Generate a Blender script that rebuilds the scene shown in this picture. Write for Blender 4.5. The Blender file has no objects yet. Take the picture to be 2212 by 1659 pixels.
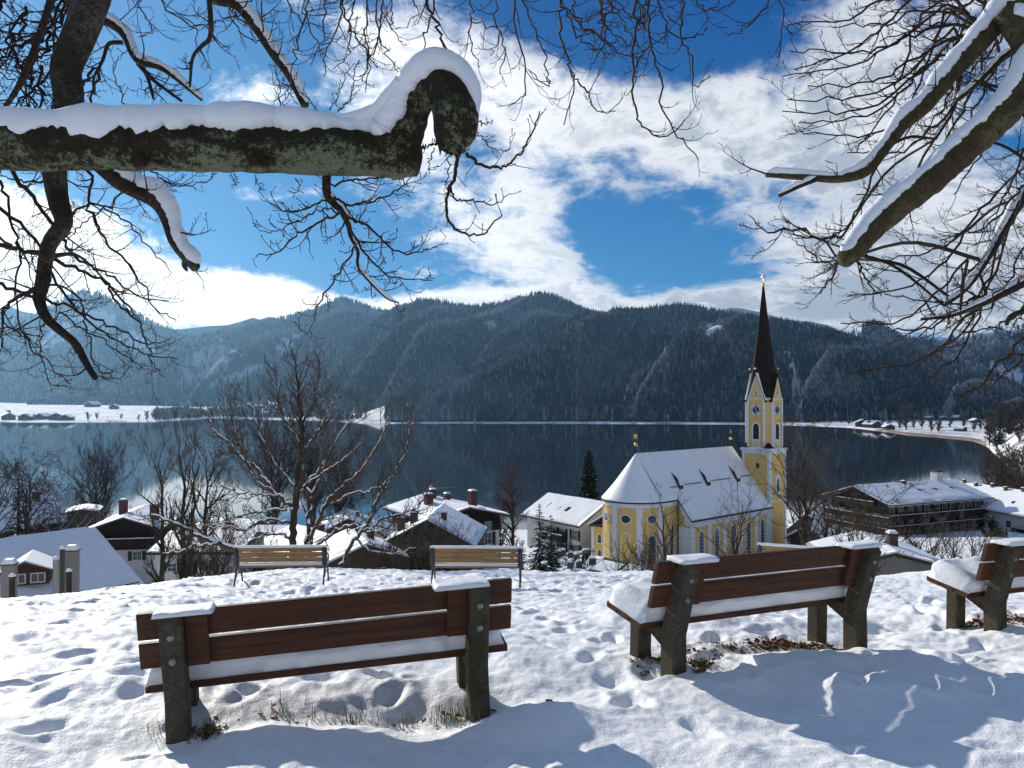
import bpy, math, random
import numpy as np
from mathutils import Vector, Matrix, Quaternion
R = math.radians
rnd = random.Random(7)

# ------------------------------------------------------------------ camera, sky, sun, exposure
S = bpy.context.scene
COL = S.collection
FPX, CX, CY, HZ = 1736.0, 1106.0, 829.5, 853.0      # focal length, centre and horizon of the photograph (2212 px wide)
PITCH = math.atan((HZ - CY) / FPX)
cam_d = bpy.data.cameras.new('camera'); cam = bpy.data.objects.new('camera', cam_d); COL.objects.link(cam)
cam_d.sensor_width = 36; cam_d.lens = 36 * FPX / 2212.0
cam_d.clip_start = 0.05; cam_d.clip_end = 40000
cam.location = (0, 0, 0); cam.rotation_euler = (R(90) + PITCH, 0, 0)
S.camera = cam

HAZE = .00006
SUN_AZ, SUN_EL = -36.0, 23.0                         # degrees; azimuth clockwise from the view axis (+Y)
sun_d = bpy.data.lights.new('sun', 'SUN'); sun = bpy.data.objects.new('sun', sun_d); COL.objects.link(sun)
sun_d.energy = 5.0; sun_d.angle = R(0.55); sun_d.color = (1.0, 0.93, 0.82)
sdir = Vector((math.sin(R(SUN_AZ)) * math.cos(R(SUN_EL)), math.cos(R(SUN_AZ)) * math.cos(R(SUN_EL)), math.sin(R(SUN_EL))))
sun.rotation_euler = sdir.to_track_quat('Z', 'Y').to_euler()

S.view_settings.view_transform = 'Standard'; S.view_settings.look = 'None'
S.view_settings.exposure = 0.06; S.view_settings.gamma = 1.0
S.render.engine = 'CYCLES'
S.cycles.use_denoising = True
S.cycles.max_bounces = 6; S.cycles.diffuse_bounces = 2; S.cycles.glossy_bounces = 3
S.cycles.transmission_bounces = 2; S.cycles.transparent_max_bounces = 6; S.cycles.volume_bounces = 0
S.cycles.caustics_reflective = False; S.cycles.caustics_refractive = False

world = bpy.data.worlds.new('World'); S.world = world; world.use_nodes = True
wt = world.node_tree; wn = wt.nodes; wl = wt.links; wn.clear()
def WM(op, a, b=None, c=None, clamp=False):
    n = wn.new('ShaderNodeMath'); n.operation = op; n.use_clamp = clamp
    for i, v in enumerate((a, b, c)):
        if v is None: continue
        if isinstance(v, (int, float)): n.inputs[i].default_value = v
        else: wl.new(v, n.inputs[i])
    return n.outputs[0]
def W_range(v, a, b, c=0.0, d=1.0, smooth=True):
    n = wn.new('ShaderNodeMapRange'); n.interpolation_type = 'SMOOTHSTEP' if smooth else 'LINEAR'
    wl.new(v, n.inputs[0]); n.inputs[1].default_value = a; n.inputs[2].default_value = b
    n.inputs[3].default_value = c; n.inputs[4].default_value = d
    return n.outputs[0]
def W_mix(f, a, b):
    n = wn.new('ShaderNodeMix'); n.data_type = 'RGBA'
    if isinstance(f, (int, float)): n.inputs[0].default_value = f
    else: wl.new(f, n.inputs[0])
    for k, v in ((6, a), (7, b)):
        if isinstance(v, tuple): n.inputs[k].default_value = v + (1,)
        else: wl.new(v, n.inputs[k])
    return n.outputs[2]
sky = wn.new('ShaderNodeTexSky'); sky.sky_type = 'NISHITA'; sky.sun_disc = False
sky.sun_elevation = R(SUN_EL); sky.sun_rotation = R(SUN_AZ); sky.altitude = 800
sky.air_density = 1.0; sky.dust_density = 0.4; sky.ozone_density = 2.5
tc = wn.new('ShaderNodeTexCoord')
nrm = wn.new('ShaderNodeVectorMath'); nrm.operation = 'NORMALIZE'; wl.new(tc.outputs['Generated'], nrm.inputs[0])
sp = wn.new('ShaderNodeSeparateXYZ'); wl.new(nrm.outputs[0], sp.inputs[0])
DX, DY, DZ = sp.outputs
AZ = WM('MULTIPLY', WM('ARCTAN2', DX, DY), 57.2958)
EL = WM('MULTIPLY', WM('ARCSINE', DZ), 57.2958)
# cloud layer: direction stretched towards the horizon so that clouds flatten there
den = WM('ADD', WM('MAXIMUM', DZ, 0.0), 0.22)
cu = WM('DIVIDE', DX, den); cv = WM('DIVIDE', DY, den)
cmb = wn.new('ShaderNodeCombineXYZ'); wl.new(cu, cmb.inputs[0]); wl.new(cv, cmb.inputs[1])
def noise(scale, detail, rough, dist=0.0, off=(0, 0, 0), lac=2.0, vec=None):
    mp = wn.new('ShaderNodeMapping'); mp.inputs['Location'].default_value = off
    wl.new(vec or cmb.outputs[0], mp.inputs[0])
    n = wn.new('ShaderNodeTexNoise'); n.inputs['Scale'].default_value = scale; n.inputs['Detail'].default_value = detail
    n.inputs['Roughness'].default_value = rough; n.inputs['Distortion'].default_value = dist; n.inputs['Lacunarity'].default_value = lac
    wl.new(mp.outputs[0], n.inputs[0]); return n.outputs[0]
n1 = noise(2.0, 6, 0.60, 0.3, (3.1, 1.7, 0)); n2 = noise(7.0, 9, 0.66, 0.5, (8, 2, 0))
n4 = noise(11.0, 8, 0.62, 0.4, (2, 5, 0), vec=nrm.outputs[0]); n5 = noise(26.0, 5, 0.6, 0.3, (4, 1, 3), vec=nrm.outputs[0])
# where the big clouds stand (azimuth, elevation, spreads, tilt, weight, sharp edge); negative = open blue
BL = [(8, 18.0, 11, 3.6, -16, .66, 0), (17, 16.5, 8, 3.4, -22, .55, 0), (0, 21, 6, 4, -35, .30, 0), (-3.2, 12.6, 5.5, 3.0, 15, .55, 0), (1.0, 10.2, 3.0, 3.4, -62, .62, 0),
      (24, 20, 7, 6, 35, .55, 0), (28, 11, 7, 4.5, 0, .7, 0), (21, 9.6, 6.0, 1.5, 6, .60, 0), (4, 8.0, 3.0, 2.0, 0, .5, 0),
      (-30, 8.0, 8, 4.2, -20, 1.15, 1), (-17, 6.2, 9, 2.0, -8, 1.15, 1), (-1, 6.1, 9, 1.35, 0, 1.15, 1), (18, 6.1, 9, 1.6, 0, 1.1, 1), (30, 7.0, 9, 3.0, 0, 1.0, 1),
      (-16.5, 13.6, 3.6, 1.3, 10, .50, 0), (-19, 19.5, 3.5, 1.6, 25, .45, 0), (-7, 20, 4, 4, 30, .40, 0), (-10, 25, 4, 3, 0, .22, 0), (-24, 21, 3, 2, 0, .15, 0),
      (10.5, 10.7, 7.8, 2.5, -9, -.47, 0), (12, 8.3, 7, 1.3, -8, -.22, 0), (6.5, 27, 9, 2.6, 0, -.55, 0), (-12, 10.8, 7, 3.6, 0, -.55, 0), (13.5, 24.5, 5.5, 2.8, 25, -.75, 0), (-21, 16.5, 5, 3, 0, -.25, 0), (-28, 24, 7, 5, 0, -.4, 0),
      (-33, 20, 8, 8, 0, -.5, 0), (18, 14.0, 3.2, 1.1, -28, -.5, 0), (22.5, 12.4, 3, 1.2, -20, -.35, 0), (7, 22.5, 5, 1.2, -20, -.25, 0), (12, 13.6, 4, .9, -15, -.25, 0), (19, 20.5, 1.4, 3.4, -20, -.3, 0)]
acc = None
for (a, e, sa, se, tl, w, sharp) in BL:
    da = WM('SUBTRACT', AZ, a); de = WM('SUBTRACT', EL, e)
    c, s = math.cos(R(tl)), math.sin(R(tl))
    xx = WM('DIVIDE', WM('ADD', WM('MULTIPLY', da, c), WM('MULTIPLY', de, s)), sa)
    yy = WM('DIVIDE', WM('SUBTRACT', WM('MULTIPLY', de, c), WM('MULTIPLY', da, s)), se)
    q = WM('ADD', WM('MULTIPLY', xx, xx), WM('MULTIPLY', yy, yy))
    if sharp: q = WM('MULTIPLY', q, q)
    g = WM('MULTIPLY', WM('POWER', 2.718, WM('MULTIPLY', q, -0.9)), w)
    acc = g if acc is None else WM('ADD', acc, g)
def cen(n, k): return WM('MULTIPLY', WM('SUBTRACT', n, .5), k)
dens = WM('ADD', WM('ADD', acc, cen(n1, 1.25)), cen(n2, 1.5))
dens = WM('ADD', dens, WM('ADD', cen(n4, 1.1), cen(n5, .55)))
mask = WM('POWER', W_range(dens, -0.02, 0.72), 1.15)
# thicker parts turn grey, thin rims and the side towards the sun stay white
shade = W_range(WM('ADD', WM('ADD', dens, cen(n2, 2.2)), cen(n4, 2.0)), 0.50, 1.40)
toward = W_range(AZ, 18, -22)
ccol = W_mix(shade, (.80, .83, .88), (.42, .48, .57))
ccol = W_mix(WM('MULTIPLY', toward, .82), ccol, (1.45, 1.41, 1.35))
skyc = wn.new('ShaderNodeHueSaturation'); skyc.inputs['Saturation'].default_value = 1.45; skyc.inputs['Value'].default_value = 0.062
wl.new(sky.outputs[0], skyc.inputs['Color'])
blue = W_mix(W_range(EL, 3, 27), (.035, .255, .60), (.002, .075, .31))
blue = W_mix(W_range(AZ, 2, -26, 0, .55), blue, (.06, .31, .64))
deep = W_mix(.78, skyc.outputs[0], blue)
full = W_mix(mask, deep, ccol)
# unseen broken cloud behind the viewer, added as fill to lift the shadows
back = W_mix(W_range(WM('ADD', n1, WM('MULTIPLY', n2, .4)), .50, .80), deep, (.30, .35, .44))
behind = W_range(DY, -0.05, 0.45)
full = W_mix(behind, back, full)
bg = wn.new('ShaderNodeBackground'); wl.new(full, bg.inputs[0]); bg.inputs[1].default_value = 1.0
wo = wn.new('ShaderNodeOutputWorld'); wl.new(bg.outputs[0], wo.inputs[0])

# ------------------------------------------------------------------ helpers
_cp, _sp = math.cos(PITCH), math.sin(PITCH)
def P(px, py, D):
    """the place at depth D (metres along +Y) that the photograph shows at (px, py)"""
    u = (px - CX) / FPX; v = (CY - py) / FPX
    dy = _cp - v * _sp; k = D / dy
    return Vector((u * k, D, (_sp + v * _cp) * k))
def _h(ix, iy, s):
    n = (ix.astype(np.int64) * 374761393 + iy.astype(np.int64) * 668265263 + s * 1442695041) & 0xffffffff
    n = ((n ^ (n >> 13)) * 1274126177) & 0xffffffff
    return ((n ^ (n >> 16)) & 0xffff) / 65535.0
def vn(x, y, s=0):
    x = np.asarray(x, float); y = np.asarray(y, float)
    ix = np.floor(x); iy = np.floor(y); fx = x - ix; fy = y - iy
    fx = fx * fx * fx * (fx * (fx * 6 - 15) + 10); fy = fy * fy * fy * (fy * (fy * 6 - 15) + 10)
    a = _h(ix, iy, s); b = _h(ix + 1, iy, s); c = _h(ix, iy + 1, s); d = _h(ix + 1, iy + 1, s)
    return (a * (1 - fx) + b * fx) * (1 - fy) + (c * (1 - fx) + d * fx) * fy - .5
def fbm(x, y, o=4, s=0, g=.5):
    r = 0; a = 1.0; x = np.asarray(x, float); y = np.asarray(y, float)
    for i in range(o):
        r = r + a * vn(x, y, s + i * 17); x, y = x * 1.93 + y * .31 + 5.2, y * 1.93 - x * .31 + 1.3; a *= g
    return r
def pl(x, pts):
    xs = [p[0] for p in pts]; ys = [p[1] for p in pts]
    return np.interp(x, xs, ys)
def smooth_pl(x, pts, w):
    r = 0
    for k in (-1, -.5, 0, .5, 1): r = r + pl(np.asarray(x) + k * w, pts)
    return r / 5

def tag(o, label=None, cat=None, group=None, kind=None):
    if label: o['label'] = label
    if cat: o['category'] = cat
    if group: o['group'] = group
    if kind: o['kind'] = kind
    return o
def thing(name, label, cat, loc=(0, 0, 0), rz=0.0, group=None):
    o = bpy.data.objects.new(name, None); COL.objects.link(o); o.empty_display_size = .3
    o.location = loc; o.rotation_euler = (0, 0, rz)
    return tag(o, label, cat, group)
def copy_tree(o, parent=None):
    c = o.copy(); COL.objects.link(c); c.parent = parent
    for ch in o.children: copy_tree(ch, c)
    return c
class MB:
    def __init__(s): s.v = []; s.f = []
    def add(s, vs, fs):
        n = len(s.v); s.v.extend([tuple(v) for v in vs]); s.f.extend([tuple(i + n for i in f) for f in fs]); return s
    def box(s, x0, x1, y0, y1, z0, z1, M=None, top=None):
        """axis box; top=(dx,dy) shrinks the top rectangle"""
        a, b = top or (0, 0)
        vs = [Vector(v) for v in ((x0, y0, z0), (x1, y0, z0), (x1, y1, z0), (x0, y1, z0),
              (x0 + a, y0 + b, z1), (x1 - a, y0 + b, z1), (x1 - a, y1 - b, z1), (x0 + a, y1 - b, z1))]
        if M: vs = [M @ v for v in vs]
        return s.add(vs, [(3, 2, 1, 0), (4, 5, 6, 7), (0, 1, 5, 4), (1, 2, 6, 5), (2, 3, 7, 6), (3, 0, 4, 7)])
    def prism(s, poly, axis, a, b, M=None):
        """closed outline (list of 2D points) swept along axis from a to b"""
        def mk(p, t):
            return {'x': (t, p[0], p[1]), 'y': (p[0], t, p[1]), 'z': (p[0], p[1], t)}[axis]
        n = len(poly); vs = [Vector(mk(p, a)) for p in poly] + [Vector(mk(p, b)) for p in poly]
        if M: vs = [M @ v for v in vs]
        fs = [tuple(range(n))[::-1], tuple(range(n, 2 * n))] + [(i, (i + 1) % n, n + (i + 1) % n, n + i) for i in range(n)]
        return s.add(vs, fs)
    def tube(s, pts, rad, n=6, cap=True, squash=None):
        pts = [Vector(p) for p in pts]
        if len(pts) < 2: return s
        if isinstance(rad, (int, float)): rad = [rad] * len(pts)
        base = len(s.v); u = None
        for i, p in enumerate(pts):
            t = (pts[min(i + 1, len(pts) - 1)] - pts[max(i - 1, 0)])
            if t.length < 1e-9: t = Vector((0, 0, 1))
            t.normalize()
            if u is None: u = t.orthogonal().normalized()
            else:
                u = u - t * u.dot(t)
                u = u.normalized() if u.length > 1e-6 else t.orthogonal().normalized()
            w = t.cross(u); r = rad[i]
            for k in range(n):
                a = 2 * math.pi * k / n
                q = p + (u * math.cos(a) + w * math.sin(a)) * r
                s.v.append((q.x, q.y, q.z))
        for i in range(len(pts) - 1):
            for k in range(n):
                a = base + i * n + k; b = base + i * n + (k + 1) % n
                s.f.append((a, b, b + n, a + n))
        if cap:
            s.f.append(tuple(base + k for k in range(n))[::-1])
            s.f.append(tuple(base + (len(pts) - 1) * n + k for k in range(n)))
        return s
    def lathe(s, prof, n=16, M=None, c=(0, 0)):
        base = len(s.v)
        for (r, z) in prof:
            for k in range(n):
                a = 2 * math.pi * k / n; q = Vector((c[0] + r * math.cos(a), c[1] + r * math.sin(a), z))
                if M: q = M @ q
                s.v.append((q.x, q.y, q.z))
        for i in range(len(prof) - 1):
            for k in range(n):
                a = base + i * n + k; b = base + i * n + (k + 1) % n
                s.f.append((a, b, b + n, a + n))
        s.f.append(tuple(base + k for k in range(n))[::-1]); s.f.append(tuple(base + (len(prof) - 1) * n + k for k in range(n)))
        return s
    def build(s, name, mat, parent=None, smooth=False, bevel=0.0, M=None):
        me = bpy.data.meshes.new(name)
        vs = s.v if M is None else [tuple(M @ Vector(v)) for v in s.v]
        me.from_pydata(vs, [], s.f); me.update()
        if mat: me.materials.append(mat)
        if smooth: me.polygons.foreach_set('use_smooth', [True] * len(me.polygons))
        o = bpy.data.objects.new(name, me); COL.objects.link(o)
        if parent: o.parent = parent
        if bevel:
            b = o.modifiers.new('bevel', 'BEVEL'); b.width = bevel; b.segments = 2; b.limit_method = 'ANGLE'; b.angle_limit = R(40)
        return o
def np_mesh(name, V, F, mat=None, parent=None, smooth=True):
    V = np.ascontiguousarray(V, dtype=np.float32); F = np.ascontiguousarray(F, dtype=np.int32)
    me = bpy.data.meshes.new(name); n = F.shape[1]
    me.vertices.add(len(V)); me.vertices.foreach_set('co', V.ravel())
    me.loops.add(F.size); me.loops.foreach_set('vertex_index', F.ravel())
    me.polygons.add(len(F)); me.polygons.foreach_set('loop_start', np.arange(len(F), dtype=np.int32) * n)
    me.polygons.foreach_set('loop_total', np.full(len(F), n, dtype=np.int32))
    if smooth: me.polygons.foreach_set('use_smooth', np.ones(len(F), dtype=bool))
    me.update(calc_edges=True)
    if mat: me.materials.append(mat)
    o = bpy.data.objects.new(name, me); COL.objects.link(o)
    if parent: o.parent = parent
    return o
def grid_faces(nr, nc, wrap=False):
    i = np.arange(nr - 1)[:, None]; j = np.arange(nc if wrap else nc - 1)[None, :]; j2 = (j + 1) % nc
    return np.stack([i * nc + j, i * nc + j2, (i + 1) * nc + j2, (i + 1) * nc + j], -1).reshape(-1, 4)
def grid_mesh(name, X, Y, Z, mat, wrap=False, parent=None):
    V = np.stack([X, Y, Z], -1).reshape(-1, 3)
    return np_mesh(name, V, grid_faces(X.shape[0], X.shape[1], wrap), mat, parent)

# ------------------------------------------------------------------ materials
class NT:
    def __init__(s, name):
        s.m = bpy.data.materials.new(name); s.m.use_nodes = True; s.t = s.m.node_tree; s.n = s.t.nodes; s.l = s.t.links
        s.b = s.n['Principled BSDF']
    def put(s, v, sock):
        if isinstance(v, (int, float)): sock.default_value = v
        elif isinstance(v, tuple): sock.default_value = v + (1,) if len(v) == 3 and sock.type == 'RGBA' else v
        else: s.l.new(v, sock)
    def coord(s, kind='Object', scale=(1, 1, 1), rot=(0, 0, 0)):
        t = s.n.new('ShaderNodeTexCoord'); m = s.n.new('ShaderNodeMapping')
        m.inputs['Scale'].default_value = scale; m.inputs['Rotation'].default_value = rot
        s.l.new(t.outputs[kind], m.inputs[0]); return m.outputs[0]
    def noise(s, scale=1, detail=4, rough=.5, vec=None, dist=0.0):
        n = s.n.new('ShaderNodeTexNoise'); n.inputs['Scale'].default_value = scale; n.inputs['Detail'].default_value = detail
        n.inputs['Roughness'].default_value = rough; n.inputs['Distortion'].default_value = dist
        s.l.new(vec or s.coord(), n.inputs[0]); return n.outputs[0]
    def rng(s, v, a, b, c=0.0, d=1.0):
        n = s.n.new('ShaderNodeMapRange'); s.l.new(v, n.inputs[0])
        for i, q in enumerate((a, b, c, d)): n.inputs[i + 1].default_value = q
        return n.outputs[0]
    def mix(s, f, a, b, mode='MIX'):
        n = s.n.new('ShaderNodeMix'); n.data_type = 'RGBA'; n.blend_type = mode
        s.put(f, n.inputs[0]); s.put(a, n.inputs[6]); s.put(b, n.inputs[7]); return n.outputs[2]
    def math(s, op, a, b=0.0):
        n = s.n.new('ShaderNodeMath'); n.operation = op; s.put(a, n.inputs[0]); s.put(b, n.inputs[1]); return n.outputs[0]
    def attr(s, name, kind='GEOMETRY'):
        n = s.n.new('ShaderNodeAttribute'); n.attribute_name = name; n.attribute_type = kind; return n
    def bump(s, h, strength=.3, dist=.02):
        n = s.n.new('ShaderNodeBump'); n.inputs['Strength'].default_value = strength; n.inputs['Distance'].default_value = dist
        s.l.new(h, n.inputs['Height']); s.l.new(n.outputs[0], s.b.inputs['Normal']); return n
    def done(s, color=None, rough=.7, spec=.3, metal=0.0):
        if color is not None: s.put(color, s.b.inputs['Base Color'])
        s.put(rough, s.b.inputs['Roughness']); s.b.inputs['Specular IOR Level'].default_value = spec
        s.b.inputs['Metallic'].default_value = metal; return s.m
def plain(name, c1, c2=None, scale=3.0, rough=.75, spec=.3, bump=0.0, bscale=20.0, stretch=(1, 1, 1), metal=0.0, dist=.01):
    t = NT(name); v = t.coord('Object', stretch)
    c2 = c2 or tuple(x * .7 for x in c1)
    f = t.rng(t.noise(scale, 6, .6, v), .3, .7)
    if bump: t.bump(t.noise(bscale, 5, .6, v), bump, dist)
    return t.done(t.mix(f, c1, c2), rough, spec, metal)
M = {}
def _snow(name, fine, bs):
    t = NT(name); v = t.coord('Object')
    a = t.noise(fine, 6, .65, v); b = t.noise(fine * 7, 3, .6, v)
    h = t.math('ADD', a, t.math('MULTIPLY', b, .25)); t.bump(h, bs, .03)
    c = t.mix(t.rng(t.noise(fine * .3, 3, .5, v), .3, .7), (.86, .87, .89), (.80, .815, .84))
    t.b.inputs['Subsurface Weight'].default_value = 0.0
    return t.done(c, .55, .25)
M['snow'] = _snow('snow_surface', 11.0, .6)
M['roof_snow'] = _snow('roof_snow', 2.2, .5)
M['cap_snow'] = _snow('packed_snow', 14.0, .35)
M['wood_red'] = None
def wood(name, c1, c2, c3, ax, rough=.6, spec=.3):
    t = NT(name); sc = [26, 26, 26]; sc[ax] = 1.1; v = t.coord('Object', tuple(sc))
    g = t.noise(1.0, 6, .62, v, .9)
    big = t.noise(2.2, 3, .5, t.coord('Object'))
    c = t.mix(t.rng(g, .3, .72), c1, c2); c = t.mix(t.rng(big, .55, .8, 0, .8), c, c3)
    t.bump(g, .35, .004); return t.done(c, rough, spec)
M['wood_red'] = wood('stained_wood', (.118, .046, .021), (.050, .020, .011), (.024, .012, .008), 0, .6, .22)
M['wood_dark_edge'] = wood('weathered_dark_wood', (.045, .022, .014), (.02, .012, .009), (.015, .01, .01), 0)
M['slat'] = wood('pale_slat_wood', (.36, .22, .085), (.22, .125, .045), (.10, .052, .022), 0, .5)
def _conc():
    t = NT('mossy_concrete'); v = t.coord('Object')
    a = t.noise(9, 8, .7, v); b = t.noise(45, 6, .7, v); m = t.noise(4.5, 5, .6, v, .5)
    c = t.mix(t.rng(a, .3, .7), (.095, .076, .050), (.045, .038, .029)); c = t.mix(t.rng(b, .5, .75), c, (.15, .13, .095))
    c = t.mix(t.rng(m, .52, .66, 0, .75), c, (.035, .04, .014)); t.bump(t.math('ADD', a, b), .6, .008)
    return t.done(c, .9, .2)
M['concrete'] = _conc()
def _bark(name, c1, c2, c3, lich=0.0, sc=1.0, moss=None):
    t = NT(name); v = t.coord('Object')
    a = t.noise(14 * sc, 8, .72, v, .6); b = t.noise(60 * sc, 5, .7, v); l = t.noise(17 * sc, 7, .72, t.coord('Object', (1, 1, 1.3)), .4); q = t.noise(3 * sc, 4, .6, v)
    g0 = t.n.new('ShaderNodeNewGeometry'); s0 = t.n.new('ShaderNodeSeparateXYZ'); t.l.new(g0.outputs['Normal'], s0.inputs[0])
    c = t.mix(t.rng(a, .35, .65), c1, c2)
    if lich:
        l2 = t.noise(46 * sc, 7, .78, v, .4); l = t.math('ADD', t.math('MULTIPLY', l, .5), t.math('MULTIPLY', l2, .5))
        side = t.math('MULTIPLY', s0.outputs[2], -.10)
        c = t.mix(t.rng(t.math('ADD', t.math('ADD', l, side), t.math('MULTIPLY', q, .5)), .775, .86, 0, lich), c, c3)
        c = t.mix(t.rng(t.noise(90 * sc, 3, .6, v), .55, .62, 0, .6), c, c2)
    if moss:
        g = t.n.new('ShaderNodeNewGeometry'); s = t.n.new('ShaderNodeSeparateXYZ'); t.l.new(g.outputs['Normal'], s.inputs[0])
        up = t.math('ADD', s.outputs[2], t.math('MULTIPLY', q, 1.2))
        c = t.mix(t.rng(up, .80, 1.5, 0, .9), c, moss)
    t.bump(t.math('ADD', a, t.math('MULTIPLY', b, .5)), .9, .02); return t.done(c, .92, .15)
M['bark_lichen'] = _bark('lichen_bark', (.046, .036, .022), (.018, .014, .010), (.21, .23, .14), .85, 1.0, (.020, .022, .008))
M['bark'] = _bark('dark_bark', (.060, .046, .034), (.022, .017, .013), (.15, .15, .11), .6, 1.0)
M['bark_moss'] = _bark('mossy_bark', (.10, .075, .04), (.04, .032, .018), (.17, .15, .08), .6, 1.0, (.06, .062, .012))
M['twig'] = plain('twig_bark', (.055, .036, .028), (.028, .02, .017), 6, .8, .15)
M['twig_warm'] = plain('warm_twig_bark', (.105, .072, .05), (.045, .032, .025), 5, .8, .15)
M['twig_red'] = plain('reddish_twigs', (.14, .06, .05), (.07, .035, .032), .8, .85, .1)
M['twig_grey'] = plain('purple_grey_twigs', (.075, .058, .06), (.035, .028, .032), .5, .9, .1)
M['needle'] = plain('spruce_needles', (.012, .028, .016), (.028, .045, .026), 2.0, .9, .1)
M['needle_brown'] = plain('brownish_needles', (.09, .045, .022), (.045, .035, .02), .5, .9, .1)
M['iron'] = plain('grey_cast_iron', (.045, .05, .055), (.03, .033, .037), 8, .5, .5)
M['steel'] = plain('galvanised_bolt', (.32, .32, .30), (.2, .2, .19), 30, .4, .5, metal=.7)
M['gold'] = plain('gilded_metal', (.95, .60, .14), (.75, .42, .08), 8, .28, .5, metal=1.0)
M['yellow'] = plain('yellow_plaster', (.70, .475, .165), (.64, .43, .145), .7, .9, .15, .08, 25)
M['white_trim'] = plain('white_plaster_trim', (.72, .72, .72), (.62, .63, .65), .9, .85, .2, .05, 30)
M['plaster'] = plain('white_render', (.58, .57, .54), (.46, .45, .43), .5, .9, .15, .06, 20)
M['cream'] = plain('cream_render', (.66, .57, .42), (.58, .50, .37), .5, .9, .15, .06, 20)
M['grey_render'] = plain('grey_render', (.25, .235, .21), (.17, .16, .145), .6, .9, .15)
M['chalet_wood'] = plain('dark_chalet_boards', (.030, .018, .014), (.014, .009, .008), 1.2, .8, .15, .35, 6, (6, 6, .4))
M['brown_wood'] = plain('brown_boards', (.10, .05, .035), (.055, .03, .022), 1.2, .8, .15, .35, 6, (6, 6, .4))
M['beam'] = plain('weathered_beams', (.11, .08, .055), (.05, .037, .028), 1.5, .85, .15, .3, 8, (3, 3, 1))
M['tile'] = plain('dark_roof_tiles', (.06, .045, .04), (.03, .024, .022), 2, .8, .2, .5, 5)
M['tile_red'] = plain('red_brick', (.13, .055, .042), (.07, .035, .03), 4, .85, .2, .4, 10)
M['copper'] = plain('dark_spire_shingle', (.030, .020, .016), (.014, .010, .008), 2.5, .85, .10, .5, 7, (1, 1, .6))
M['pane'] = plain('dark_window_glass', (.012, .015, .02), (.03, .035, .045), .8, .12, .6)
M['frame'] = plain('white_window_frame', (.66, .65, .62), None, 4, .6, .3)
M['shutter'] = plain('green_shutters', (.02, .06, .045), (.015, .04, .03), 5, .7, .2)
M['brown_shutter'] = plain('dark_brown_shutters', (.035, .022, .018), None, 5, .7, .2)
M['clock_blue'] = plain('dark_blue_dial', (.012, .025, .075), None, 4, .5, .4)
M['car_red'] = plain('red_car_paint', (.30, .015, .02), (.22, .01, .015), 1, .2, .6)
M['rubber'] = plain('black_rubber', (.015, .015, .016), None, 5, .8, .2)
M['stone'] = plain('grey_gravestone', (.12, .115, .11), (.06, .06, .058), 3, .7, .3)
M['leaf'] = plain('dead_beech_leaves', (.20, .075, .03), (.09, .04, .02), 9, .8, .2)
M['grass'] = plain('winter_grass', (.12, .15, .035), (.24, .20, .08), 5, .8, .2)
M['soil'] = plain('damp_soil', (.06, .045, .03), (.03, .024, .018), 12, .95, .1, .6, 30)
M['reed'] = plain('dry_reeds', (.30, .19, .10), (.20, .13, .07), .05, .95, .1, .5, .5)
M['cloth'] = plain('dark_winter_cloth', (.02, .022, .03), (.035, .035, .04), 5, .9, .1)
M['skin'] = plain('skin', (.55, .33, .24), None, 5, .6, .3)
# ------------------------------------------------------------------ ground: snowy slope, village, down into the lake
LAKE = -45.0
_prof = [(-400, 20), (-60, 4), (-20, .2), (-5, -1.35), (0, -1.62), (3, -1.93), (5, -2.13), (6.5, -2.13), (8, -2.25), (10, -2.62), (13, -3.28), (17, -4.04), (21, -4.72), (24.5, -5.34),
         (27, -6.0), (32, -7.6), (40, -10.6), (60, -16.6), (85, -19.8), (100, -21.2), (120, -22.8), (150, -26.8), (170, -29.2), (220, -37.0), (262, -44.2), (272, -45.6), (300, -52), (500, -55)]
def base_z(x, y):
    x = np.asarray(x, float); y = np.asarray(y, float)
    z = smooth_pl(y, _prof, 1.2)
    z = z + 1.25 * np.exp(-((x - 6.5) / 7.0) ** 2 - ((y - 96) / 8.0) ** 2)
    near = np.clip((60 - y) / 35, 0, 1)
    z = z - .115 * np.clip(-x - 7, 0, 30) * near * np.clip((y - 6) / 12, 0, 1) - .012 * np.clip(x, -3, 9) * np.clip((y - 10) / 8, 0, 1) * near
    z = z + .085 * np.clip(x - 11.3, 0, 12) * near * np.clip((y - 14) / 8, 0, 1)
    return z
def bumpg(x, y, cx, cy, sx, sy, a, rot=0.0):
    c, s = math.cos(R(rot)), math.sin(R(rot)); dx = x - cx; dy = y - cy
    p = (dx * c + dy * s) / sx; q = (dy * c - dx * s) / sy
    return a * np.exp(-(p * p + q * q))
_fr = random.Random(5); STEPS = []
def trail(x0, y0, x1, y1, step=.62, wig=.18):
    n = int(math.hypot(x1 - x0, y1 - y0) / step); a = math.atan2(y1 - y0, x1 - x0)
    for i in range(n):
        t = i / max(1, n); s = (1 if i % 2 else -1) * .13
        STEPS.append((x0 + (x1 - x0) * t - math.sin(a) * s + _fr.gauss(0, wig * .4), y0 + (y1 - y0) * t + math.cos(a) * s + _fr.gauss(0, wig * .4), a + _fr.gauss(0, .2), _fr.uniform(.13, .17), _fr.uniform(.065, .085), _fr.uniform(.05, .085)))
for k in range(16):
    trail(_fr.uniform(-12, -2), _fr.uniform(7.5, 23), _fr.uniform(-6, 6), _fr.uniform(7, 22))
for k in range(9):
    trail(_fr.uniform(-9, 12), _fr.uniform(14, 24), _fr.uniform(-9, 12), _fr.uniform(14, 24))
for k in range(5): trail(_fr.uniform(3.4, 5.5), _fr.uniform(8, 9.5), _fr.uniform(2.2, 8), _fr.uniform(10, 19))
trail(.7, 5.6, 3.4, 9.5, .6); trail(3.2, 5.0, 6.0, 12); trail(1.0, 5.2, .1, 11, .5)
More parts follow.
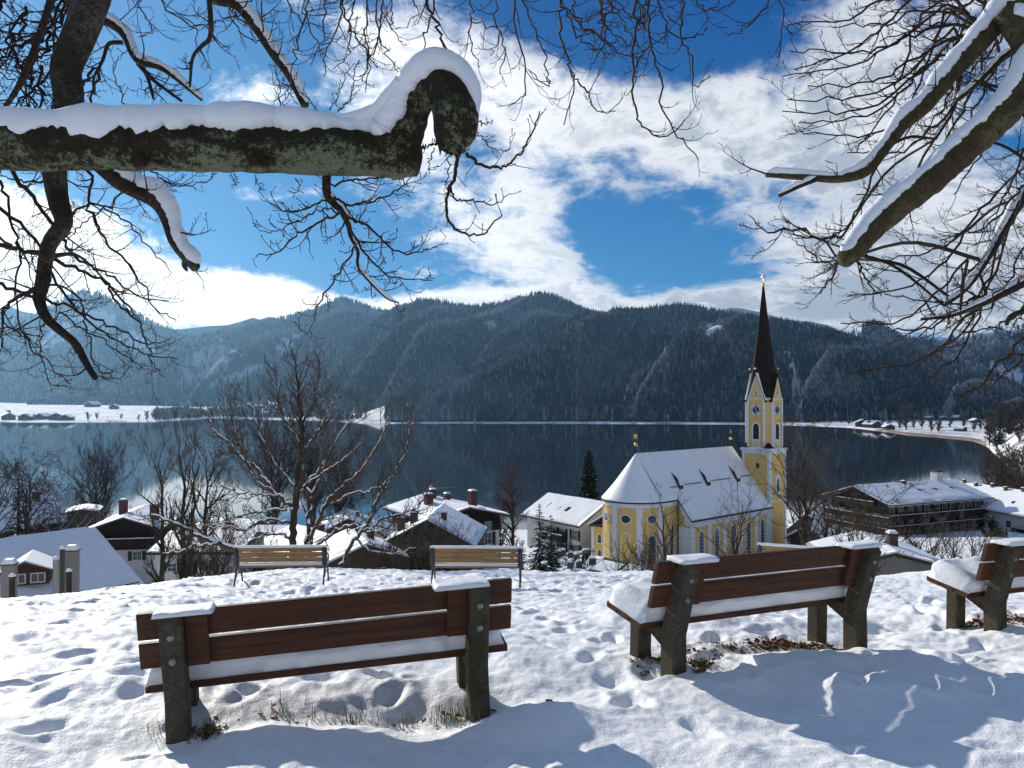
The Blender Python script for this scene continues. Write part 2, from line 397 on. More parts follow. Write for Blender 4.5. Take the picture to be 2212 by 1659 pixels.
trail(-3.1, 5.0, -2.6, 9.5, .5); trail(-3.4, 6.2, .2, 8.3, .55)
for k in range(560): STEPS.append((_fr.uniform(-9, 9), _fr.uniform(5.4, 21), _fr.uniform(0, 3.1), _fr.uniform(.06, .2), _fr.uniform(.04, .10), _fr.uniform(.02, .075)))
for k in range(18): STEPS.append((_fr.uniform(-3.2, 3.2), _fr.uniform(4.3, 6.0), _fr.uniform(0, 3.1), _fr.uniform(.08, .14), _fr.uniform(.05, .08), _fr.uniform(.02, .045)))
STEPS = np.array(STEPS)
def snow_relief(x, y):
    x = np.asarray(x, float); y = np.asarray(y, float); sh = x.shape
    x = x.ravel(); y = y.ravel()
    fade = np.clip((46 - np.hypot(x, y)) / 20, 0, 1)
    z = fade * (.15 * fbm(x * .55, y * .55, 3, 3) + .060 * fbm(x * 1.7, y * 1.7, 2, 31) + (.020 + .030 * np.clip((y - 5.5) / 3, 0, 1)) * fbm(x * 4.6, y * 4.6, 3, 57) + .010 * fbm(x * 13, y * 13, 2, 67))
    z = z + bumpg(x, y, 2.9, 5.75, .95, .36, .10, 22) + bumpg(x, y, .28, 5.15, .42, .30, .14, -20)
    z = z + bumpg(x, y, 2.1, 6.15, .9, .28, .09, 26) + bumpg(x, y, -3.3, 4.8, .5, .35, .08, 0) + bumpg(x, y, -2.08, 4.95, .30, .22, -.07, 0) + bumpg(x, y, -.25, 5.42, .2, .2, -.05, 0) + bumpg(x, y, 1.2, 4.7, .7, .25, .05, 10)
    # bare hollows under the benches, where the snow is thin
    for (cx, cy, sx, sy, rt) in ((-1.1, 5.42, 1.0, .20, 13), (2.15, 6.85, 1.05, .22, 26), (5.6, 8.2, .9, .25, 33)):
        z = z + bumpg(x, y, cx, cy, sx, sy, -.07, rt)
    # footprints
    order = np.argsort(y); ys = y[order]; dz = np.zeros_like(z)
    for (fx, fy, fa, a, b, dp) in STEPS:
        i0, i1 = np.searchsorted(ys, (fy - .62, fy + .62)); idx = order[i0:i1]
        if len(idx) == 0: continue
        dx = x[idx] - fx; dy = y[idx] - fy; m = np.abs(dx) < .62; idx = idx[m]; dx = dx[m]; dy = dy[m]
        c, s = math.cos(fa), math.sin(fa); p = (dx * c + dy * s) / a; q = (dy * c - dx * s) / b; r2 = p * p + q * q
        dz[idx] += -dp * np.exp(-r2 ** 1.5) + dp * .16 * np.exp(-((np.sqrt(r2) - 1.6) / .5) ** 2)
    z = z + np.clip(dz, -.14, .08)
    mid = np.clip((np.hypot(x, y) - 26) / 20, 0, 1) * np.clip((250 - y) / 60, 0, 1)
    z = z + mid * 1.1 * fbm(x * .06, y * .06, 3, 88)
    return z.reshape(sh)
def G(x, y):
    """ground height at one point"""
    return float(base_z(x, y) + snow_relief(np.array([float(x)]), np.array([float(y)]))[0])
ang = np.concatenate([np.linspace(-180, -52, 22)[:-1], np.linspace(-52, -37, 40)[:-1], np.linspace(-37, 37, 860), np.linspace(37, 52, 40)[1:], np.linspace(52, 180, 22)[1:-1]])
rad = np.concatenate([np.geomspace(.25, 3.6, 34)[:-1], np.geomspace(3.6, 27, 400)[:-1], np.geomspace(27, 420, 90)])
A, RR = np.meshgrid(np.radians(ang), rad)
X = RR * np.sin(A); Y = RR * np.cos(A)
Z = base_z(X, Y) + snow_relief(X, Y)
ground = grid_mesh('ground', X, Y, Z, M['snow'], wrap=True); tag(ground, kind='structure')
del X, Y, Z, A, RR

# ------------------------------------------------------------------ lake
t = NT('lake_water'); v = t.coord('Object')
r1 = t.noise(.03, 3, .5, t.coord('Object', (1, 1, 1))); r2 = t.noise(1.1, 4, .6, v)
t.bump(t.math('ADD', t.math('MULTIPLY', r2, .10), t.math('MULTIPLY', t.noise(.18, 3, .5, v), .5)), .024, .35)
t.b.inputs['IOR'].default_value = 1.36
M['water'] = t.done((.003, .007, .010), .045, .5)
M['water'].node_tree.nodes['Principled BSDF'].inputs['Roughness'].default_value = .045
la = np.radians(np.linspace(-180, 180, 121)[:-1]); lr = np.array([1.0, 200, 400, 800, 1600, 3200, 9000])
A, RR = np.meshgrid(la, lr)
lake = grid_mesh('lake', RR * np.sin(A), RR * np.cos(A), RR * 0 + LAKE, M['water'], wrap=True); tag(lake, kind='structure')

# ------------------------------------------------------------------ far shore flats
SH = [(-900, 1500), (0, 1335), (120, 1325), (330, 1345), (400, 1450), (470, 1560), (560, 1500), (700, 1400), (770, 1290), (840, 1262), (1000, 1275), (1300, 1265), (1600, 1235),
      (1720, 1190), (1830, 1120), (1900, 1010), (1960, 900), (2030, 850), (2100, 790), (2135, 700), (2150, 590), (2180, 545), (2225, 505), (2300, 460), (2500, 380), (3200, 250)]
def far_z(px, d):
    sh = smooth_pl(px, SH, 9); k = d - sh
    z = LAKE - 1.2 + 2.4 * np.clip((k + 6) / 14, 0, 1) + np.clip(k, 0, None) * .0035 + 1.0 * np.clip(k / 60, 0, 1) * np.clip((px - 840) / 60, 0, 1) * np.clip((1760 - px) / 60, 0, 1)
    z = z + np.clip(k, 0, 1200) * .008 * np.clip((700 - px) / 300, 0, 1)
    # rising meadow right beside the forest edge, and the wooded bank at the right
    z = z + 24 * np.clip(k / 260, 0, 1) * np.clip((px - 762) / 74, 0, 1) * np.clip((846 - px) / 10, 0, 1) * np.clip((1800 - d) / 250, 0, 1)
    z = z + 20 * np.clip((k - 60) / 300, 0, 1) * np.exp(-((px - 575) / 60.0) ** 2)
    z = z + 22 * np.clip(k / 150, 0, 1) * np.clip((px - 2120) / 80, 0, 1) * np.clip((950 - d) / 200, 0, 1)
    w = np.hypot(px, d)
    return z + np.clip(k, 0, 60) / 60 * 1.6 * fbm(px * .02, d * .012, 3, 71)
pxs = np.linspace(-700, 3000, 1100); dd = np.concatenate([np.geomspace(.97, 1.03, 26), np.geomspace(1.034, 3.4, 90)])
PX, KK = np.meshgrid(pxs, dd); DD = smooth_pl(PX, SH, 9) * KK
t = NT('snow_fields'); v = t.coord('Object')
ps = t.attr('reed').outputs['Fac']
c = t.mix(t.rng(t.noise(.03, 7, .75, v), .52, .60), (.80, .82, .86), (.30, .26, .23))
c = t.mix(ps, c, (.17, .105, .06)); M['fields'] = t.done(c, .9, .1)
XX = (PX - CX) / FPX * DD
far = grid_mesh('far_shore', XX, DD, far_z(PX, DD), M['fields']); tag(far, kind='structure')
k_ = DD - smooth_pl(PX, SH, 9)
reed = np.clip(1 - np.abs(k_ - 12) / 26, 0, 1) ** .5 * np.clip((PX - 1880) / 40, 0, 1) * np.clip((2140 - PX) / 20, 0, 1) * (k_ < 36 + 18 * fbm(PX * .03, PX * 0, 2, 4))
at = far.data.attributes.new('reed', 'FLOAT', 'POINT'); at.data.foreach_set('value', reed.ravel().astype(np.float32))

# ------------------------------------------------------------------ mountains and their woods
def forest_ground(name, dark, mid, snow):
    t = NT(name); v = t.coord('Object')
    a = t.noise(.012, 8, .68, v); b = t.noise(.06, 5, .7, v)
    c = t.mix(t.rng(a, .35, .65), dark, mid); c = t.mix(t.rng(b, .52, .72, 0, .55), c, snow)
    c = t.mix(t.attr('clearing').outputs['Fac'], c, (.74, .77, .83)); return t.done(c, .95, .05)
M['hill'] = forest_ground('wooded_slope', (.016, .022, .024), (.042, .038, .036), (.12, .13, .15))
M['alp'] = forest_ground('alpine_slope', (.03, .045, .06), (.12, .14, .17), (.62, .66, .72))
M['alp_white'] = forest_ground('snowy_alp', (.40, .43, .48), (.62, .65, .70), (.8, .82, .86))
TREES = []
def mountain(name, sil, foot, ridge, mat, base=-44.0, amp=60, clear=(), pw=1.12, seed=1, dens=0, shear=.35, tsz=1.0, rows=150, cols=700, fs=1.0, rough=1.0, snowfrac=.12):
    if dens: sil = [(a, b + 5) for a, b in sil]
    x0, x1 = sil[0][0], sil[-1][0]
    px = np.linspace(x0, x1, cols); t = np.concatenate([np.linspace(0, 1, rows), np.linspace(1.04, 1.5, 12)])
    PX, T = np.meshgrid(px, t)
    df = smooth_pl(PX, foot, 12); dr = smooth_pl(PX, ridge, 12); ys = pl(PX, sil)
    def height(PX, T, df, dr, ys, spur=False):
        D = df + (dr - df) * T; Hr = (HZ - ys) / FPX * dr; u = PX / 130.0
        tt = np.clip(T, 0, 1)
        prof = tt ** pw
        s1 = 1 - np.abs(2 * fbm(u * fs + tt * shear * 4.0 * fs, tt * .6 + 3, 4, seed, .5)) * 1.5
        env = np.sin(np.pi * tt) ** .8
        z = base + (Hr - base) * prof + amp * (s1 - .55) * env + rough * 10 * fbm(u * 7, tt * 9, 3, seed + 9) * env
        # never higher than the skyline as seen over the lake
        kf = np.clip(.60 + .40 * tt, 0, 1); cap = (HZ - ys) / FPX * D * kf + base * (1 - kf)
        z = np.where(tt < 1, cap - np.log1p(np.exp((cap - z) / 9.0)) * 9.0 + 9.0 * np.log(2) * (tt > .97), z)
        z = np.maximum(z, base + 2 * np.clip(tt * 40, 0, 1))
        back = np.clip((T - 1) / .5, 0, 1)
        if spur: return D, z * (1 - back * .55) + base * back * .55, s1
        return D, z * (1 - back * .55) + base * back * .55
    D, Z = height(PX, T, df, dr, ys)
    o = grid_mesh(name, (PX - CX) / FPX * D, D, Z, mat); tag(o, kind='structure')
    def clearing(PX, Y):
        c = 0 * PX
        for (cx, cy, sx, sy, rt) in clear:
            co, si = math.cos(R(rt)), math.sin(R(rt)); dx = PX - cx; dy = Y - cy
            q = ((dx * co + dy * si) / sx) ** 2 + ((dy * co - dx * si) / sy) ** 2
            c = np.maximum(c, np.clip(1.5 - q - 1.8 * (fbm(PX * .09, Y * .12, 3, 44) + .1), 0, 1))
        return c
    YP = HZ - Z / D * FPX
    at = o.data.attributes.new('clearing', 'FLOAT', 'POINT'); at.data.foreach_set('value', clearing(PX, YP).ravel().astype(np.float32))
    if dens:
        rg = np.random.default_rng(seed); n = dens
        a = rg.uniform(x0, x1, n); tt = rg.uniform(0.0, 1.04, n)
        a_df = smooth_pl(a, foot, 12); a_dr = smooth_pl(a, ridge, 12)
        D, Z, SP = height(a, tt, a_df, a_dr, pl(a, sil), True)
        YP = HZ - Z / D * FPX; cl = clearing(a, YP)
        X = (a - CX) / FPX * D
        dec = .55 * fbm(X * .0042, D * .0042 + Z * .006, 4, seed + 3) + .75 * (SP - .70)           # patches of bare broadleaved wood
        keep = (rg.random(n) > cl * 1.02) & (rg.random(n) > np.clip(dec * 1.2, 0, .5)) & (a > -60) & (a < 2290)
        sz = rg.uniform(.65, 1.25, n) * tsz * np.where(dec > .10, .72, 1.0)
        kind = np.where(dec > .05, 1.0, 0.0); kind = np.where(rg.random(n) < .16, 1 - kind, kind)
        frost = np.clip(rg.random(n) ** 7 + .75 * np.clip(fbm(X * .005, Z * .02, 3, seed + 5) - snowfrac - .04, 0, 1) + np.clip((Z - 150) / 450, 0, .35) * (SP > .78) + .35 * np.clip((SP - .82) / .15, 0, 1), 0, 1)
        TREES.append((name, X[keep], D[keep], Z[keep], sz[keep], kind[keep], frost[keep]))
    return o
mountain('distant_range', [(-200, 690), (0, 668), (20, 662), (45, 672), (300, 720), (345, 706), (380, 712), (450, 704), (490, 702), (520, 694), (545, 686), (560, 690), (580, 684), (610, 689), (700, 700)],
         [(0, 3700)], [(0, 4150)], M['alp'], amp=40, seed=4, cols=400, rows=60)
mountain('snowy_alp', [(1150, 700), (1235, 676), (1262, 668), (1280, 670), (1300, 673), (1345, 688), (1480, 700), (1530, 694), (1552, 670), (1575, 664), (1600, 665), (1640, 673), (1690, 689), (1720, 692), (1750, 694), (1785, 701), (1830, 720), (1900, 750)],
         [(0, 3600)], [(0, 4100)], M['alp_white'], amp=40, seed=14, cols=500, rows=60)
mountain('craggy_peak', [(-300, 740), (-60, 700), (20, 694), (60, 690), (92, 672), (120, 655), (150, 640), (172, 633), (192, 631), (212, 635), (240, 647), (262, 662), (300, 684), (345, 706), (400, 728), (480, 750), (620, 775), (760, 800)],
         [(0, 2900), (700, 3000)], [(0, 3700)], M['alp'], amp=230, seed=21, cols=600, rows=140, shear=.1, fs=1.5, dens=26000, tsz=1.5, pw=1.05, clear=((200, 690, 60, 34, 10), (120, 720, 60, 22, -30), (290, 740, 50, 26, 20)))
mountain('rear_hill', [(1700, 770), (1770, 752), (1830, 731), (1845, 716), (1862, 703), (1880, 696), (1893, 697), (1912, 706), (1940, 722), (1975, 735), (2010, 738), (2040, 734), (2068, 723), (2100, 716), (2150, 710), (2190, 706), (2230, 703), (2300, 696), (2700, 660)],
         [(0, 2500)], [(0, 3300)], M['hill'], amp=70, seed=33, cols=500, rows=90, dens=26000, clear=((2105, 724, 75, 13, -6), (2190, 718, 60, 7, -4), (2180, 812, 100, 24, 12), (1858, 718, 16, 7, -35)), tsz=1.25, snowfrac=-.05)
mountain('left_ridge', [(60, 885), (120, 862), (200, 838), (290, 800), (340, 772), (400, 738), (450, 722), (520, 706), (560, 697), (600, 688), (660, 675), (695, 662), (715, 650), (735, 642), (752, 645), (772, 652), (800, 664), (860, 676), (950, 690), (1100, 700), (1250, 720)],
         [(60, 2500), (500, 2300), (1250, 2100)], [(60, 2700), (300, 3100), (700, 3500), (1250, 3500)], M['hill'], amp=300, seed=45, dens=52000, shear=-.6, tsz=1.05, fs=.9,
         clear=((450, 775, 60, 30, -25), (520, 810, 60, 10, -20), (620, 745, 30, 14, -40), (420, 815, 40, 9, -15)), snowfrac=.02)
mountain('middle_ridge', [(600, 892), (680, 850), (720, 800), (760, 745), (800, 706), (838, 678), (862, 662), (900, 652), (925, 649), (955, 652), (985, 660), (1010, 664), (1060, 659), (1100, 652), (1128, 642), (1150, 637), (1175, 635), (1195, 638), (1213, 646), (1240, 658), (1262, 668), (1300, 678), (1400, 690), (1550, 700), (1700, 720)],
         [(600, 1900), (1000, 1750), (1700, 1700)], [(600, 2050), (800, 2600), (1175, 2850), (1700, 2700)], M['hill'], amp=300, seed=57, dens=66000, shear=-.55, fs=.85,
         clear=((1240, 712, 16, 7, 10), (1060, 700, 12, 8, 0)), snowfrac=.06)
mountain('wooded_hill', [(834, 908), (840, 880), (850, 866), (900, 850), (960, 826), (1020, 800), (1080, 775), (1140, 748), (1200, 716), (1250, 690), (1290, 680), (1330, 675), (1380, 674), (1430, 669), (1465, 664), (1500, 668), (1540, 677), (1600, 686), (1650, 693), (1700, 699), (1740, 706), (1790, 718), (1840, 733), (1890, 748), (1940, 760), (2000, 774), (2060, 790), (2110, 805), (2160, 826), (2190, 842), (2212, 856), (2260, 880), (2330, 905)],
         [(742, 1296), (1300, 1300), (1600, 1272), (1700, 1262), (1850, 1340), (2100, 1380), (2330, 1320)], [(742, 1400), (900, 1600), (1300, 2050), (1700, 2100), (2100, 1750), (2330, 1500)], M['hill'], amp=190, seed=63, dens=105000, shear=-.45, fs=.8, rows=200, cols=900,
         clear=((1545, 708, 46, 9, 14), (1528, 722, 14, 20, 0), (1712, 800, 9, 30, -4), (1722, 850, 13, 40, -6), (1728, 885, 12, 30, 0), (1700, 770, 14, 10, 0), (1250, 716, 14, 6, 0)), snowfrac=.10)

def wood_nodes():
    g = bpy.data.node_groups.new('conifer_wood', 'GeometryNodeTree')
    g.interface.new_socket('Geometry', in_out='INPUT', socket_type='NodeSocketGeometry'); g.interface.new_socket('Geometry', in_out='OUTPUT', socket_type='NodeSocketGeometry')
    N = g.nodes; L = g.links; gi = N.new('NodeGroupInput'); go = N.new('NodeGroupOutput')
    def cone(r1, r2, h, z, vs):
        c = N.new('GeometryNodeMeshCone'); c.inputs['Vertices'].default_value = vs
        c.inputs['Radius Top'].default_value = r2; c.inputs['Radius Bottom'].default_value = r1; c.inputs['Depth'].default_value = h
        tr = N.new('GeometryNodeTransform'); tr.inputs['Translation'].default_value = (0, 0, z); L.new(c.outputs['Mesh'], tr.inputs['Geometry']); return tr.outputs[0]
    def inst(parts, flag):
        j = N.new('GeometryNodeJoinGeometry')
        for p in parts: L.new(p, j.inputs[0])
        sm = N.new('GeometryNodeSetMaterial'); sm.inputs['Material'].default_value = M['wood_far']; L.new(j.outputs[0], sm.inputs[0])
        ip = N.new('GeometryNodeInstanceOnPoints'); L.new(gi.outputs[0], ip.inputs['Points']); L.new(sm.outputs[0], ip.inputs['Instance'])
        k = N.new('GeometryNodeInputNamedAttribute'); k.data_type = 'FLOAT'; k.inputs['Name'].default_value = 'kind'
        c = N.new('FunctionNodeCompare'); c.data_type = 'FLOAT'; c.operation = 'GREATER_THAN' if flag else 'LESS_EQUAL'
        L.new(k.outputs['Attribute'], c.inputs[0]); c.inputs[1].default_value = .5; L.new(c.outputs[0], ip.inputs['Selection'])
        s = N.new('GeometryNodeInputNamedAttribute'); s.data_type = 'FLOAT'; s.inputs['Name'].default_value = 'size'; L.new(s.outputs['Attribute'], ip.inputs['Scale'])
        rn = N.new('FunctionNodeRandomValue'); rn.data_type = 'FLOAT_VECTOR'; rn.inputs[1].default_value = (.06, .06, 6.28); L.new(rn.outputs[0], ip.inputs['Rotation'])
        return ip.outputs[0]
    spruce = [cone(3.3, .9, 8, 3.5, 6), cone(2.3, 0.05, 11, 11, 5)]
    round_ = [cone(1.6, 3.6, 5, 4, 6), cone(3.6, .9, 6.5, 9.7, 6)]
    j = N.new('GeometryNodeJoinGeometry'); L.new(inst(spruce, False), j.inputs[0]); L.new(inst(round_, True), j.inputs[0])
    L.new(j.outputs[0], go.inputs[0]); return g
t = NT('far_wood'); k = t.attr('kind', 'INSTANCER').outputs['Fac']; fr = t.attr('frost', 'INSTANCER').outputs['Fac']; tn = t.attr('tone', 'INSTANCER').outputs['Fac']
c = t.mix(tn, (.004, .009, .010), (.030, .042, .034)); d = t.mix(tn, (.085, .058, .048), (.27, .19, .155))
c = t.mix(k, c, d)
ge = t.n.new('ShaderNodeNewGeometry'); s = t.n.new('ShaderNodeSeparateXYZ'); t.l.new(ge.outputs['Normal'], s.inputs[0])
M['wood_far'] = t.done(t.mix(t.math('MULTIPLY', fr, .8), c, (.34, .37, .42)), .95, .05)
WG = wood_nodes()
def wood(name, X, Y, Z, sz, kind, frost, label=None):
    me = bpy.data.meshes.new(name); n = len(X); me.vertices.add(n)
    me.vertices.foreach_set('co', np.stack([X, Y, Z - .5], -1).astype(np.float32).ravel())
    rg = np.random.default_rng(n)
    tone = np.clip(.45 * rg.random(n) + .9 * (fbm(X * .012, Y * .012 + Z * .02, 3, 12) + .28), 0, 1)
    for an, v in (('size', sz), ('kind', kind), ('frost', frost), ('tone', tone)):
        a = me.attributes.new(an, 'FLOAT', 'POINT'); a.data.foreach_set('value', np.asarray(v, np.float32))
    o = bpy.data.objects.new(name, me); COL.objects.link(o)
    m = o.modifiers.new('wood', 'NODES'); m.node_group = WG
    tag(o, kind='stuff'); return o
_wl = {'craggy_peak': 'sparse dark wood on the snowy craggy peak far left', 'rear_hill': 'frosted wood on the rear hill at far right',
       'left_ridge': 'hazy blue conifer wood on the long ridge at left', 'middle_ridge': 'mixed wood on the middle ridge under the central peak',
       'wooded_hill': 'dark conifer and bare broadleaved wood on the hill behind the church spire'}
rg_ = np.random.default_rng(8); n_ = 5200
px_ = rg_.uniform(332, 780, n_); sh_ = smooth_pl(px_, SH, 9); kk_ = rg_.uniform(2, 420, n_) ** 1.0
ok_ = (fbm(px_ * .03, kk_ * .02, 3, 6) > -.06 + .25 * np.exp(-((px_ - 560) / 45) ** 2) + .5 * np.exp(-((px_ - 800) / 45) ** 2)) | (px_ < 398) & (kk_ > 40)
px_, kk_, sh_ = px_[ok_], kk_[ok_], sh_[ok_]; d_ = sh_ + kk_; m_ = len(px_)
_wl['lake'] = 'dark strip of wood along the water between the snowy peninsula and the hillock'
TREES.append(('lake', (px_ - CX) / FPX * d_, d_, far_z(px_, d_), rg_.uniform(.35, .8, m_), (rg_.random(m_) > .5) * 1.0, rg_.random(m_) ** 6))
for (nm, X, Y, Z, sz, kd, fr_) in TREES:
    o = wood('wood', X, Y, Z, sz, kd, fr_); tag(o, _wl[nm], 'wood')
# ------------------------------------------------------------------ benches
def blob_snow(path_w, name, parent, mat=None, n=40, m=14, seed=0, lump=.018):
    """soft slab of snow; path_w = (x0,x1,y0,y1,z(x,y) function,thickness,overhang)"""
    x0, x1, y0, y1, zf, th, rnd_r = path_w
    L = x1 - x0; W = y1 - y0; vs = []; xs = np.linspace(0, 1, n); th_ = np.linspace(0, 2 * np.pi, m * 2, endpoint=False)
    # cross-section: super-ellipse with flat underside, swept along x with tapered ends
    V = []
    for i, a in enumerate(xs):
        e = min(a, 1 - a) * L; k = min(1, math.sqrt(max(0, 1 - (1 - min(1, e / (th * .5))) ** 2)) * .96 + .04)
        for q in th_:
            c, s = math.cos(q), math.sin(q); sc = np.sign(c) * abs(c) ** .45; ss = np.sign(s) * abs(s) ** .75
            x = x0 + a * L; yy = (y0 + y1) / 2 + sc * W / 2 * (.55 + .45 * k if s > 0 else .9)
            nz = float(fbm(x * 5 + seed, yy * 6 + seed * 2.3, 3, seed)) * lump * 2.2
            z = zf(x, yy) + ((ss * .5 + .5) * th * k * (1 + nz * 6) if s > -.2 else -.004)
            if -.2 < s < .45: yy += float(fbm(x * 9 + 3 + seed, z * 9, 2, seed + 4)) * lump * 1.4
            V.append((x, yy, z))
    V = np.array(V); F = grid_faces(n, m * 2, True)
    o = np_mesh(name, V, F, mat or M['cap_snow'], parent)
    mb_cap = [tuple(range(m * 2))[::-1], tuple((n - 1) * m * 2 + k for k in range(m * 2))]
    # close the two ends
    me = o.data
    import bmesh
    bm = bmesh.new(); bm.from_mesh(me); bm.verts.ensure_lookup_table()
    for f in mb_cap: bm.faces.new([bm.verts[i] for i in f])
    bm.to_mesh(me); bm.free(); me.polygons.foreach_set('use_smooth', [True] * len(me.polygons))
    return o
LEAN = .15
def park_bench(label, pl_, pr_, seed=0, over=(.21, .15), seat_snow=(0.0, 1.0)):
    """pl_, pr_: feet of the two rear posts; local x runs along the bench, local y points to the lake"""
    a = Vector(pl_); b = Vector(pr_); d = b - a; L = math.hypot(d.x, d.y); rz = math.atan2(d.y, d.x)
    t = thing('park_bench', label, 'bench', tuple(a), rz, 'heavy wooden benches with concrete posts')
    t.rotation_euler = (0, -math.atan2(d.z, L), rz)
    pw, pd, H = .135, .15, .80
    def lean(z): return -LEAN * max(0, z - .18) / .62          # rear post leans back, away from the lake
    for px in (0.0, L):
        # one cast frame: rear post, sloping seat arm and short front leg
        h = pw / 2; fr = MB()
        prof = [(-.03, -.25), (pd, -.25), (pd, .12), (pd - .005, .20), (.46, .27), (.46, .355), (.60, .365), (.60, .325), (.585, .27)]
        post = [(-.02, -.25), (pd - .01, -.25), (pd, .22), (pd + lean(.72) - .01, .72), (pd * .55 + lean(H), H), (pd * .2 + lean(H), H - .005), (lean(.74) - .01, .74), (-.005, .22)]
        fr.prism(post, 'x', px - h, px + h)
        o = fr.build('rear_post', M['concrete'], t, bevel=.012)
        ar = MB(); ar.prism([(pd - .02, .10), (.50, .275), (.64, .300), (.64, .345), (pd - .02, .245)], 'x', px - h + .012, px + h - .012)
        ar.build('seat_arm', M['concrete'], t, bevel=.008)
        lg = MB(); lg.box(px - h + .004, px + h - .004, .42, .55, -.25, .27); lg.build('front_leg', M['concrete'], t, bevel=.012)
        for z in (.665, .505):
            bo = MB()
            Mx = Matrix.Translation((px, lean(z) - .006, z)) @ Matrix.Rotation(R(90), 4, 'X')
            bo.lathe([(.021, -.002), (.021, .004), (.012, .006), (.012, .013), (.008, .014)], 12, Mx)
            bo.build('bolt', M['steel'], t)
        cl = MB(); s = 1 if px == 0 else -1
        x0 = px + s * (h + .002); x1 = x0 + s * .135
        zz0, zz1 = .44, .775
        cl.prism([(lean(zz0) + pd - .072, zz0), (lean(zz0) + pd - .028, zz0), (lean(zz1) + pd - .028, zz1), (lean(zz1) + pd - .072, zz1)], 'x', min(x0, x1), max(x0, x1))
        cl.build('backrest_cleat', M['wood_red'], t, bevel=.004)
    for (z0, z1) in ((.625, .795), (.435, .600)):
        pk = MB(); y0 = pd + .004; k0, k1 = lean(z0), lean(z1)
        zz = lambda f: f
        pk.prism([(y0 + k0 - .028, z0), (y0 + k0 + .022, z0), (y0 + k1 + .022, z1), (y0 + k1 - .028, z1)], 'x', -over[0], L + over[1])
        pk.build('backrest_plank', M['wood_red'], t, bevel=.006)
        eg = MB(); eg.prism([(y0 + k1 - .027, z1 + .001), (y0 + k1 + .021, z1 + .001), (y0 + k1 + .019, z1 + .004), (y0 + k1 - .025, z1 + .004)], 'x', -over[0] + .003, L + over[1] - .003)
        # dark weathered upper edge belongs to its plank
        eg.build('plank_edge', M['wood_dark_edge'], t.children[-1])
    zs = lambda y: .238 + (y - .18) * .17
    sb = MB()
    for i in range(3):
        y0 = .19 + i * .155; sb.prism([(y0, zs(y0)), (y0 + .145, zs(y0 + .145)), (y0 + .145, zs(y0 + .145) + .048), (y0, zs(y0) + .048)], 'x', -over[0], L + over[1])
    sb.build('seat', M['wood_red'], t, bevel=.005)
    blob_snow((-over[0] + .005, L + over[1] - .02, .165, .655, lambda x, y: zs(y) + .047, .178, .05), 'seat_snow', t, n=120, m=16, seed=seed + 2, lump=.026)
    # clots of snow on top of each post
    for px, s in ((0.0, 1), (L, -1)):
        lo, hi = (px - .10, px + .25) if s > 0 else (px - .30, px + .07)
        ys = pd + lean(.8)
        blob_snow((lo, hi, ys - .16, ys + .045, lambda x, y: .797, .036, .03), 'post_snow', t, n=44, m=12, seed=seed + int(px * 7) + 11, lump=.034)
    return t
def gp(px, py, D, dz=0.0):
    p = P(px, py, D); return (p.x, p.y, G(p.x, p.y) + dz)
def foot(px, py, D):
    p = P(px, py, D); return (p.x, p.y, p.z)
park_bench('dark red wooden bench with snowy seat nearest the camera, at left', foot(383, 1598, 5.0), foot(1037, 1511, 5.47), 1, over=(.21, .25))
park_bench('dark red wooden bench with snowy seat in front of the yellow church', foot(1467, 1437, 6.15), foot(1861, 1372, 7.10), 5, over=(.23, .16))
park_bench('wooden bench cut off by the right edge, thick snow on its seat', foot(2164, 1353, 7.75), foot(2560, 1300, 9.0), 9, over=(.23, .16))

def iron_bench(label, c, rz, group='pale slatted benches with iron legs'):
    t = thing('slatted_bench', label, 'bench', c, rz, group)
    L = 1.94
    for s in (-1, 1):
        x = s * (L / 2 - .045); e = MB()
        bk = lambda y, z: (x, y, z)
        e.tube([(x, -.20, 0), (x, -.13, .16), (x, -.03, .33), (x, -.02, .42), (x, -.07, .60), (x, -.13, .82)], [.022, .019, .024, .03, .026, .02], 6)
        e.tube([(x, .40, 0), (x, .36, .10), (x, .33, .22), (x, .25, .34), (x, .05, .37)], [.022, .019, .02, .022, .02], 6)
        e.tube([(x, .36, .10), (x, .25, .24), (x, .10, .28), (x, -.02, .22), (x, -.10, .14)], .012, 5)
        e.build('iron_leg_frame', M['iron'], t, smooth=True)
        sp_ = MB(); sp_.prism([(-.045, .43), (.03, .43), (-.03, .84), (-.095, .84)], 'x', x - .05, x + .05); sp_.build('side_bracket', M['iron'], t, bevel=.006)
        a = MB(); a.tube([(x, -.08, .63), (x, .10, .63), (x, .30, .615), (x, .37, .57), (x, .36, .48), (x, .33, .36)], .017, 6); a.build('armrest', M['iron'], t, smooth=True)
    for (z, n_) in ((.495, 1), (.61, 2), (.725, 3)):
        y = -.005 - (z - .43) * .165; b = MB()
        b.prism([(y - .015, z), (y + .022, z), (y + .004, z + .098), (y - .033, z + .098)], 'x', -L / 2 + .09, L / 2 - .09)
        b.build('backrest_slat', M['slat'], t, bevel=.004)
    b = MB()
    for i in range(4): b.box(-L / 2 + .03, L / 2 - .03, .0 + i * .098, .088 + i * .098, .375, .412)
    b.build('seat_slats', M['slat'], t, bevel=.003)
    blob_snow((-L / 2 + .03, L / 2 - .03, -.01, .40, lambda x, y: .409, .075, .03), 'seat_snow', t, n=60, m=10, seed=int(c[0] * 10), lump=.012)
    blob_snow((-L / 2 - .01, L / 2 + .02, -.115, -.03, lambda x, y: .815, .045, .03), 'backrest_snow', t, n=60, m=8, seed=int(c[0] * 13), lump=.012)
    return t
def bench_at(label, px, py, D, rz):
    p = P(px, py, D); iron_bench(label, (p.x, p.y, p.z), R(rz))
bench_at('slatted bench with snow along its back, in front of the big bare tree', 607, 1264, 17.1, 2)
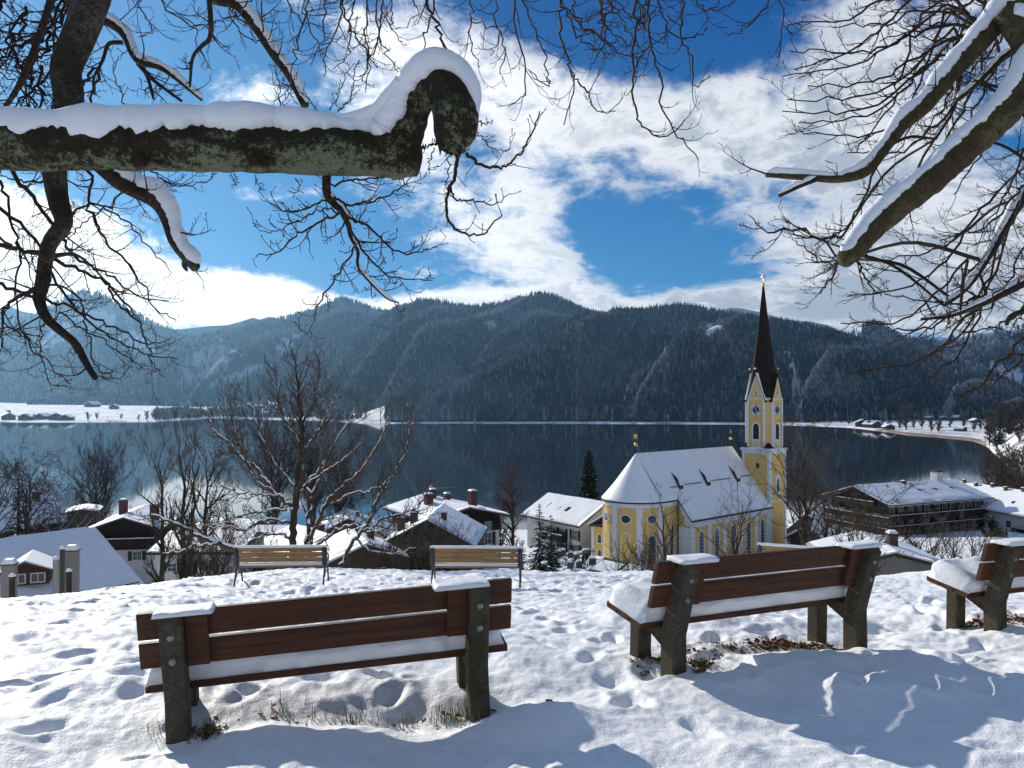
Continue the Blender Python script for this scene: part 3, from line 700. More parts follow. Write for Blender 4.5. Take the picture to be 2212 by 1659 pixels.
bench_at('slatted bench with snow along its back, in front of the dark chalets', 1029, 1266, 17.0, -2)
bench_at('slatted bench half hidden behind the bench before the church', 1740, 1266, 17.0, -22)

# ------------------------------------------------------------------ grass and dead leaves in the thin snow by the posts
def tuft(name, label, cat, spots, mat, leafy=0, blades=40, h=(.03, .10), seed=0, group=None):
    rg = random.Random(seed); mb = MB()
    for (cx, cy, sx, sy, n) in spots:
        for i in range(n):
            x = rg.gauss(cx, sx); y = rg.gauss(cy, sy); z = G(x, y)
            if leafy:
                s = rg.uniform(.012, .032); q = Matrix.Translation((x, y, z + rg.uniform(.002, .022))) @ Matrix.Rotation(rg.uniform(0, 6.28), 4, 'Z') @ Matrix.Rotation(rg.uniform(-.8, .8), 4, 'X') @ Matrix.Rotation(rg.uniform(-.5, .5), 4, 'Y')
                mb.add([q @ Vector(v) for v in ((-s, 0, 0), (-s * .3, -s * .55, .004), (s * .6, -s * .4, .002), (s * 1.2, 0, .008), (s * .6, s * .42, .002), (-s * .3, s * .5, .006))], [(0, 1, 2, 3), (0, 3, 4, 5)])
            else:
                hh = rg.uniform(*h); a = rg.uniform(0, 6.28); l = rg.uniform(.1, .9) * hh; w = .0035; c, s = math.cos(a), math.sin(a)
                p = [(x - s * w, y + c * w, z - .01), (x + s * w, y - c * w, z - .01), (x + c * l * .5 + s * w * .7, y + s * l * .5 - c * w * .7, z + hh * .7), (x + c * l * .5 - s * w * .7, y + s * l * .5 + c * w * .7, z + hh * .7), (x + c * l, y + s * l, z + hh * .95)]
                mb.add(p, [(0, 1, 2, 3), (3, 2, 4)])
    o = mb.build(name, mat); tag(o, label, cat, group, 'stuff'); return o
def along(a, b, k, sx=.03, sy=.03, n=10):
    return [(a[0] + (b[0] - a[0]) * t, a[1] + (b[1] - a[1]) * t, sx, sy, n) for t in k]
b1l, b1r = foot(383, 1598, 5.0), foot(1037, 1505, 5.47); b2l, b2r = foot(1467, 1437, 6.15), foot(1861, 1372, 7.10)
tuft('grass', 'thin winter grass poking through the snow under the nearest bench', 'grass',
     [(b1l[0] + .12, b1l[1] + .10, .06, .06, 60), (b1r[0] - .12, b1r[1] + .08, .09, .06, 120), (-1.55, 5.42, .12, .05, 26), (-1.05, 5.45, .10, .05, 46), (-.72, 5.52, .12, .05, 34), (-1.3, 5.35, .2, .06, 22), (-.45, 5.55, .1, .05, 20), (b1l[0] - .16, b1l[1] + .1, .04, .04, 8)], M['grass'], seed=3)
tuft('grass', 'grass tufts in the thin snow under the bench before the church', 'grass',
     [(b2l[0] + .16, b2l[1] + .12, .05, .05, 70), (b2l[0] - .1, b2l[1] + .3, .1, .06, 30), (2.0, 6.95, .25, .08, 40), (2.6, 7.2, .2, .08, 40)], M['grass'], seed=4)
tuft('leaf_litter', 'brown dead leaves under the bench before the church', 'leaves',
     [(b2l[0] + .2, b2l[1] + .12, .06, .06, 60), (b2l[0] - .12, b2l[1] + .28, .10, .05, 50), (1.85, 6.95, .08, .05, 30), (2.25, 7.05, .14, .06, 110), (2.55, 7.2, .14, .06, 150), (2.85, 7.3, .1, .06, 60), (1.6, 6.75, .12, .05, 18)], M['leaf'], leafy=1, seed=5)
tuft('leaf_litter', 'few brown leaves by the posts of the nearest bench', 'leaves',
     [(b1l[0] + .14, b1l[1] + .12, .05, .05, 36), (b1r[0] - .1, b1r[1] + .10, .08, .05, 14), (-.7, 5.5, .3, .07, 12), (-1.4, 5.4, .3, .07, 8)], M['leaf'], leafy=1, seed=6)
tuft('leaf_litter', 'dark dead leaves under the bench at the right edge', 'leaves',
     [(4.75, 8.15, .12, .08, 110), (5.2, 8.3, .2, .1, 120)], M['leaf'], leafy=1, seed=7)
# ------------------------------------------------------------------ the church
def arch(x0, x1, z0, z1, n=10):
    """outline of a round-headed opening"""
    r = (x1 - x0) / 2; c = (x0 + x1) / 2; zs = z1 - r
    return [(x0, z0), (x1, z0)] + [(c + r * math.cos(math.pi * i / n), zs + r * math.sin(math.pi * i / n)) for i in range(n + 1)]
def ring(mb, outer, inner, T, d):
    """frame between two outlines of equal length; T maps (u, z, depth) to local space"""
    n = len(outer); vs = [T(u, z, d) for (u, z) in outer] + [T(u, z, d) for (u, z) in inner] + [T(u, z, 0) for (u, z) in outer] + [T(u, z, 0) for (u, z) in inner]
    fs = []
    for i in range(n):
        j = (i + 1) % n
        fs += [(i, j, n + j, n + i), (2 * n + i, 2 * n + j, j, i), (n + i, n + j, 3 * n + j, 3 * n + i)]
    mb.add(vs, fs)
def sheet(mb, pts, T, d):
    mb.add([T(u, z, d) for (u, z) in pts], [tuple(range(len(pts)))])
def shrink(pts, k, zmin=None):
    xs = [p[0] for p in pts]; zs = [p[1] for p in pts]; cx = (min(xs) + max(xs)) / 2; cz = (min(zs) + max(zs)) / 2
    w = (max(xs) - min(xs)) / 2; h = (max(zs) - min(zs)) / 2
    return [(cx + (x - cx) * (w - k) / w, cz + (z - cz) * (h - k) / h) for x, z in pts]
def opening(parent, pts, T, name='window', frame=M['white_trim'], pane=M['pane'], k=.17, bars=None, out=.05, pd=.012):
    mb = MB(); inn = shrink(pts, k); ring(mb, pts, inn, T, out); f = mb.build(name, frame, parent)
    g = MB(); sheet(g, inn, T, pd); 
    gp_ = g.build('pane', pane, f)
    if bars:
        b = MB(); xs = [p[0] for p in inn]; zs = [p[1] for p in inn]; x0, x1, z0, z1 = min(xs), max(xs), min(zs), max(zs); w = .016
        for i in range(1, bars[0]): x = x0 + (x1 - x0) * i / bars[0]; b.add([T(x - w, z0, .02), T(x + w, z0, .02), T(x + w, z1 - .02, .02), T(x - w, z1 - .02, pd + .008)], [(0, 1, 2, 3)])
        for i in range(1, bars[1]): z = z0 + (z1 - z0) * i / bars[1]; b.add([T(x0, z - w, pd + .009), T(x1, z - w, pd + .009), T(x1, z + w, pd + .009), T(x0, z + w, pd + .009)], [(0, 1, 2, 3)])
        b.build('glazing_bar', frame, f)
    return f
CH = (15.4, 100.0); CZ = -22.0; CR = -math.atan2(.746, .667)
ch = thing('church', 'yellow baroque church with white trim, steep snowy roof and rounded choir', 'church', (CH[0], CH[1], CZ), CR)
ZR = -7.43 - CZ; SL = 1.26
def roof_z(x): return ZR - SL * abs(x)
Rr = 4.0; YN = 3.2; YE = 21.0; XN = 5.9
EZC, EZN = roof_z(4.3) - .05, roof_z(6.2) - .05
# walls
w = MB()
na = 40; arc = [(Rr * math.sin(R(a)), -Rr * math.cos(R(a))) for a in np.linspace(-90, 90, na)]
w.prism(arc + [(Rr, YN + .1), (-Rr, YN + .1)], 'z', -3, EZC)
wall = w.build('choir_wall', M['yellow'], ch)
w = MB(); zt = EZN + .0
w.prism([(-XN, -3), (XN, -3), (XN, roof_z(XN) - .1), (0, ZR - .12), (-XN, roof_z(XN) - .1)], 'y', YN, YE); w.build('nave_wall', M['yellow'], ch)
w = MB(); w.box(-8.3, -3.5, 1.0, 5.5, -3, 4.6); w.build('sacristy_wall', M['yellow'], ch)
w = MB(); w.prism([(-8.7, 4.55), (-8.7, 4.7), (-3.9, 7.4), (-3.9, 7.2)], 'y', .7, 5.8); sr = w.build('sacristy_roof', M['tile'], ch)
w = MB(); w.prism([(-8.75, 4.72), (-8.75, 4.92), (-3.95, 7.62), (-3.9, 7.42)], 'y', .65, 5.82); w.build('roof_snow', M['roof_snow'], sr)
# roof and the snow that lies on it
def eave_ring(r, z): return [(r * math.sin(R(a)), -r * math.cos(R(a)), z) for a in np.linspace(-90, 90, 33)]
def church_roof(name, mat, lift, grow, parent):
    b = MB(); th = .16
    zr = ZR + lift
    # round hood over the choir, slightly kicked out at the eaves
    prof = [(0.02, zr), (1.2, zr - 1.2 * SL - .10), (2.6, zr - 2.6 * SL - .25), (3.6, zr - 3.6 * SL - .18), (4.28 + grow, roof_z(4.3) + lift - .02)]
    rows = [[(r * math.sin(R(a)), -r * math.cos(R(a)), z) for a in np.linspace(-90, 90, 33)] for (r, z) in prof]
    rows.append([(x, y, z - th) for (x, y, z) in rows[-1]])
    n = 33; base = []
    for r in rows: base += r
    fs = []
    for i in range(len(rows) - 1):
        for k in range(n - 1): fs.append((i * n + k, (i + 1) * n + k, (i + 1) * n + k + 1, i * n + k + 1))
    b.add(base, fs)
    for s in (-1, 1):
        xe = 4.28 + grow; ze = roof_z(4.3) + lift - .02
        q = [(0, 0, zr), (s * xe, 0, ze), (s * xe, YN - .35, ze), (0, YN - .35, zr), (s * xe, 0, ze - th), (s * xe, YN - .35, ze - th)]
        b.add(q, [(0, 1, 2, 3), (1, 4, 5, 2)])
        xe = 6.25 + grow; ze = roof_z(6.25) + lift; y0, y1 = YN - .35 - grow, YE + .25
        q = [(0, y0, zr), (s * xe, y0, ze), (s * xe, y1, ze), (0, y1, zr), (0, y0, zr - th), (s * xe, y0, ze - th), (s * xe, y1, ze - th), (0, y1, zr - th)]
        b.add(q, [(0, 1, 2, 3), (4, 5, 6, 7), (0, 1, 5, 4), (1, 2, 6, 5), (2, 3, 7, 6)])
    return b.build(name, mat, parent)
rf = church_roof('roof', M['tile'], 0, .0, ch)
sn = church_roof('roof_snow', M['roof_snow'], .17, -.03, rf)
# snow guard rails showing through and small shed dormers on the nave roof
def on_roof(x, y, up=.0): return Vector((x, y, roof_z(x) + up))
for (y0, y1, x) in ((2.6, 4.0, 3.35), (5.4, 9.2, 3.25), (11.2, 15.9, 3.2), (18.3, 20.9, 3.15)):
    b = MB(); b.tube([on_roof(x, y0, .26), on_roof(x, y1, .26)], .05, 5); b.build('snow_guard', M['tile'], ch)
for y in (4.5, 10.4, 17.3):
    b = MB(); a = on_roof(2.15, y - .05, .18); w_ = .42
    p = [on_roof(3.55, y - w_, .14), on_roof(3.55, y + w_, .14), on_roof(3.55, y - w_ * .8, .72), on_roof(3.55, y + w_ * .8, .72), on_roof(1.9, y, .19)]
    b.add(p, [(0, 1, 3, 2), (0, 2, 4), (1, 4, 3), (2, 3, 4), (0, 4, 1)]); d = b.build('dormer', M['tile'], ch)
    b = MB(); q = [on_roof(3.62, y - w_ * .95, .74), on_roof(3.62, y + w_ * .95, .74), on_roof(3.62, y - w_ * .9, .84), on_roof(3.62, y + w_ * .9, .84), on_roof(2.6, y + .25, .55)]
    b.add(q, [(0, 1, 3, 2), (0, 2, 4), (1, 4, 3), (2, 3, 4)]); b.build('snow_cap', M['roof_snow'], d)
# cornices
b = MB()
for (r0, z0, z1) in ((4.12, EZC - .62, EZC - .18), (4.22, EZC - .20, EZC + .02)):
    o_ = [(r0 * math.sin(R(a)), -r0 * math.cos(R(a))) for a in np.linspace(-90, 90, 33)]
    n = len(o_); pts = o_ + [(r0, YN - .02)]; pts = [(-r0, YN - .02)] + pts; m = len(pts)
    b.add([(x, y, z0) for x, y in pts] + [(x, y, z1) for x, y in pts] + [(x * .96, y * .96, z0) for x, y in pts], [(i, i + 1, m + i + 1, m + i) for i in range(m - 1)] + [(2 * m + i, 2 * m + i + 1, i + 1, i) for i in range(m - 1)])
b.build('cornice', M['white_trim'], ch)
b = MB(); b.box(XN - .02, XN + .12, YN - .12, YE + .05, EZN - .85, EZN - .30); b.box(XN - .02, XN + .22, YN - .2, YE + .1, EZN - .30, EZN - .02); b.build('cornice', M['white_trim'], ch)
# raking white band along the west verge of the nave, above the choir eave
for s in (-1, 1):
    b = MB(); p = [(s * 4.2, roof_z(4.2) - .22), (s * 6.1, roof_z(6.1) - .22), (s * 6.1, roof_z(6.1) - .85), (s * 5.2, roof_z(6.1) - .85), (s * 4.2, roof_z(4.2) - .95)]
    b.prism(p if s > 0 else p[::-1], 'y', YN - .10, YN + .02)
    b.build('verge_band', M['white_trim'], ch)
# pilasters round the choir and along the nave
def Tround(ang, rad=Rr):
    def T(u, z, d):
        a = R(ang) + u / rad; return Vector(((rad + d) * math.sin(a), -(rad + d) * math.cos(a), z))
    return T
def Tside(x=XN):
    return lambda u, z, d: Vector((x + d, u, z))
def Tfront(y):
    return lambda u, z, d: Vector((u, y - d, z))
for a in (-90, -45, 0, 45, 86):
    T = Tround(a); b = MB(); us = np.linspace(-.36, .36, 5)
    vs = [T(u, z, .09) for z in (-2, EZC - .62) for u in us] + [T(u, z, 0) for z in (-2, EZC - .62) for u in (us[0], us[-1])]
    b.add(vs, [(i, i + 1, 5 + i + 1, 5 + i) for i in range(4)] + [(10, 0, 5, 12), (4, 11, 13, 9)])
    us = np.linspace(-.44, .44, 5)
    for z0, z1 in ((EZC - .98, EZC - .64), (-2, .4)):
        vs = [T(u, z, .14) for z in (z0, z1) for u in us] + [T(u, z, 0) for z in (z0, z1) for u in us]
        b.add(vs, [(i, i + 1, 6 + i, 5 + i) for i in range(4)] + [(10 + i, 11 + i, i + 1, i) for i in range(4)] + [(5 + i, 6 + i, 16 + i, 15 + i) for i in range(4)] + [(10, 0, 5, 15), (4, 14, 19, 9)])
    b.build('pilaster', M['white_trim'], ch)
for y in (3.55, 7.0, 10.3, 14.0, 17.7, 20.6):
    b = MB(); b.box(XN - .01, XN + .10, y - .33, y + .33, -2, EZN - .85); b.box(XN - .01, XN + .15, y - .4, y + .4, EZN - 1.15, EZN - .87); b.build('pilaster', M['white_trim'], ch)
b = MB(); b.box(4.25, 5.9, YN - .08, YN + .01, -2, 5.8); b.box(4.15, 4.8, YN - .13, YN, -2, 5.9); b.build('corner_pilaster', M['white_trim'], ch)
# round windows and niches of the choir
def oval(cx, cz, rx, rz, n=22): return [(cx + rx * math.cos(2 * math.pi * i / n), cz + rz * math.sin(2 * math.pi * i / n)) for i in range(n)]
for a in (-67, -22, 22, 67):
    T = Tround(a); opening(ch, oval(0, 7.12, .68, .60), T, 'round_window', k=.13, out=.12, pd=.085)
    b = MB(); ring(b, arch(-.62, .62, .9, 5.55), arch(-.50, .50, .9, 5.43), T, .04)
    if a < 60: b.build('blind_arch', M['white_trim'], ch)
    else: opening(ch, arch(-.62, .62, 1.6, 5.3), T, 'arched_window', k=.14, bars=(3, 8), out=.12, pd=.08)
opening(ch, arch(1.35, 2.35, 1.6, 5.2), Tside(Rr), 'arched_window', k=.13, bars=(3, 8))
for y in (5.3, 8.6, 12.2, 15.9, 19.3):
    opening(ch, arch(y - .62, y + .62, .9, 5.35), Tside(), 'arched_window', k=.15, bars=(3, 9))
    opening(ch, arch(y - .62, y + .62, .9, 5.35), lambda u, z, d: Vector((-XN - d, u, z)), 'arched_window', k=.15)
for (z0, z1) in ((.9, 2.4), (3.0, 4.4)):
    opening(ch, arch(-7.4, -6.5, z0 - .6, z1 - .6), Tfront(1.0), 'arched_window', k=.14)
b = MB(); b.box(-8.36, -7.95, .93, 1.02, -3, 4.5); b.box(-4.4, -3.9, .93, 1.02, -3, 4.5); b.build('pilaster', M['white_trim'], ch)
b = MB(); b.tube([(4.35, 3.0, EZC), (4.2, 2.95, EZC - .5), (4.12, 2.95, -2)], .06, 6); b.build('downpipe', M['tile'], ch, True)
b = MB(); b.tube([(6.42, YN - .3, EZN + .02), (6.42, YE + .2, EZN + .02)], .07, 6); b.build('gutter', M['tile'], ch, True)

# ---- tower
tw = (1.8, 6.0, YE + .04, YE + 4.24); TX = (tw[0] + tw[1]) / 2; TY = (tw[2] + tw[3]) / 2; HB = 14.6
b = MB(); b.box(tw[0], tw[1], tw[2], tw[3], -3, HB); b.build('tower_shaft', M['yellow'], ch)
b = MB()
for x in (tw[0], tw[1]):
    for y in (tw[2], tw[3]):
        sx = 1 if x == tw[1] else -1; sy = 1 if y == tw[3] else -1
        b.box(min(x + sx * .05, x - sx * .36), max(x + sx * .05, x - sx * .36), min(y + sy * .05, y - sy * .36), max(y + sy * .05, y - sy * .36), -2.5, HB - .3)
b.build('corner_pilaster', M['white_trim'], ch)
b = MB(); b.box(tw[0] - .07, tw[1] + .07, tw[2] - .07, tw[3] + .07, HB - .7, HB - .3); b.box(tw[0] - .22, tw[1] + .22, tw[2] - .22, tw[3] + .22, HB - .3, HB + .02)
b.box(tw[0] - .06, tw[1] + .06, tw[2] - .06, tw[3] + .06, 7.35, 7.6); b.build('tower_cornice', M['white_trim'], ch)
b = MB(); b.box(tw[0] - .2, tw[1] + .2, tw[2] - .2, tw[3] + .2, HB + .02, HB + .14, top=(.25, .25)); b.build('ledge_snow', M['roof_snow'], ch)
opening(ch, [(TX + .05, 11.9), (TX + .5, 11.9), (TX + .5, 12.6), (TX + .05, 12.6)], Tfront(tw[2]), 'tower_hatch', M['tile'], k=.05)
# painted panel on the side of the shaft
b = MB(); b.box(tw[1], tw[1] + .05, TY - .62, TY + .52, 8.2, 11.0); pn = b.build('painted_panel', M['white_trim'], ch)
b = MB(); b.tube([(tw[1] + .06, TY - .05, 8.6), (tw[1] + .07, TY - .02, 9.6), (tw[1] + .06, TY - .05, 10.2), (tw[1] + .06, TY - .05, 10.55)], [.30, .26, .20, .10], 8); b.tube([(tw[1] + .07, TY + .30, 8.8), (tw[1] + .07, TY + .18, 10.3)], .03, 5)
b.v = [(tw[1] + .05 + (x - tw[1] - .05) * .08, y, z) for x, y, z in b.v]
b.build('painted_figure', M['tile_red'], pn)
# octagonal belfry with wide cardinal faces
hw = 2.0; hc = 1.2; ZO = HB + .02; ZE = -.45 - CZ
oct_ = [(hw, -hc), (hw, hc), (hc, hw), (-hc, hw), (-hw, hc), (-hw, -hc), (-hc, -hw), (hc, -hw)]
b = MB(); b.prism([(TX + x, TY + y) for x, y in oct_], 'z', ZO, ZE); b.build('belfry', M['yellow'], ch)
b = MB()
for (x, y) in oct_:
    b.prism([(TX + x * 1.012 + dx, TY + y * 1.012 + dy) for dx, dy in ((-.13, -.13), (.13, -.13), (.13, .13), (-.13, .13))], 'z', ZO, ZE - .02)
for s in (0,):
    b.prism([(TX + x * 1.02, TY + y * 1.02) for x, y in oct_], 'z', ZE - .18, ZE + .02)
b.build('belfry_trim', M['white_trim'], ch)
APX = ZE + 3.15
face = {'w': (lambda u, z, d: Vector((TX + u, TY - hw - d, z))), 's': (lambda u, z, d: Vector((TX + hw + d, TY + u, z))),
        'e': (lambda u, z, d: Vector((TX - u, TY + hw + d, z))), 'n': (lambda u, z, d: Vector((TX - hw - d, TY - u, z)))}
for kx, T in face.items():
    b = MB(); tri = [(-hc - .05, ZE - .1), (hc + .05, ZE - .1), (0, APX)]
    vs = [T(u, z, .02) for u, z in tri] + [T(u, z, -1.9) for u, z in tri]; b.add(vs, [(0, 1, 2), (5, 4, 3), (0, 3, 4, 1), (1, 4, 5, 2), (2, 5, 3, 0)])
    gb = b.build('gable', M['yellow'], ch)
    b = MB(); ring(b, [(-hc - .12, ZE - .1), (hc + .12, ZE - .1), (0, APX + .22)], [(-hc + .12, ZE - .1), (hc - .12, ZE - .1), (0, APX - .32)], T, .07)
    b.build('gable_trim', M['white_trim'], gb)
    for s in (-1, 1):
        b = MB(); q = [T(s * (hc + .34), ZE - .42, .22), T(0, APX + .28, .22), T(0, APX + .28, -1.5), T(s * (hc + .34), ZE - .42, -.75)]
        q2 = [v + Vector((0, 0, -.12)) for v in q]; b.add(q + q2, [(0, 1, 2, 3), (7, 6, 5, 4), (0, 4, 5, 1), (3, 2, 6, 7), (0, 3, 7, 4)])
        gr = b.build('gable_roof', M['copper'], ch)
        if kx in 'wn':
            b = MB(); q = [T(s * (hc + .28), ZE - .24, .12), T(0, APX + .38, .12), T(0, APX + .38, -1.2), T(s * (hc + .28), ZE - .24, -.6)]
            q2 = [v + Vector((0, 0, -.10)) for v in q]; b.add(q + q2, [(0, 1, 2, 3), (7, 6, 5, 4), (0, 4, 5, 1), (3, 2, 6, 7), (0, 3, 7, 4)]); b.build('roof_snow', M['roof_snow'], gr)
    # clock
    zc = ZE - 1.62; cr = .82; b = MB(); sheet(b, oval(0, zc, cr, cr, 36), T, .06); ring(b, oval(0, zc, cr, cr, 36), oval(0, zc, cr - .04, cr - .04, 36), T, .10); ck = b.build('clock_face', M['white_trim'], ch)
    b = MB(); sheet(b, oval(0, zc, cr * .60, cr * .60, 30), T, .075); b.build('clock_centre', M['clock_blue'], ck)
    b = MB()
    for i in range(12):
        a = R(30 * i); ca, sa = math.cos(a), math.sin(a); wd = .055 if i % 3 else .085
        for k in ((-1, 1) if i % 3 == 0 else (0,)):
            o = k * .05; r0, r1 = cr * .64, cr * .94
            b.add([T(sa * r + ca * (o + e * wd * .5), zc + ca * r - sa * (o + e * wd * .5), .08) for r, e in ((r0, -1), (r0, 1), (r1, 1), (r1, -1))], [(0, 1, 2, 3)])
    b.build('clock_numerals', M['pane'], ck)
    b = MB()
    for a, l, wd in ((R(-22), .46, .085), (R(148), .62, .06)):
        ca, sa = math.cos(a), math.sin(a)
        b.add([T(sa * r + ca * e, zc + ca * r - sa * e, .095) for r, e in ((-.12, -.03), (-.12, .03), (l * .7, wd), (l, 0), (l * .7, -wd))], [(0, 1, 2, 3, 4)])
    b.build('clock_hands', M['gold'], ck)
    # cross in the gable
    b = MB(); z0 = ZE + .05
    for (u0, u1, a0, a1, d_) in ((-.13, .13, z0, z0 + 1.15, .04), (-.34, .34, z0 + .55, z0 + .82, .045)): b.add([T(u0, a0, d_), T(u1, a0, d_), T(u1, a1, d_), T(u0, a1, d_)], [(0, 1, 2, 3)])
    cx = b.build('gable_cross', M['white_trim'], gb)
    b = MB()
    for (u0, u1, a0, a1, d_) in ((-.055, .055, z0 + .1, z0 + 1.05, .055), (-.24, .24, z0 + .63, z0 + .74, .058)): b.add([T(u0, a0, d_), T(u1, a0, d_), T(u1, a1, d_), T(u0, a1, d_)], [(0, 1, 2, 3)])
    b.build('cross_slit', M['pane'], cx)
    opening(ch, arch(-.66, .66, ZO + 1.05, ZO + 3.62), T, 'belfry_window', pane=M['brown_shutter'], k=.20, out=.08)
    b = MB(); ring(b, [(-.6, ZO + .12), (.6, ZO + .12), (.6, ZO + .9), (-.6, ZO + .9)], [(-.42, ZO + .24), (.42, ZO + .24), (.42, ZO + .78), (-.42, ZO + .78)], T, .05); b.build('belfry_panel', M['white_trim'], ch)
    b = MB(); top = T(0, APX + .28, .15); b.tube([top, top + Vector((0, 0, .55))], .035, 5)
    fi = b.build('gable_finial', M['copper'], ch)
    b = MB(); b.lathe([(.02, APX + .75), (.14, APX + .85), (.17, APX + .95), (.12, APX + 1.06), (.02, APX + 1.12)], 10, c=(top.x, top.y)); b.build('gilt_ball', M['gold'], fi, True)
# little roofs on the tower corners
b = MB()
for sx in (-1, 1):
    for sy in (-1, 1):
        c0 = (TX + sx * 2.25, TY + sy * 2.25); a = [(TX + sx * 2.25, TY + sy * 2.25, HB + .12), (TX + sx * 2.25, TY + sy * 1.0, HB + .12), (TX + sx * 1.0, TY + sy * 2.25, HB + .12), (TX + sx * 1.55, TY + sy * 1.55, HB + .95)]
        b.add(a, [(0, 1, 3), (0, 3, 2), (1, 2, 3), (0, 2, 1)])
b.build('corner_roof', M['copper'], ch)
# spire
AP = 15.25 - CZ; b = MB(); oc = [(x * .985, y * .985) for x, y in oct_]
rows = [(1.0, ZE + .0), (.80, ZE + 2.4), (.655, ZE + 4.2), (.36, ZE + 9.2), (.055, AP)]
vs = [(TX + x * k, TY + y * k, z) for k, z in rows for x, y in oc]
b.add(vs, [(i * 8 + j, i * 8 + (j + 1) % 8, i * 8 + 8 + (j + 1) % 8, i * 8 + 8 + j) for i in range(len(rows) - 1) for j in range(8)] + [tuple(range(32, 40))]); sprr = b.build('spire', M['copper'], ch)
b = MB(); b.lathe([(.05, AP - .1), (.22, AP + .02), (.25, AP + .16), (.20, AP + .32), (.05, AP + .42), (.035, AP + .5), (.03, AP + 1.9)], 12, c=(TX, TY)); 
b.box(TX - .36, TX + .36, TY - .03, TY + .03, AP + 1.22, AP + 1.30); b.box(TX - .2, TX + .2, TY - .03, TY + .03, AP + 1.52, AP + 1.58); b.build('spire_cross', M['gold'], sprr, True)
for (y, vane) in ((0.0, 1), (20.9, 0)):
    b = MB(); b.tube([(0, y, ZR), (0, y, ZR + 2.3)], .035, 5); rod = b.build('finial_rod', M['copper'], ch)
    b = MB(); b.lathe([(.03, ZR + 1.05), (.2, ZR + 1.15), (.24, ZR + 1.28), (.19, ZR + 1.42), (.03, ZR + 1.52)], 10, c=(0, y))
    b.build('gilt_ball', M['gold'], rod, True); b = MB()
    if vane: b.box(-.03, .03, y - .45, y + .25, ZR + 2.2, ZR + 2.55, top=(0, .1)); b.box(-.03, .03, y - .35, y + .3, ZR + 2.0, ZR + 2.08)
    else: b.box(-.03, .03, y - .26, y + .26, ZR + 2.0, ZR + 2.06); b.box(-.03, .03, y - .17, y + .17, ZR + 2.2, ZR + 2.26); b.box(-.03, .03, y - .03, y + .03, ZR + 2.0, ZR + 2.5)
    b.build('weather_vane' if vane else 'ridge_cross', M['gold'], rod)
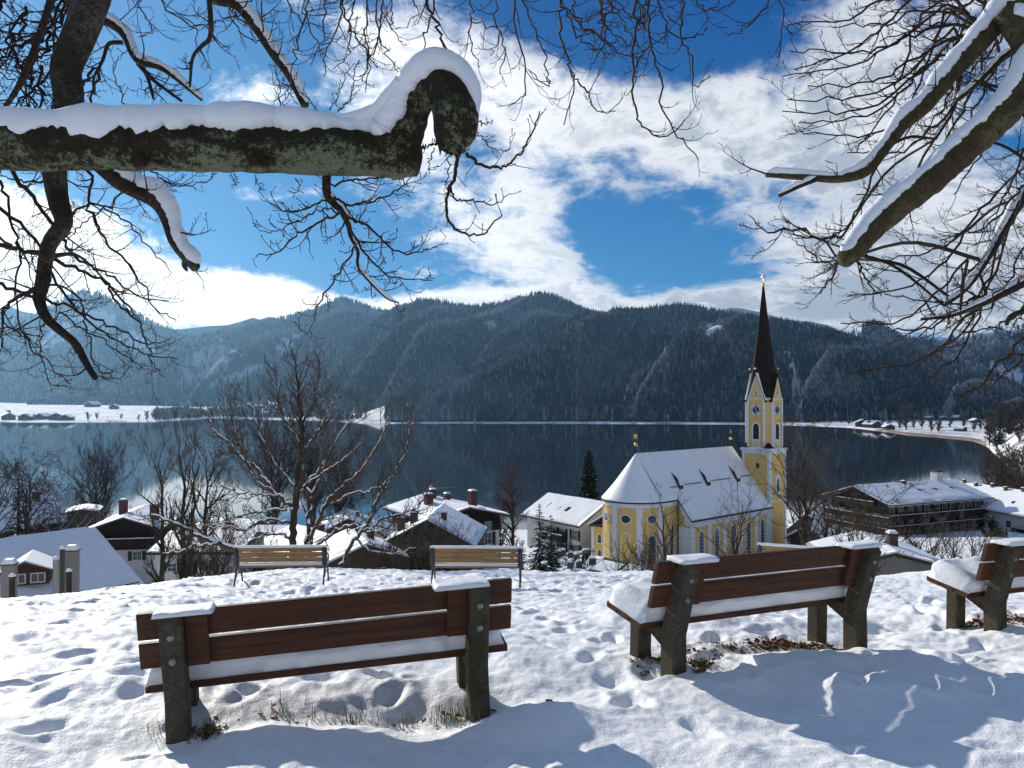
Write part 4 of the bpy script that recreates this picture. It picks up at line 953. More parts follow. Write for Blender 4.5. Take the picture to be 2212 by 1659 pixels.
# ------------------------------------------------------------------ houses
def frame2(ang):          # unit vectors of the local frame
    return Vector((math.cos(ang), math.sin(ang), 0)), Vector((-math.sin(ang), math.cos(ang), 0))
def house(label, c, rz, W, L, ze, zr, base=None, wall='plaster', upper=None, over=.7, snow=.22, wins=(), balc=(), chim=(), name='house', cat='house', group=None, roofm='tile', upper_z=None, skylights=(), snow_mat='roof_snow', thick=.18, verge=None, shut='shutter'):
    """c = world (x, y) of the middle of the front gable; ridge runs along local +y; ze/zr world heights of eave and ridge"""
    x, y = c; zb = base if base is not None else min(G(x, y), ze - 2.5) - 1.0
    t = thing(name, label, cat, (x, y, zb), rz, group); e = ze - zb; r = zr - zb; h = W / 2; sl = (r - e) / (h + over)
    we = e + sl * over                                # wall height at the eave line
    b = MB(); b.prism([(-h, -1.5), (h, -1.5), (h, we - .05), (0, r - .08), (-h, we - .05)], 'y', 0, L); wl_ = b.build('wall', M[wall], t)
    if upper:
        uz = upper_z if upper_z is not None else we - 2.3
        b = MB(); b.prism([(-h - .04, uz), (h + .04, uz), (h + .04, we - .06), (0, r - .07), (-h - .04, we - .06)], 'y', -.06, L + .06); b.build('upper_cladding', M[upper], t)
    vo = verge if verge is not None else over
    def slab(lift, th, g):
        b = MB()
        for s in (-1, 1):
            xe = s * (h + over + g); zE = r - sl * (h + over + g)
            q = [(0, -vo - g, r + lift), (xe, -vo - g, zE + lift), (xe, L + vo + g, zE + lift), (0, L + vo + g, r + lift)]
            q += [(a, b_, c_ - th) for a, b_, c_ in q]
            b.add(q, [(0, 1, 2, 3), (7, 6, 5, 4), (0, 4, 5, 1), (1, 5, 6, 2), (2, 6, 7, 3)])
        return b
    rf = slab(thick, thick, 0).build('roof', M[roofm], t)
    # rolling snow blanket with a soft thick lower edge
    nx, ny = 14, 26; V = []; F = []
    for s in (-1, 1):
        off = len(V)
        for i in range(nx + 1):
            for j in range(ny + 1):
                a = i / nx; xx = a * (h + over - .04); yy = -vo + .05 + (L + 2 * vo - .1) * j / ny
                edge = min(1, (1 - a) * nx / 1.4 + .25) * min(1, min(j, ny - j) / 1.0 + .3)
                zz = r - sl * xx + thick + .015 + snow * (edge ** .6) * (1 + .35 * vn(xx * .9 + x, yy * .8 + y, 5)) + .02 * vn(xx * 4, yy * 4 + x, 6)
                V.append((s * xx, yy, float(zz)))
        for i in range(nx):
            for j in range(ny):
                q = (off + i * (ny + 1) + j, off + (i + 1) * (ny + 1) + j, off + (i + 1) * (ny + 1) + j + 1, off + i * (ny + 1) + j + 1); F.append(q)
        # skirt
        n0 = len(V); loop = [off + i * (ny + 1) for i in range(nx + 1)] + [off + nx * (ny + 1) + j for j in range(1, ny + 1)] + [off + i * (ny + 1) + ny for i in range(nx - 1, -1, -1)]
        for k in loop:
            vx, vy, vz = V[k]; V.append((vx, vy, r - sl * abs(vx) + thick + .005))
        for k in range(len(loop) - 1): F.append((loop[k], loop[k + 1], n0 + k + 1, n0 + k))
    b = MB(); b.add(V, F); b.build('roof_snow', M[snow_mat], rf, smooth=True)
    def TF(side):
        if side == 'F': return lambda u, z, d: Vector((u, -d - (.0), z))
        if side == 'R': return lambda u, z, d: Vector((h + d, u, z))
        if side == 'L': return lambda u, z, d: Vector((-h - d, L - u, z))
        return lambda u, z, d: Vector((-u, L + d, z))
    for wn_ in wins:
        side, u, z, ww, hh = wn_[:5]; opt = wn_[5] if len(wn_) > 5 else ''
        z = z - zb; T = TF(side); up = .075 if upper and z > (upper_z if upper_z is not None else we - 2.3) - .3 else .0
        T2 = (lambda T, up: (lambda u_, z_, d_: T(u_, z_, d_ + up)))(T, up)
        rect = [(u - ww / 2, z - hh / 2), (u + ww / 2, z - hh / 2), (u + ww / 2, z + hh / 2), (u - ww / 2, z + hh / 2)]
        f = opening(t, rect, T2, 'window', M['frame'], M['pane'], k=.07, bars=(2, 2) if ww < 1.6 else (3, 2), out=.05)
        if 's' in opt:
            for s in (-1, 1):
                b = MB(); u0 = u + s * (ww / 2 + .02); u1 = u0 + s * ww * .42; a, c_ = min(u0, u1), max(u0, u1)
                pts = [(a, z - hh / 2 - .02), (c_, z - hh / 2 - .02), (c_, z + hh / 2 + .02), (a, z + hh / 2 + .02)]
                ring(b, pts, [(p[0] * .999, p[1]) for p in pts], T2, .06); sheet(b, pts, T2, .06); b.build('shutter', M[shut], t)
    for bl in balc:
        side, u0, u1, z, depth = bl[:5]; z = z - zb; T = TF(side); b = MB()
        def bx(a, c_, z0, z1, d0, d1):
            p = [T(a, z0, d0), T(c_, z0, d0), T(c_, z0, d1), T(a, z0, d1), T(a, z1, d0), T(c_, z1, d0), T(c_, z1, d1), T(a, z1, d1)]
            b.add(p, [(0, 1, 2, 3), (7, 6, 5, 4), (0, 4, 5, 1), (1, 5, 6, 2), (2, 6, 7, 3), (3, 7, 4, 0)])
        bx(u0, u1, z - .1, z + .05, .02, depth); bx(u0, u1, z + .05, z + .95, depth - .08, depth); bx(u0, u0 + .08, z + .05, z + .95, .02, depth - .09); bx(u1 - .08, u1, z + .05, z + .95, .02, depth - .09)
        ba = b.build('balcony', M[upper or 'chalet_wood'], t)
        b = MB(); bx(u0, u1, z + .955, z + 1.02, depth - .11, depth + .03); b.build('rail_snow', M['roof_snow'], ba)
        for k in range(int((u1 - u0) / 2.6) + 1):
            uu = u0 + .1 + k * 2.6
            if uu < u1 and len(bl) > 5: b = MB(); b.tube([T(uu, z + .95, depth - .04), T(uu, z + 2.3, depth - .04)], .06, 4); b.build('balcony_post', M[upper or 'chalet_wood'], ba)
    for (cx_, cy_, cw, hh, mt) in chim:
        z0 = r - sl * abs(cx_); b = MB(); b.box(cx_ - cw / 2, cx_ + cw / 2, cy_ - cw / 2, cy_ + cw / 2, z0 - .4, z0 + hh); c0 = b.build('chimney', M[mt], rf)
        b = MB(); b.box(cx_ - cw * .6, cx_ + cw * .6, cy_ - cw * .6, cy_ + cw * .6, z0 + hh, z0 + hh + .1); b.build('chimney_slab', M['tile'], c0)
        b = MB(); b.box(cx_ - cw * .56, cx_ + cw * .56, cy_ - cw * .56, cy_ + cw * .56, z0 + hh + .1, z0 + hh + .24, top=(cw * .2, cw * .2)); b.build('chimney_snow', M['roof_snow'], c0)
    for (s, a, yy, ww) in skylights:
        xx = s * a; z0 = r - sl * a + thick + snow * .9; b = MB(); dd = .45
        q = [(xx - dd, yy - ww / 2, z0 + sl * dd * s + .05), (xx + dd, yy - ww / 2, z0 - sl * dd * s + .05), (xx + dd, yy + ww / 2, z0 - sl * dd * s + .05), (xx - dd, yy + ww / 2, z0 + sl * dd * s + .05)]
        q += [(p, q_, c_ - .2) for p, q_, c_ in q]; b.add(q, [(0, 1, 2, 3), (0, 4, 5, 1), (1, 5, 6, 2), (2, 6, 7, 3), (3, 7, 4, 0)]); b.build('skylight', M['pane'], rf)
    return t
def at(px, py, D):
    p = P(px, py, D); return (p.x, p.y)
def Z(py, D): return -(py - HZ) / FPX * D
A45 = math.atan2
# -- centre: two chalets
D = 68; house('weathered chalet with vine covered gable behind the middle bench', at(925, 1128, D), R(-4), 7.6, 8.5, Z(1182, D), Z(1126, D), wall='beam', upper='beam', over=.35, verge=.5,
    wins=[('F', -.1, Z(1178, D), .5, .7)], chim=[(-1.7, 2.6, .6, 1.2, 'tile_red'), (1.0, 2.2, .45, .9, 'tile_red'), (-2.6, 1.4, .55, 1.4, 'tile_red')], snow=.2, name='chalet', cat='chalet')
D = 85; bc_ = house('big dark chalet with two balconies and a brick chimney, centre of the village', at(1007, 1099, D), math.atan2(-.51, -.857) + math.pi, 8.0, 10.5, Z(1124, D) + .15, Z(1098, D), wall='plaster', upper='chalet_wood', over=.9,
    upper_z=(Z(1150, D)) - (-21.5), base=-21.5,
    wins=[('F', -.2, Z(1119, D), .7, .9), ('F', .6, Z(1143, D), .9, 1.1, 's'), ('F', 2.6, Z(1139, D), .7, .9, 's'), ('F', -2.4, Z(1143, D), .8, 1.0), ('F', .2, Z(1170, D), 1.0, 1.2, 's'), ('F', 2.6, Z(1167, D), 1.0, 1.3, 's'), ('F', 2.6, Z(1195, D), 1.0, 1.2, 's'), ('R', 3, Z(1170, D), .9, 1.1, 's')],
    balc=[('F', -3.4, 1.5, Z(1160, D), 1.2), ('F', -3.4, 1.6, Z(1190, D), 1.2)], chim=[(1.4, 1.2, .75, 1.9, 'tile_red'), (.3, 5.2, .6, 1.0, 'tile_red'), (-.4, 7.5, .7, 1.3, 'tile_red'), (-1.8, 5.5, .8, 1.4, 'tile_red')], snow=.24, name='chalet', cat='chalet')
b = MB(); zt_ = Z(1098, 85) + 21.5; b.tube([(-.9, 3.0, zt_ - .6), (-.9, 3.0, zt_ + 2.0)], .025, 5)
for zz_, ll_ in ((1.95, 1.3), (1.15, .9)):
    b.tube([(-.9 - ll_, 3.0, zt_ + zz_), (-.9 + ll_, 3.0, zt_ + zz_)], .018, 4)
    for k_ in range(6): b.tube([(-.9 - ll_ + k_ * ll_ * .38, 2.7, zt_ + zz_), (-.9 - ll_ + k_ * ll_ * .38, 3.3, zt_ + zz_)], .012, 4)
b.build('roof_antenna', M['steel'], bc_)
# -- white house left of the church
D = 108.7; ex = P(1252, 1141, D); dv = Vector((6.4, -9.0, 0)).normalized(); nv = Vector((-.815, -.58, 0))
rz = math.atan2(dv.y, dv.x) - math.pi / 2            # local +y along dv would face the camera: turn so that the front gable looks at us
rzf = math.atan2(-dv.y, -dv.x) - math.pi / 2
fx = ex - nv * 4.9
house('white inn with a broad snowy roof between the conifers and the church', (fx.x - dv.x * .8, fx.y - dv.y * .8), rzf, 8.4, 12.0, ex.z, Z(1092, 111), base=-23.5, wall='plaster', over=.75,
    wins=[('L', 11.0, Z(1160, 109), 1.2, 1.4, 's'), ('L', 8.3, Z(1157, 111), 1.2, 1.5, 's'), ('L', 6.3, Z(1155, 112), 1.2, 1.5, 's'), ('L', 11.0, Z(1191, 109), 1.4, 1.4, 's'), ('L', 8.3, Z(1187, 111), 1.2, 1.5, 's'), ('L', 4.0, Z(1153, 113), 1.2, 1.4, 's'), ('F', 1.5, Z(1195, 108), .5, .9)],
    balc=[('L', 5.2, 9.4, Z(1172, 111), 1.1), ('L', 5.2, 9.4, Z(1200, 111), 1.1)], chim=[(2.0, 1.2, .6, 1.3, 'tile_red')], skylights=[(-1, 2.6, 4.5, .8), (-1, 2.6, 6.6, .8), (-1, 2.4, 8.8, .7)], snow=.3, name='inn', cat='inn', shut='brown_shutter')
# -- hotel to the right of the church
k = 170 / 120.0; rl = Vector((50.8 * k, 120 * k, 0)); hd = Vector((19.7, 8.6, 0)).normalized(); hn = Vector((hd.y, -hd.x, 0))
zr_ = Z(1052, 170); ze_ = zr_ - 2.9; Hb = -30.8
wn_ = []
for row, zz in enumerate((Z(1108, 163), Z(1133, 163), Z(1158, 160))):
    for i in range(11):
        wn_.append(('R', 1.2 + i * 2.55, zz, 1.9 if i % 3 else 1.3, 2.0, 's'))
    if row < 2:
        for i in range(5): wn_.append(('F', -6.2 + i * 3.1, zz, 1.9 if i % 2 else 1.3, 1.6, ''))
for i in range(3): wn_.append(('F', -2.6 + i * 2.6, Z(1078, 168), 1.3, 1.5, ''))
ht_ = house('long alpine hotel with brown balconies on every floor, right of the spire', (rl.x + hd.x * 1.6, rl.y + hd.y * 1.6), math.atan2(hd.y, hd.x) - math.pi / 2, 15.0, 28.0, ze_, zr_, base=Hb, wall='plaster', upper=None, over=1.7, verge=1.6,
    wins=wn_, balc=[('R', -1.3, 29.4, Z(1123, 163), 1.5, 1), ('R', -1.3, 29.4, Z(1148, 162), 1.5, 1), ('F', -8.5, 8.9, Z(1119, 168), 1.4, 1), ('F', -8.5, 8.9, Z(1143, 168), 1.4, 1), ('F', -5.0, 5.0, Z(1090, 168), 1.3, 1)],
    chim=[(.6, 12.5, .9, .9, 'tile_red')], skylights=[(1, 4.2, 13.2 + i * 1.55, .95) for i in (0, 1, 2.3, 3.1, 4.1, 5, 6.3, 7.2, 8)] + [(1, 1.7, 6.5, .5), (1, 1.3, 14, .6), (1, 1.5, 20.5, .8)], snow=.34, name='hotel', cat='hotel', shut='brown_shutter')
hh_ = zr_ - Hb
b = MB(); b.prism([(-7.54, hh_ - 4.9), (7.54, hh_ - 4.9), (7.54, hh_ - 2.62), (0, hh_ - .1), (-7.54, hh_ - 2.62)], 'y', -.05, .02); b.build('gable_cladding', M['chalet_wood'], ht_)
b = MB(); b.box(-.9, .9, 22.6, 24.4, hh_ - .5, hh_ + 2.3); lb = b.build('lift_housing', M['plaster'], ht_)
b = MB(); b.box(-1.05, 1.05, 22.45, 24.55, hh_ + 2.3, hh_ + 2.6, top=(.2, .2)); b.build('lift_roof', M['tile'], lb)
house('white apartment house with a row of red chimneys, at the right edge', (113.8, 152.0), math.atan2(.97, -.2) - math.pi / 2 + R(0), 13.0, 46.0, -24.9, -20.9, base=-32, wall='plaster', over=1.0,
    wins=[('L', u, z, 1.3, 1.5, '') for u in (4, 8, 13, 18, 23, 28, 33, 38) for z in (-27.0, -29.6)], balc=[('L', u, u + 4, z, 1.3) for u in (10, 20, 30) for z in (-28.2, -30.8)],
    chim=[(-.8 + .5 * (i % 2), 8 + i * 4.2, .6, 1.1, 'tile_red') for i in range(9)], skylights=[(-1, 4.3, 10 + i * 4.6, .9) for i in range(8)], snow=.32, name='apartment_house', cat='apartment house')
# -- small roof at the lower right with its chimney
D = 38; house('low grey house with snowy roof and a dark chimney behind the right bench', (P(1930, 1200, D).x, D), R(-6), 4.7, 5.0, Z(1226, D), Z(1196, D), base=-11.5, wall='grey_render', over=.35, chim=[(.5, 1.6, .42, .75, 'concrete')], snow=.14, thick=.1, name='house')
for (px, py, D, W, L, rz_, lab) in ((1735, 1112, 128, 7, 9, 30, 'small house with snowy roof in the trees right of the spire'), (1742, 1140, 105, 4, 5, -35, 'snow covered shed roof just right of the church tower')):
    house(lab, at(px, py, D), R(rz_), W, L, Z(py + 26, D), Z(py, D), wall='grey_render', upper='brown_wood', over=.6, snow=.3)
# -- left side of the village
D = 84; house('dark chalet with green shutters between the two large roofs at left', at(268, 1121, D), R(10), 6.6, 8.5, Z(1147, D), Z(1120, D), wall='plaster', upper='chalet_wood', upper_z=(Z(1187, D)) + 21.2, base=-21.2, over=.55,
    wins=[('F', -2.0, Z(1206 - 22, D) - .85, .95, .95, 's'), ('F', 1.3, Z(1183, D) - .85, .95, .95, 's'), ('F', -1.2, Z(1168, D), .8, .7, 's'), ('F', 1.6, Z(1168, D), .8, .7, 's')], balc=[('F', -3.2, 3.2, Z(1180, D), .9)],
    chim=[(-1.2, 4.0, .75, 1.8, 'tile_red'), (2.4, 2.4, .8, 1.8, 'tile_red')], snow=.2, name='chalet', cat='chalet')
D = 60; p0 = at(300, 1190, D)
house('white walled house with a painted window wreath, left of the big bare tree', (P(300, 1180, D).x + 1.0, D + 3.6), R(-88), 7.0, 6.2, Z(1196, D), Z(1150, 65), base=-19.5, wall='plaster', over=.45, snow=.22,
    wins=[('R', 1.2, Z(1240 - 38, D), .6, .4), ('R', 1.3, Z(1225, D), .75, .7, 's'), ('R', 3.6, Z(1222, D), .8, .8, 's')], name='house')
D = 41; rd = Vector((.52, .85, 0)).normalized(); e1 = P(210, 1150, D)
hh1 = house('long house with dormer and stout chimneys, lower left behind the slope', (e1.x - rd.x * 16.5, e1.y - rd.y * 16.5), math.atan2(rd.y, rd.x) - math.pi / 2, 9.0, 16.2, e1.z - 2.9, e1.z, base=-13.5, wall='grey_render', over=.5, verge=.25, snow=.2, name='long_house')
for k_, (ya, yb) in enumerate(((9.5, 12.6), (12.9, 16.0))):
    b = MB(); xx = 4.25; zz = 2.9 + (-7.01 + 2.9 + 13.5) - 2.9
    sl_ = 2.9 / 5.0; rr_ = e1.z + 13.5; b.tube([(xx, ya, rr_ - sl_ * xx + .56), (xx, yb, rr_ - sl_ * xx + .56)], .035, 5); b.build('snow_guard', M['tile'], hh1)
D = 112; rd = Vector((-.35, -.94, 0)).normalized(); e1 = P(84, 1043, 115)
house('big brown house with a steep snowy roof behind the dark tree, far left', (e1.x + rd.x * 17, e1.y + rd.y * 17), math.atan2(-rd.y, -rd.x) - math.pi / 2, 12.0, 17.0, e1.z - 5.2, e1.z, base=-26, wall='brown_wood', over=.9, verge=.5, snow=.24, chim=[(3.2, 14.0, .7, 1.5, 'tile_red')], name='house',
    wins=[('R', 9 + i * 2, e1.z - 6.3, 1.2, 1.1) for i in range(4)])
house('small flat snow topped annex beside the brown house', at(178, 1108, 108), R(20), 3.5, 4, Z(1108, 108), Z(1103, 108), wall='beam', over=.3, snow=.25, name='annex', cat='annex')
# low roofs behind the big bare tree
for (px, py, D, W, L, rz_, dz, lab, wl_) in (
    (650, 1143, 92, 13, 9, 84, 1.7, 'long low roof with blue shaded snow behind the trunk of the big tree', 'brown_wood'),
    (752, 1122, 112, 7, 9, 12, 2.0, 'small snow roofed house right of the double tree trunk', 'beam'),
    (700, 1160, 70, 6, 6, 40, 1.5, 'low snowy garage roof behind the left slatted bench', 'beam'),
    (800, 1135, 98, 8, 8, -30, 1.9, 'snow roofed house close left of the vine covered chalet', 'plaster'),
    (555, 1128, 120, 9, 9, 70, 1.6, 'snow roofed boathouse near the shore behind the bare trees', 'brown_wood'),
    (790, 1178, 58, 5, 5, 25, 1.2, 'little shed with humped snow roof below the vine covered chalet', 'beam'),
    (440, 1205, 70, 6, 7, -60, 1.4, 'timber barn half hidden by the snowy low branches', 'beam')):
    house(lab, at(px, py, D), R(rz_), W, L, Z(py, D) - dz, Z(py, D), wall=wl_, over=.6, snow=.28, wins=[('F', -1.2, Z(py, D) - dz - .9, .8, .9), ('F', 1.2, Z(py, D) - dz - .9, .8, .9)], chim=[(W * .2, L * .5, .5, 1.0, 'tile_red')])
# things standing on / before the long house at lower left
def chimney_stack(label, px, y0, y1, D, wpx, mat, name='chimney', rnd=False, cap=True):
    a = P(px, y1, D); hgt = (y1 - y0) / FPX * D; w = wpx / FPX * D / 2
    t = thing(name, label, 'chimney' if name == 'chimney' else 'post', (a.x, a.y, a.z - .6), R(12)); b = MB()
    if rnd: b.lathe([(w, 0), (w * .97, hgt * .5), (w * 1.0, hgt + .6)], 12)
    else: b.box(-w, w, -w * .8, w * .8, 0, hgt + .6)
    b.build('shaft', M[mat], t, smooth=False)
    if cap:
        b = MB(); z = hgt + .6; k = w * (1.12 if not rnd else 1.0)
        b.lathe([(k * 1.15, z + .002), (k * 1.2, z + .03), (k * 1.0, z + k * .55), (k * .6, z + k * .85), (.02, z + k * .95)], 12) if rnd else b.box(-k, k, -k * .85, k * .85, z + .05, z + .05 + k * .7, top=(k * .45, k * .35))
        b.build('snow_cap', M['roof_snow'], t, smooth=rnd)
        if not rnd: b = MB(); b.box(-w * 1.15, w * 1.15, -w * .95, w * .95, z, z + .05); b.build('cover_slab', M['concrete'], t)
    return t
chimney_stack('tall square concrete chimney on the long house, widest of its row', 155, 1190, 1256, 33, 25, 'grey_render')
chimney_stack('slim round post of the long house beside the widest chimney', 134, 1186, 1264, 32.4, 10, 'concrete', 'post', True)
chimney_stack('short pale metal flue left of the round post', 121, 1208, 1262, 33.5, 13, 'steel', 'chimney', True)
chimney_stack('short wooden stump in front of the widest chimney', 149, 1234, 1263, 31, 11, 'bark', 'post', True)
chimney_stack('square concrete chimney at the left edge before the dormer', 20, 1220, 1282, 30, 25, 'grey_render')
chimney_stack('mossy wooden stump beside the left edge chimney', 26, 1245, 1284, 29, 12, 'bark', 'post', True)
D = 35; g = P(58, 1216, D); t = thing('dormer', 'brown dormer with two white casement windows on the lower left roof', 'dormer', (g.x, g.y, Z(1263, D)), R(24))
b = MB(); b.prism([(-.75, 0), (.85, 0), (.85, .62), (-.05, .95), (-.75, .62)], 'y', 0, 3.2); b.build('wall', M['brown_wood'], t)
b = MB()
for s, xe in ((-1, -1.05), (1, 1.1)):
    q = [(-.05, -.3, 1.05), (xe, -.3, .60), (xe, 3.2, .60), (-.05, 3.2, 1.05)]; q += [(a, c, z - .08) for a, c, z in q]; b.add(q, [(0, 1, 2, 3), (7, 6, 5, 4), (0, 4, 5, 1), (1, 5, 6, 2)])
r_ = b.build('roof', M['tile_red'], t)
b = MB()
for s, xe in ((-1, -1.0), (1, 1.0)):
    q = [(-.05, -.22, 1.14), (xe, -.22, .69), (xe, 3.2, .69), (-.05, 3.2, 1.14)]; q += [(a, c, z - .08) for a, c, z in q]; b.add(q, [(0, 1, 2, 3), (0, 4, 5, 1), (1, 5, 6, 2)])
b.build('roof_snow', M['roof_snow'], r_)
for u in (-.32, .42): opening(t, [(u - .29, .08), (u + .29, .08), (u + .29, .52), (u - .29, .52)], lambda a, z, d: Vector((a, -d, z)), 'window', M['frame'], M['pane'], k=.05, bars=(2, 1), out=.03)
# ------------------------------------------------------------------ branches
def tubes(name, polys, mat, parent=None, sides=4, smooth=True):
    """polys: list of (points n x 3, radii n); all in one mesh"""
    groups = {}
    for p, r in polys: groups.setdefault(len(r), []).append((p, r))
    Vs = []; Fs = []; base = 0
    for n, lst in groups.items():
        Pn = np.array([q[0] for q in lst], float); Rn = np.array([q[1] for q in lst], float); m = len(lst)
        T = np.empty_like(Pn); T[:, 1:-1] = Pn[:, 2:] - Pn[:, :-2]; T[:, 0] = Pn[:, 1] - Pn[:, 0]; T[:, -1] = Pn[:, -1] - Pn[:, -2]
        T /= np.linalg.norm(T, axis=2, keepdims=True) + 1e-9
        ov = Pn[:, -1] - Pn[:, 0]; ax = np.argmin(np.abs(ov), axis=1); ref = np.zeros((m, 1, 3)); ref[np.arange(m), 0, ax] = 1
        U = np.cross(T, np.broadcast_to(ref, T.shape)); U /= np.linalg.norm(U, axis=2, keepdims=True) + 1e-9; W = np.cross(T, U)
        a = np.arange(sides) * 2 * np.pi / sides
        V = Pn[:, :, None] + (U[:, :, None] * np.cos(a)[None, None, :, None] + W[:, :, None] * np.sin(a)[None, None, :, None]) * Rn[:, :, None, None]
        Vs.append(V.reshape(-1, 3))
        i = np.arange(m)[:, None, None] * n * sides + np.arange(n - 1)[None, :, None] * sides; k = np.arange(sides)[None, None, :]; k2 = (k + 1) % sides
        Fs.append((np.stack([i + k, i + k2, i + sides + k2, i + sides + k], -1) + base).reshape(-1, 4)); base += m * n * sides
    return np_mesh(name, np.concatenate(Vs), np.concatenate(Fs), mat, parent, smooth)
def spline(pts, n):
    """Catmull-Rom through the points (any dimension)"""
    p = np.array(pts, float); k = len(p)
    if k == 2: return p[0] + (p[1] - p[0]) * np.linspace(0, 1, n)[:, None]
    q = np.vstack([2 * p[0] - p[1], p, 2 * p[-1] - p[-2]]); seg = np.linalg.norm(np.diff(p[:, :3], axis=0), axis=1); cum = np.concatenate([[0], np.cumsum(seg)])
    out = []
    for s in np.linspace(0, cum[-1], n):
        i = min(np.searchsorted(cum, s, 'right') - 1, k - 2); t = (s - cum[i]) / max(seg[i], 1e-9)
        a, b, c, d = q[i], q[i + 1], q[i + 2], q[i + 3]
        out.append(.5 * ((2 * b) + (c - a) * t + (2 * a - 5 * b + 4 * c - d) * t * t + (-a + 3 * b - 3 * c + d) * t ** 3))
    return np.array(out)
def traced(pts, D, r, n=None, wob=.0, rg=None):
    """pts in photo pixels; D, r (pixels) start/end or per-point lists -> world points and radii (m)"""
    k = len(pts); Ds = np.interp(np.linspace(0, 1, k), np.linspace(0, 1, len(D)), D); rs = np.interp(np.linspace(0, 1, k), np.linspace(0, 1, len(r)), r)
    w = [tuple(P(x, y, d)) + (rr * d / FPX,) for (x, y), d, rr in zip(pts, Ds, rs)]
    n = n or max(6, int(k * 5)); s = spline(w, n)
    if wob and rg:
        for i in range(1, n - 1): s[i, :3] += np.array([rg.gauss(0, wob), rg.gauss(0, wob), rg.gauss(0, wob)])
    return s[:, :3], s[:, 3]
def rperp(rg, t):
    v = Vector((rg.gauss(0, 1), rg.gauss(0, 1), rg.gauss(0, 1))); v -= t * v.dot(t)
    return v.normalized() if v.length > 1e-5 else t.orthogonal().normalized()
def sprout(out, rg, pts, rad, lv, ln, n, up=.16, ang=(.7, 1.15), start=.12, rmin=.0016, kink=.105, ratio=.42, taper=.5, flat=None, rr=.62):
    """grow side twigs (and theirs) from a parent polyline"""
    m = len(pts); 
    for i in range(n):
        f = start + (1 - start) * (i + rg.random()) / n; j = min(m - 2, int(f * (m - 1))); fr = f * (m - 1) - j
        a = Vector(pts[j]); b = Vector(pts[j + 1]); p = a.lerp(b, min(1, fr)); t = (b - a)
        if t.length < 1e-6: continue
        t.normalize(); th = rg.uniform(*ang); side = rperp(rg, t)
        if flat is not None: side = (side + flat * rg.uniform(-1, 1)).normalized()
        d = (t * math.cos(th) + side * math.sin(th)).normalized()
        L = ln * rg.uniform(.45, 1.15) * (1 - taper * f * .6); r0 = min(max(rad[j] * rr, rmin * 1.2), rmin * (1.5 + 1.6 * lv)); k = 6 if lv > 1 else (5 if lv else 4)
        q = [tuple(p)]; rs = [r0]; c = p.copy()
        for s in range(1, k):
            d = (d + Vector((rg.gauss(0, kink), rg.gauss(0, kink), rg.gauss(0, kink) + up * (s / k) * 1.6))).normalized(); c = c + d * (L / (k - 1)); q.append(tuple(c)); rs.append(r0 + (rmin - r0) * s / (k - 1))
        out.append((q, rs))
        if lv > 0: sprout(out, rg, q, rs, lv - 1, L * ratio, max(2, int(n * .0 + L / ln * (5 if lv > 1 else 4))), up, ang, .2, rmin, kink, ratio, taper, None, rr)
        else: out.append(([tuple(c - d * .002), tuple(c + d * rmin * 3.2), tuple(c + d * rmin * 9)], [rmin * .9, rmin * 2.0, rmin * .5]))
def limb_mesh(name, pts, rad, mat, parent, sides=22, amp=.06, seed=0, capend=True, fr=3.2):
    n = len(pts); Pn = np.array(pts); T = np.gradient(Pn, axis=0); T /= np.linalg.norm(T, axis=1, keepdims=True)
    V = []; u = None
    for i in range(n):
        t = Vector(T[i]); u = (t.orthogonal() if u is None else u - t * u.dot(t)).normalized(); w = t.cross(u)
        for k in range(sides):
            a = 2 * math.pi * k / sides; dv = u * math.cos(a) + w * math.sin(a); V.append(Vector(Pn[i]) + dv * rad[i])
    V = np.array([tuple(v) for v in V]); c = np.repeat(Pn, sides, axis=0); q = V - c
    nz = fbm(V[:, 0] * fr + V[:, 2] * 2.1 * fr, V[:, 1] * fr - V[:, 2] * 1.7 * fr, 4, seed)
    V = c + q * (1 + amp * 2 * nz)[:, None]
    F = grid_faces(n, sides, True); base = len(V)
    if capend:
        V = np.vstack([V, Pn[-1] + T[-1] * rad[-1] * .35, Pn[0]]); k = np.arange(sides)
        e = np.stack([(n - 1) * sides + k, (n - 1) * sides + (k + 1) % sides, np.full(sides, base), np.full(sides, base)], -1)
        V = np.vstack([V]); fq = [tuple(r[:3]) for r in e.tolist()]
        o = np_mesh(name, V, F, mat, parent); import bmesh; bm = bmesh.new(); bm.from_mesh(o.data); bm.verts.ensure_lookup_table()
        for f in fq: bm.faces.new([bm.verts[i] for i in f]).smooth = True
        bm.to_mesh(o.data); bm.free(); return o
    return np_mesh(name, V, F, mat, parent)
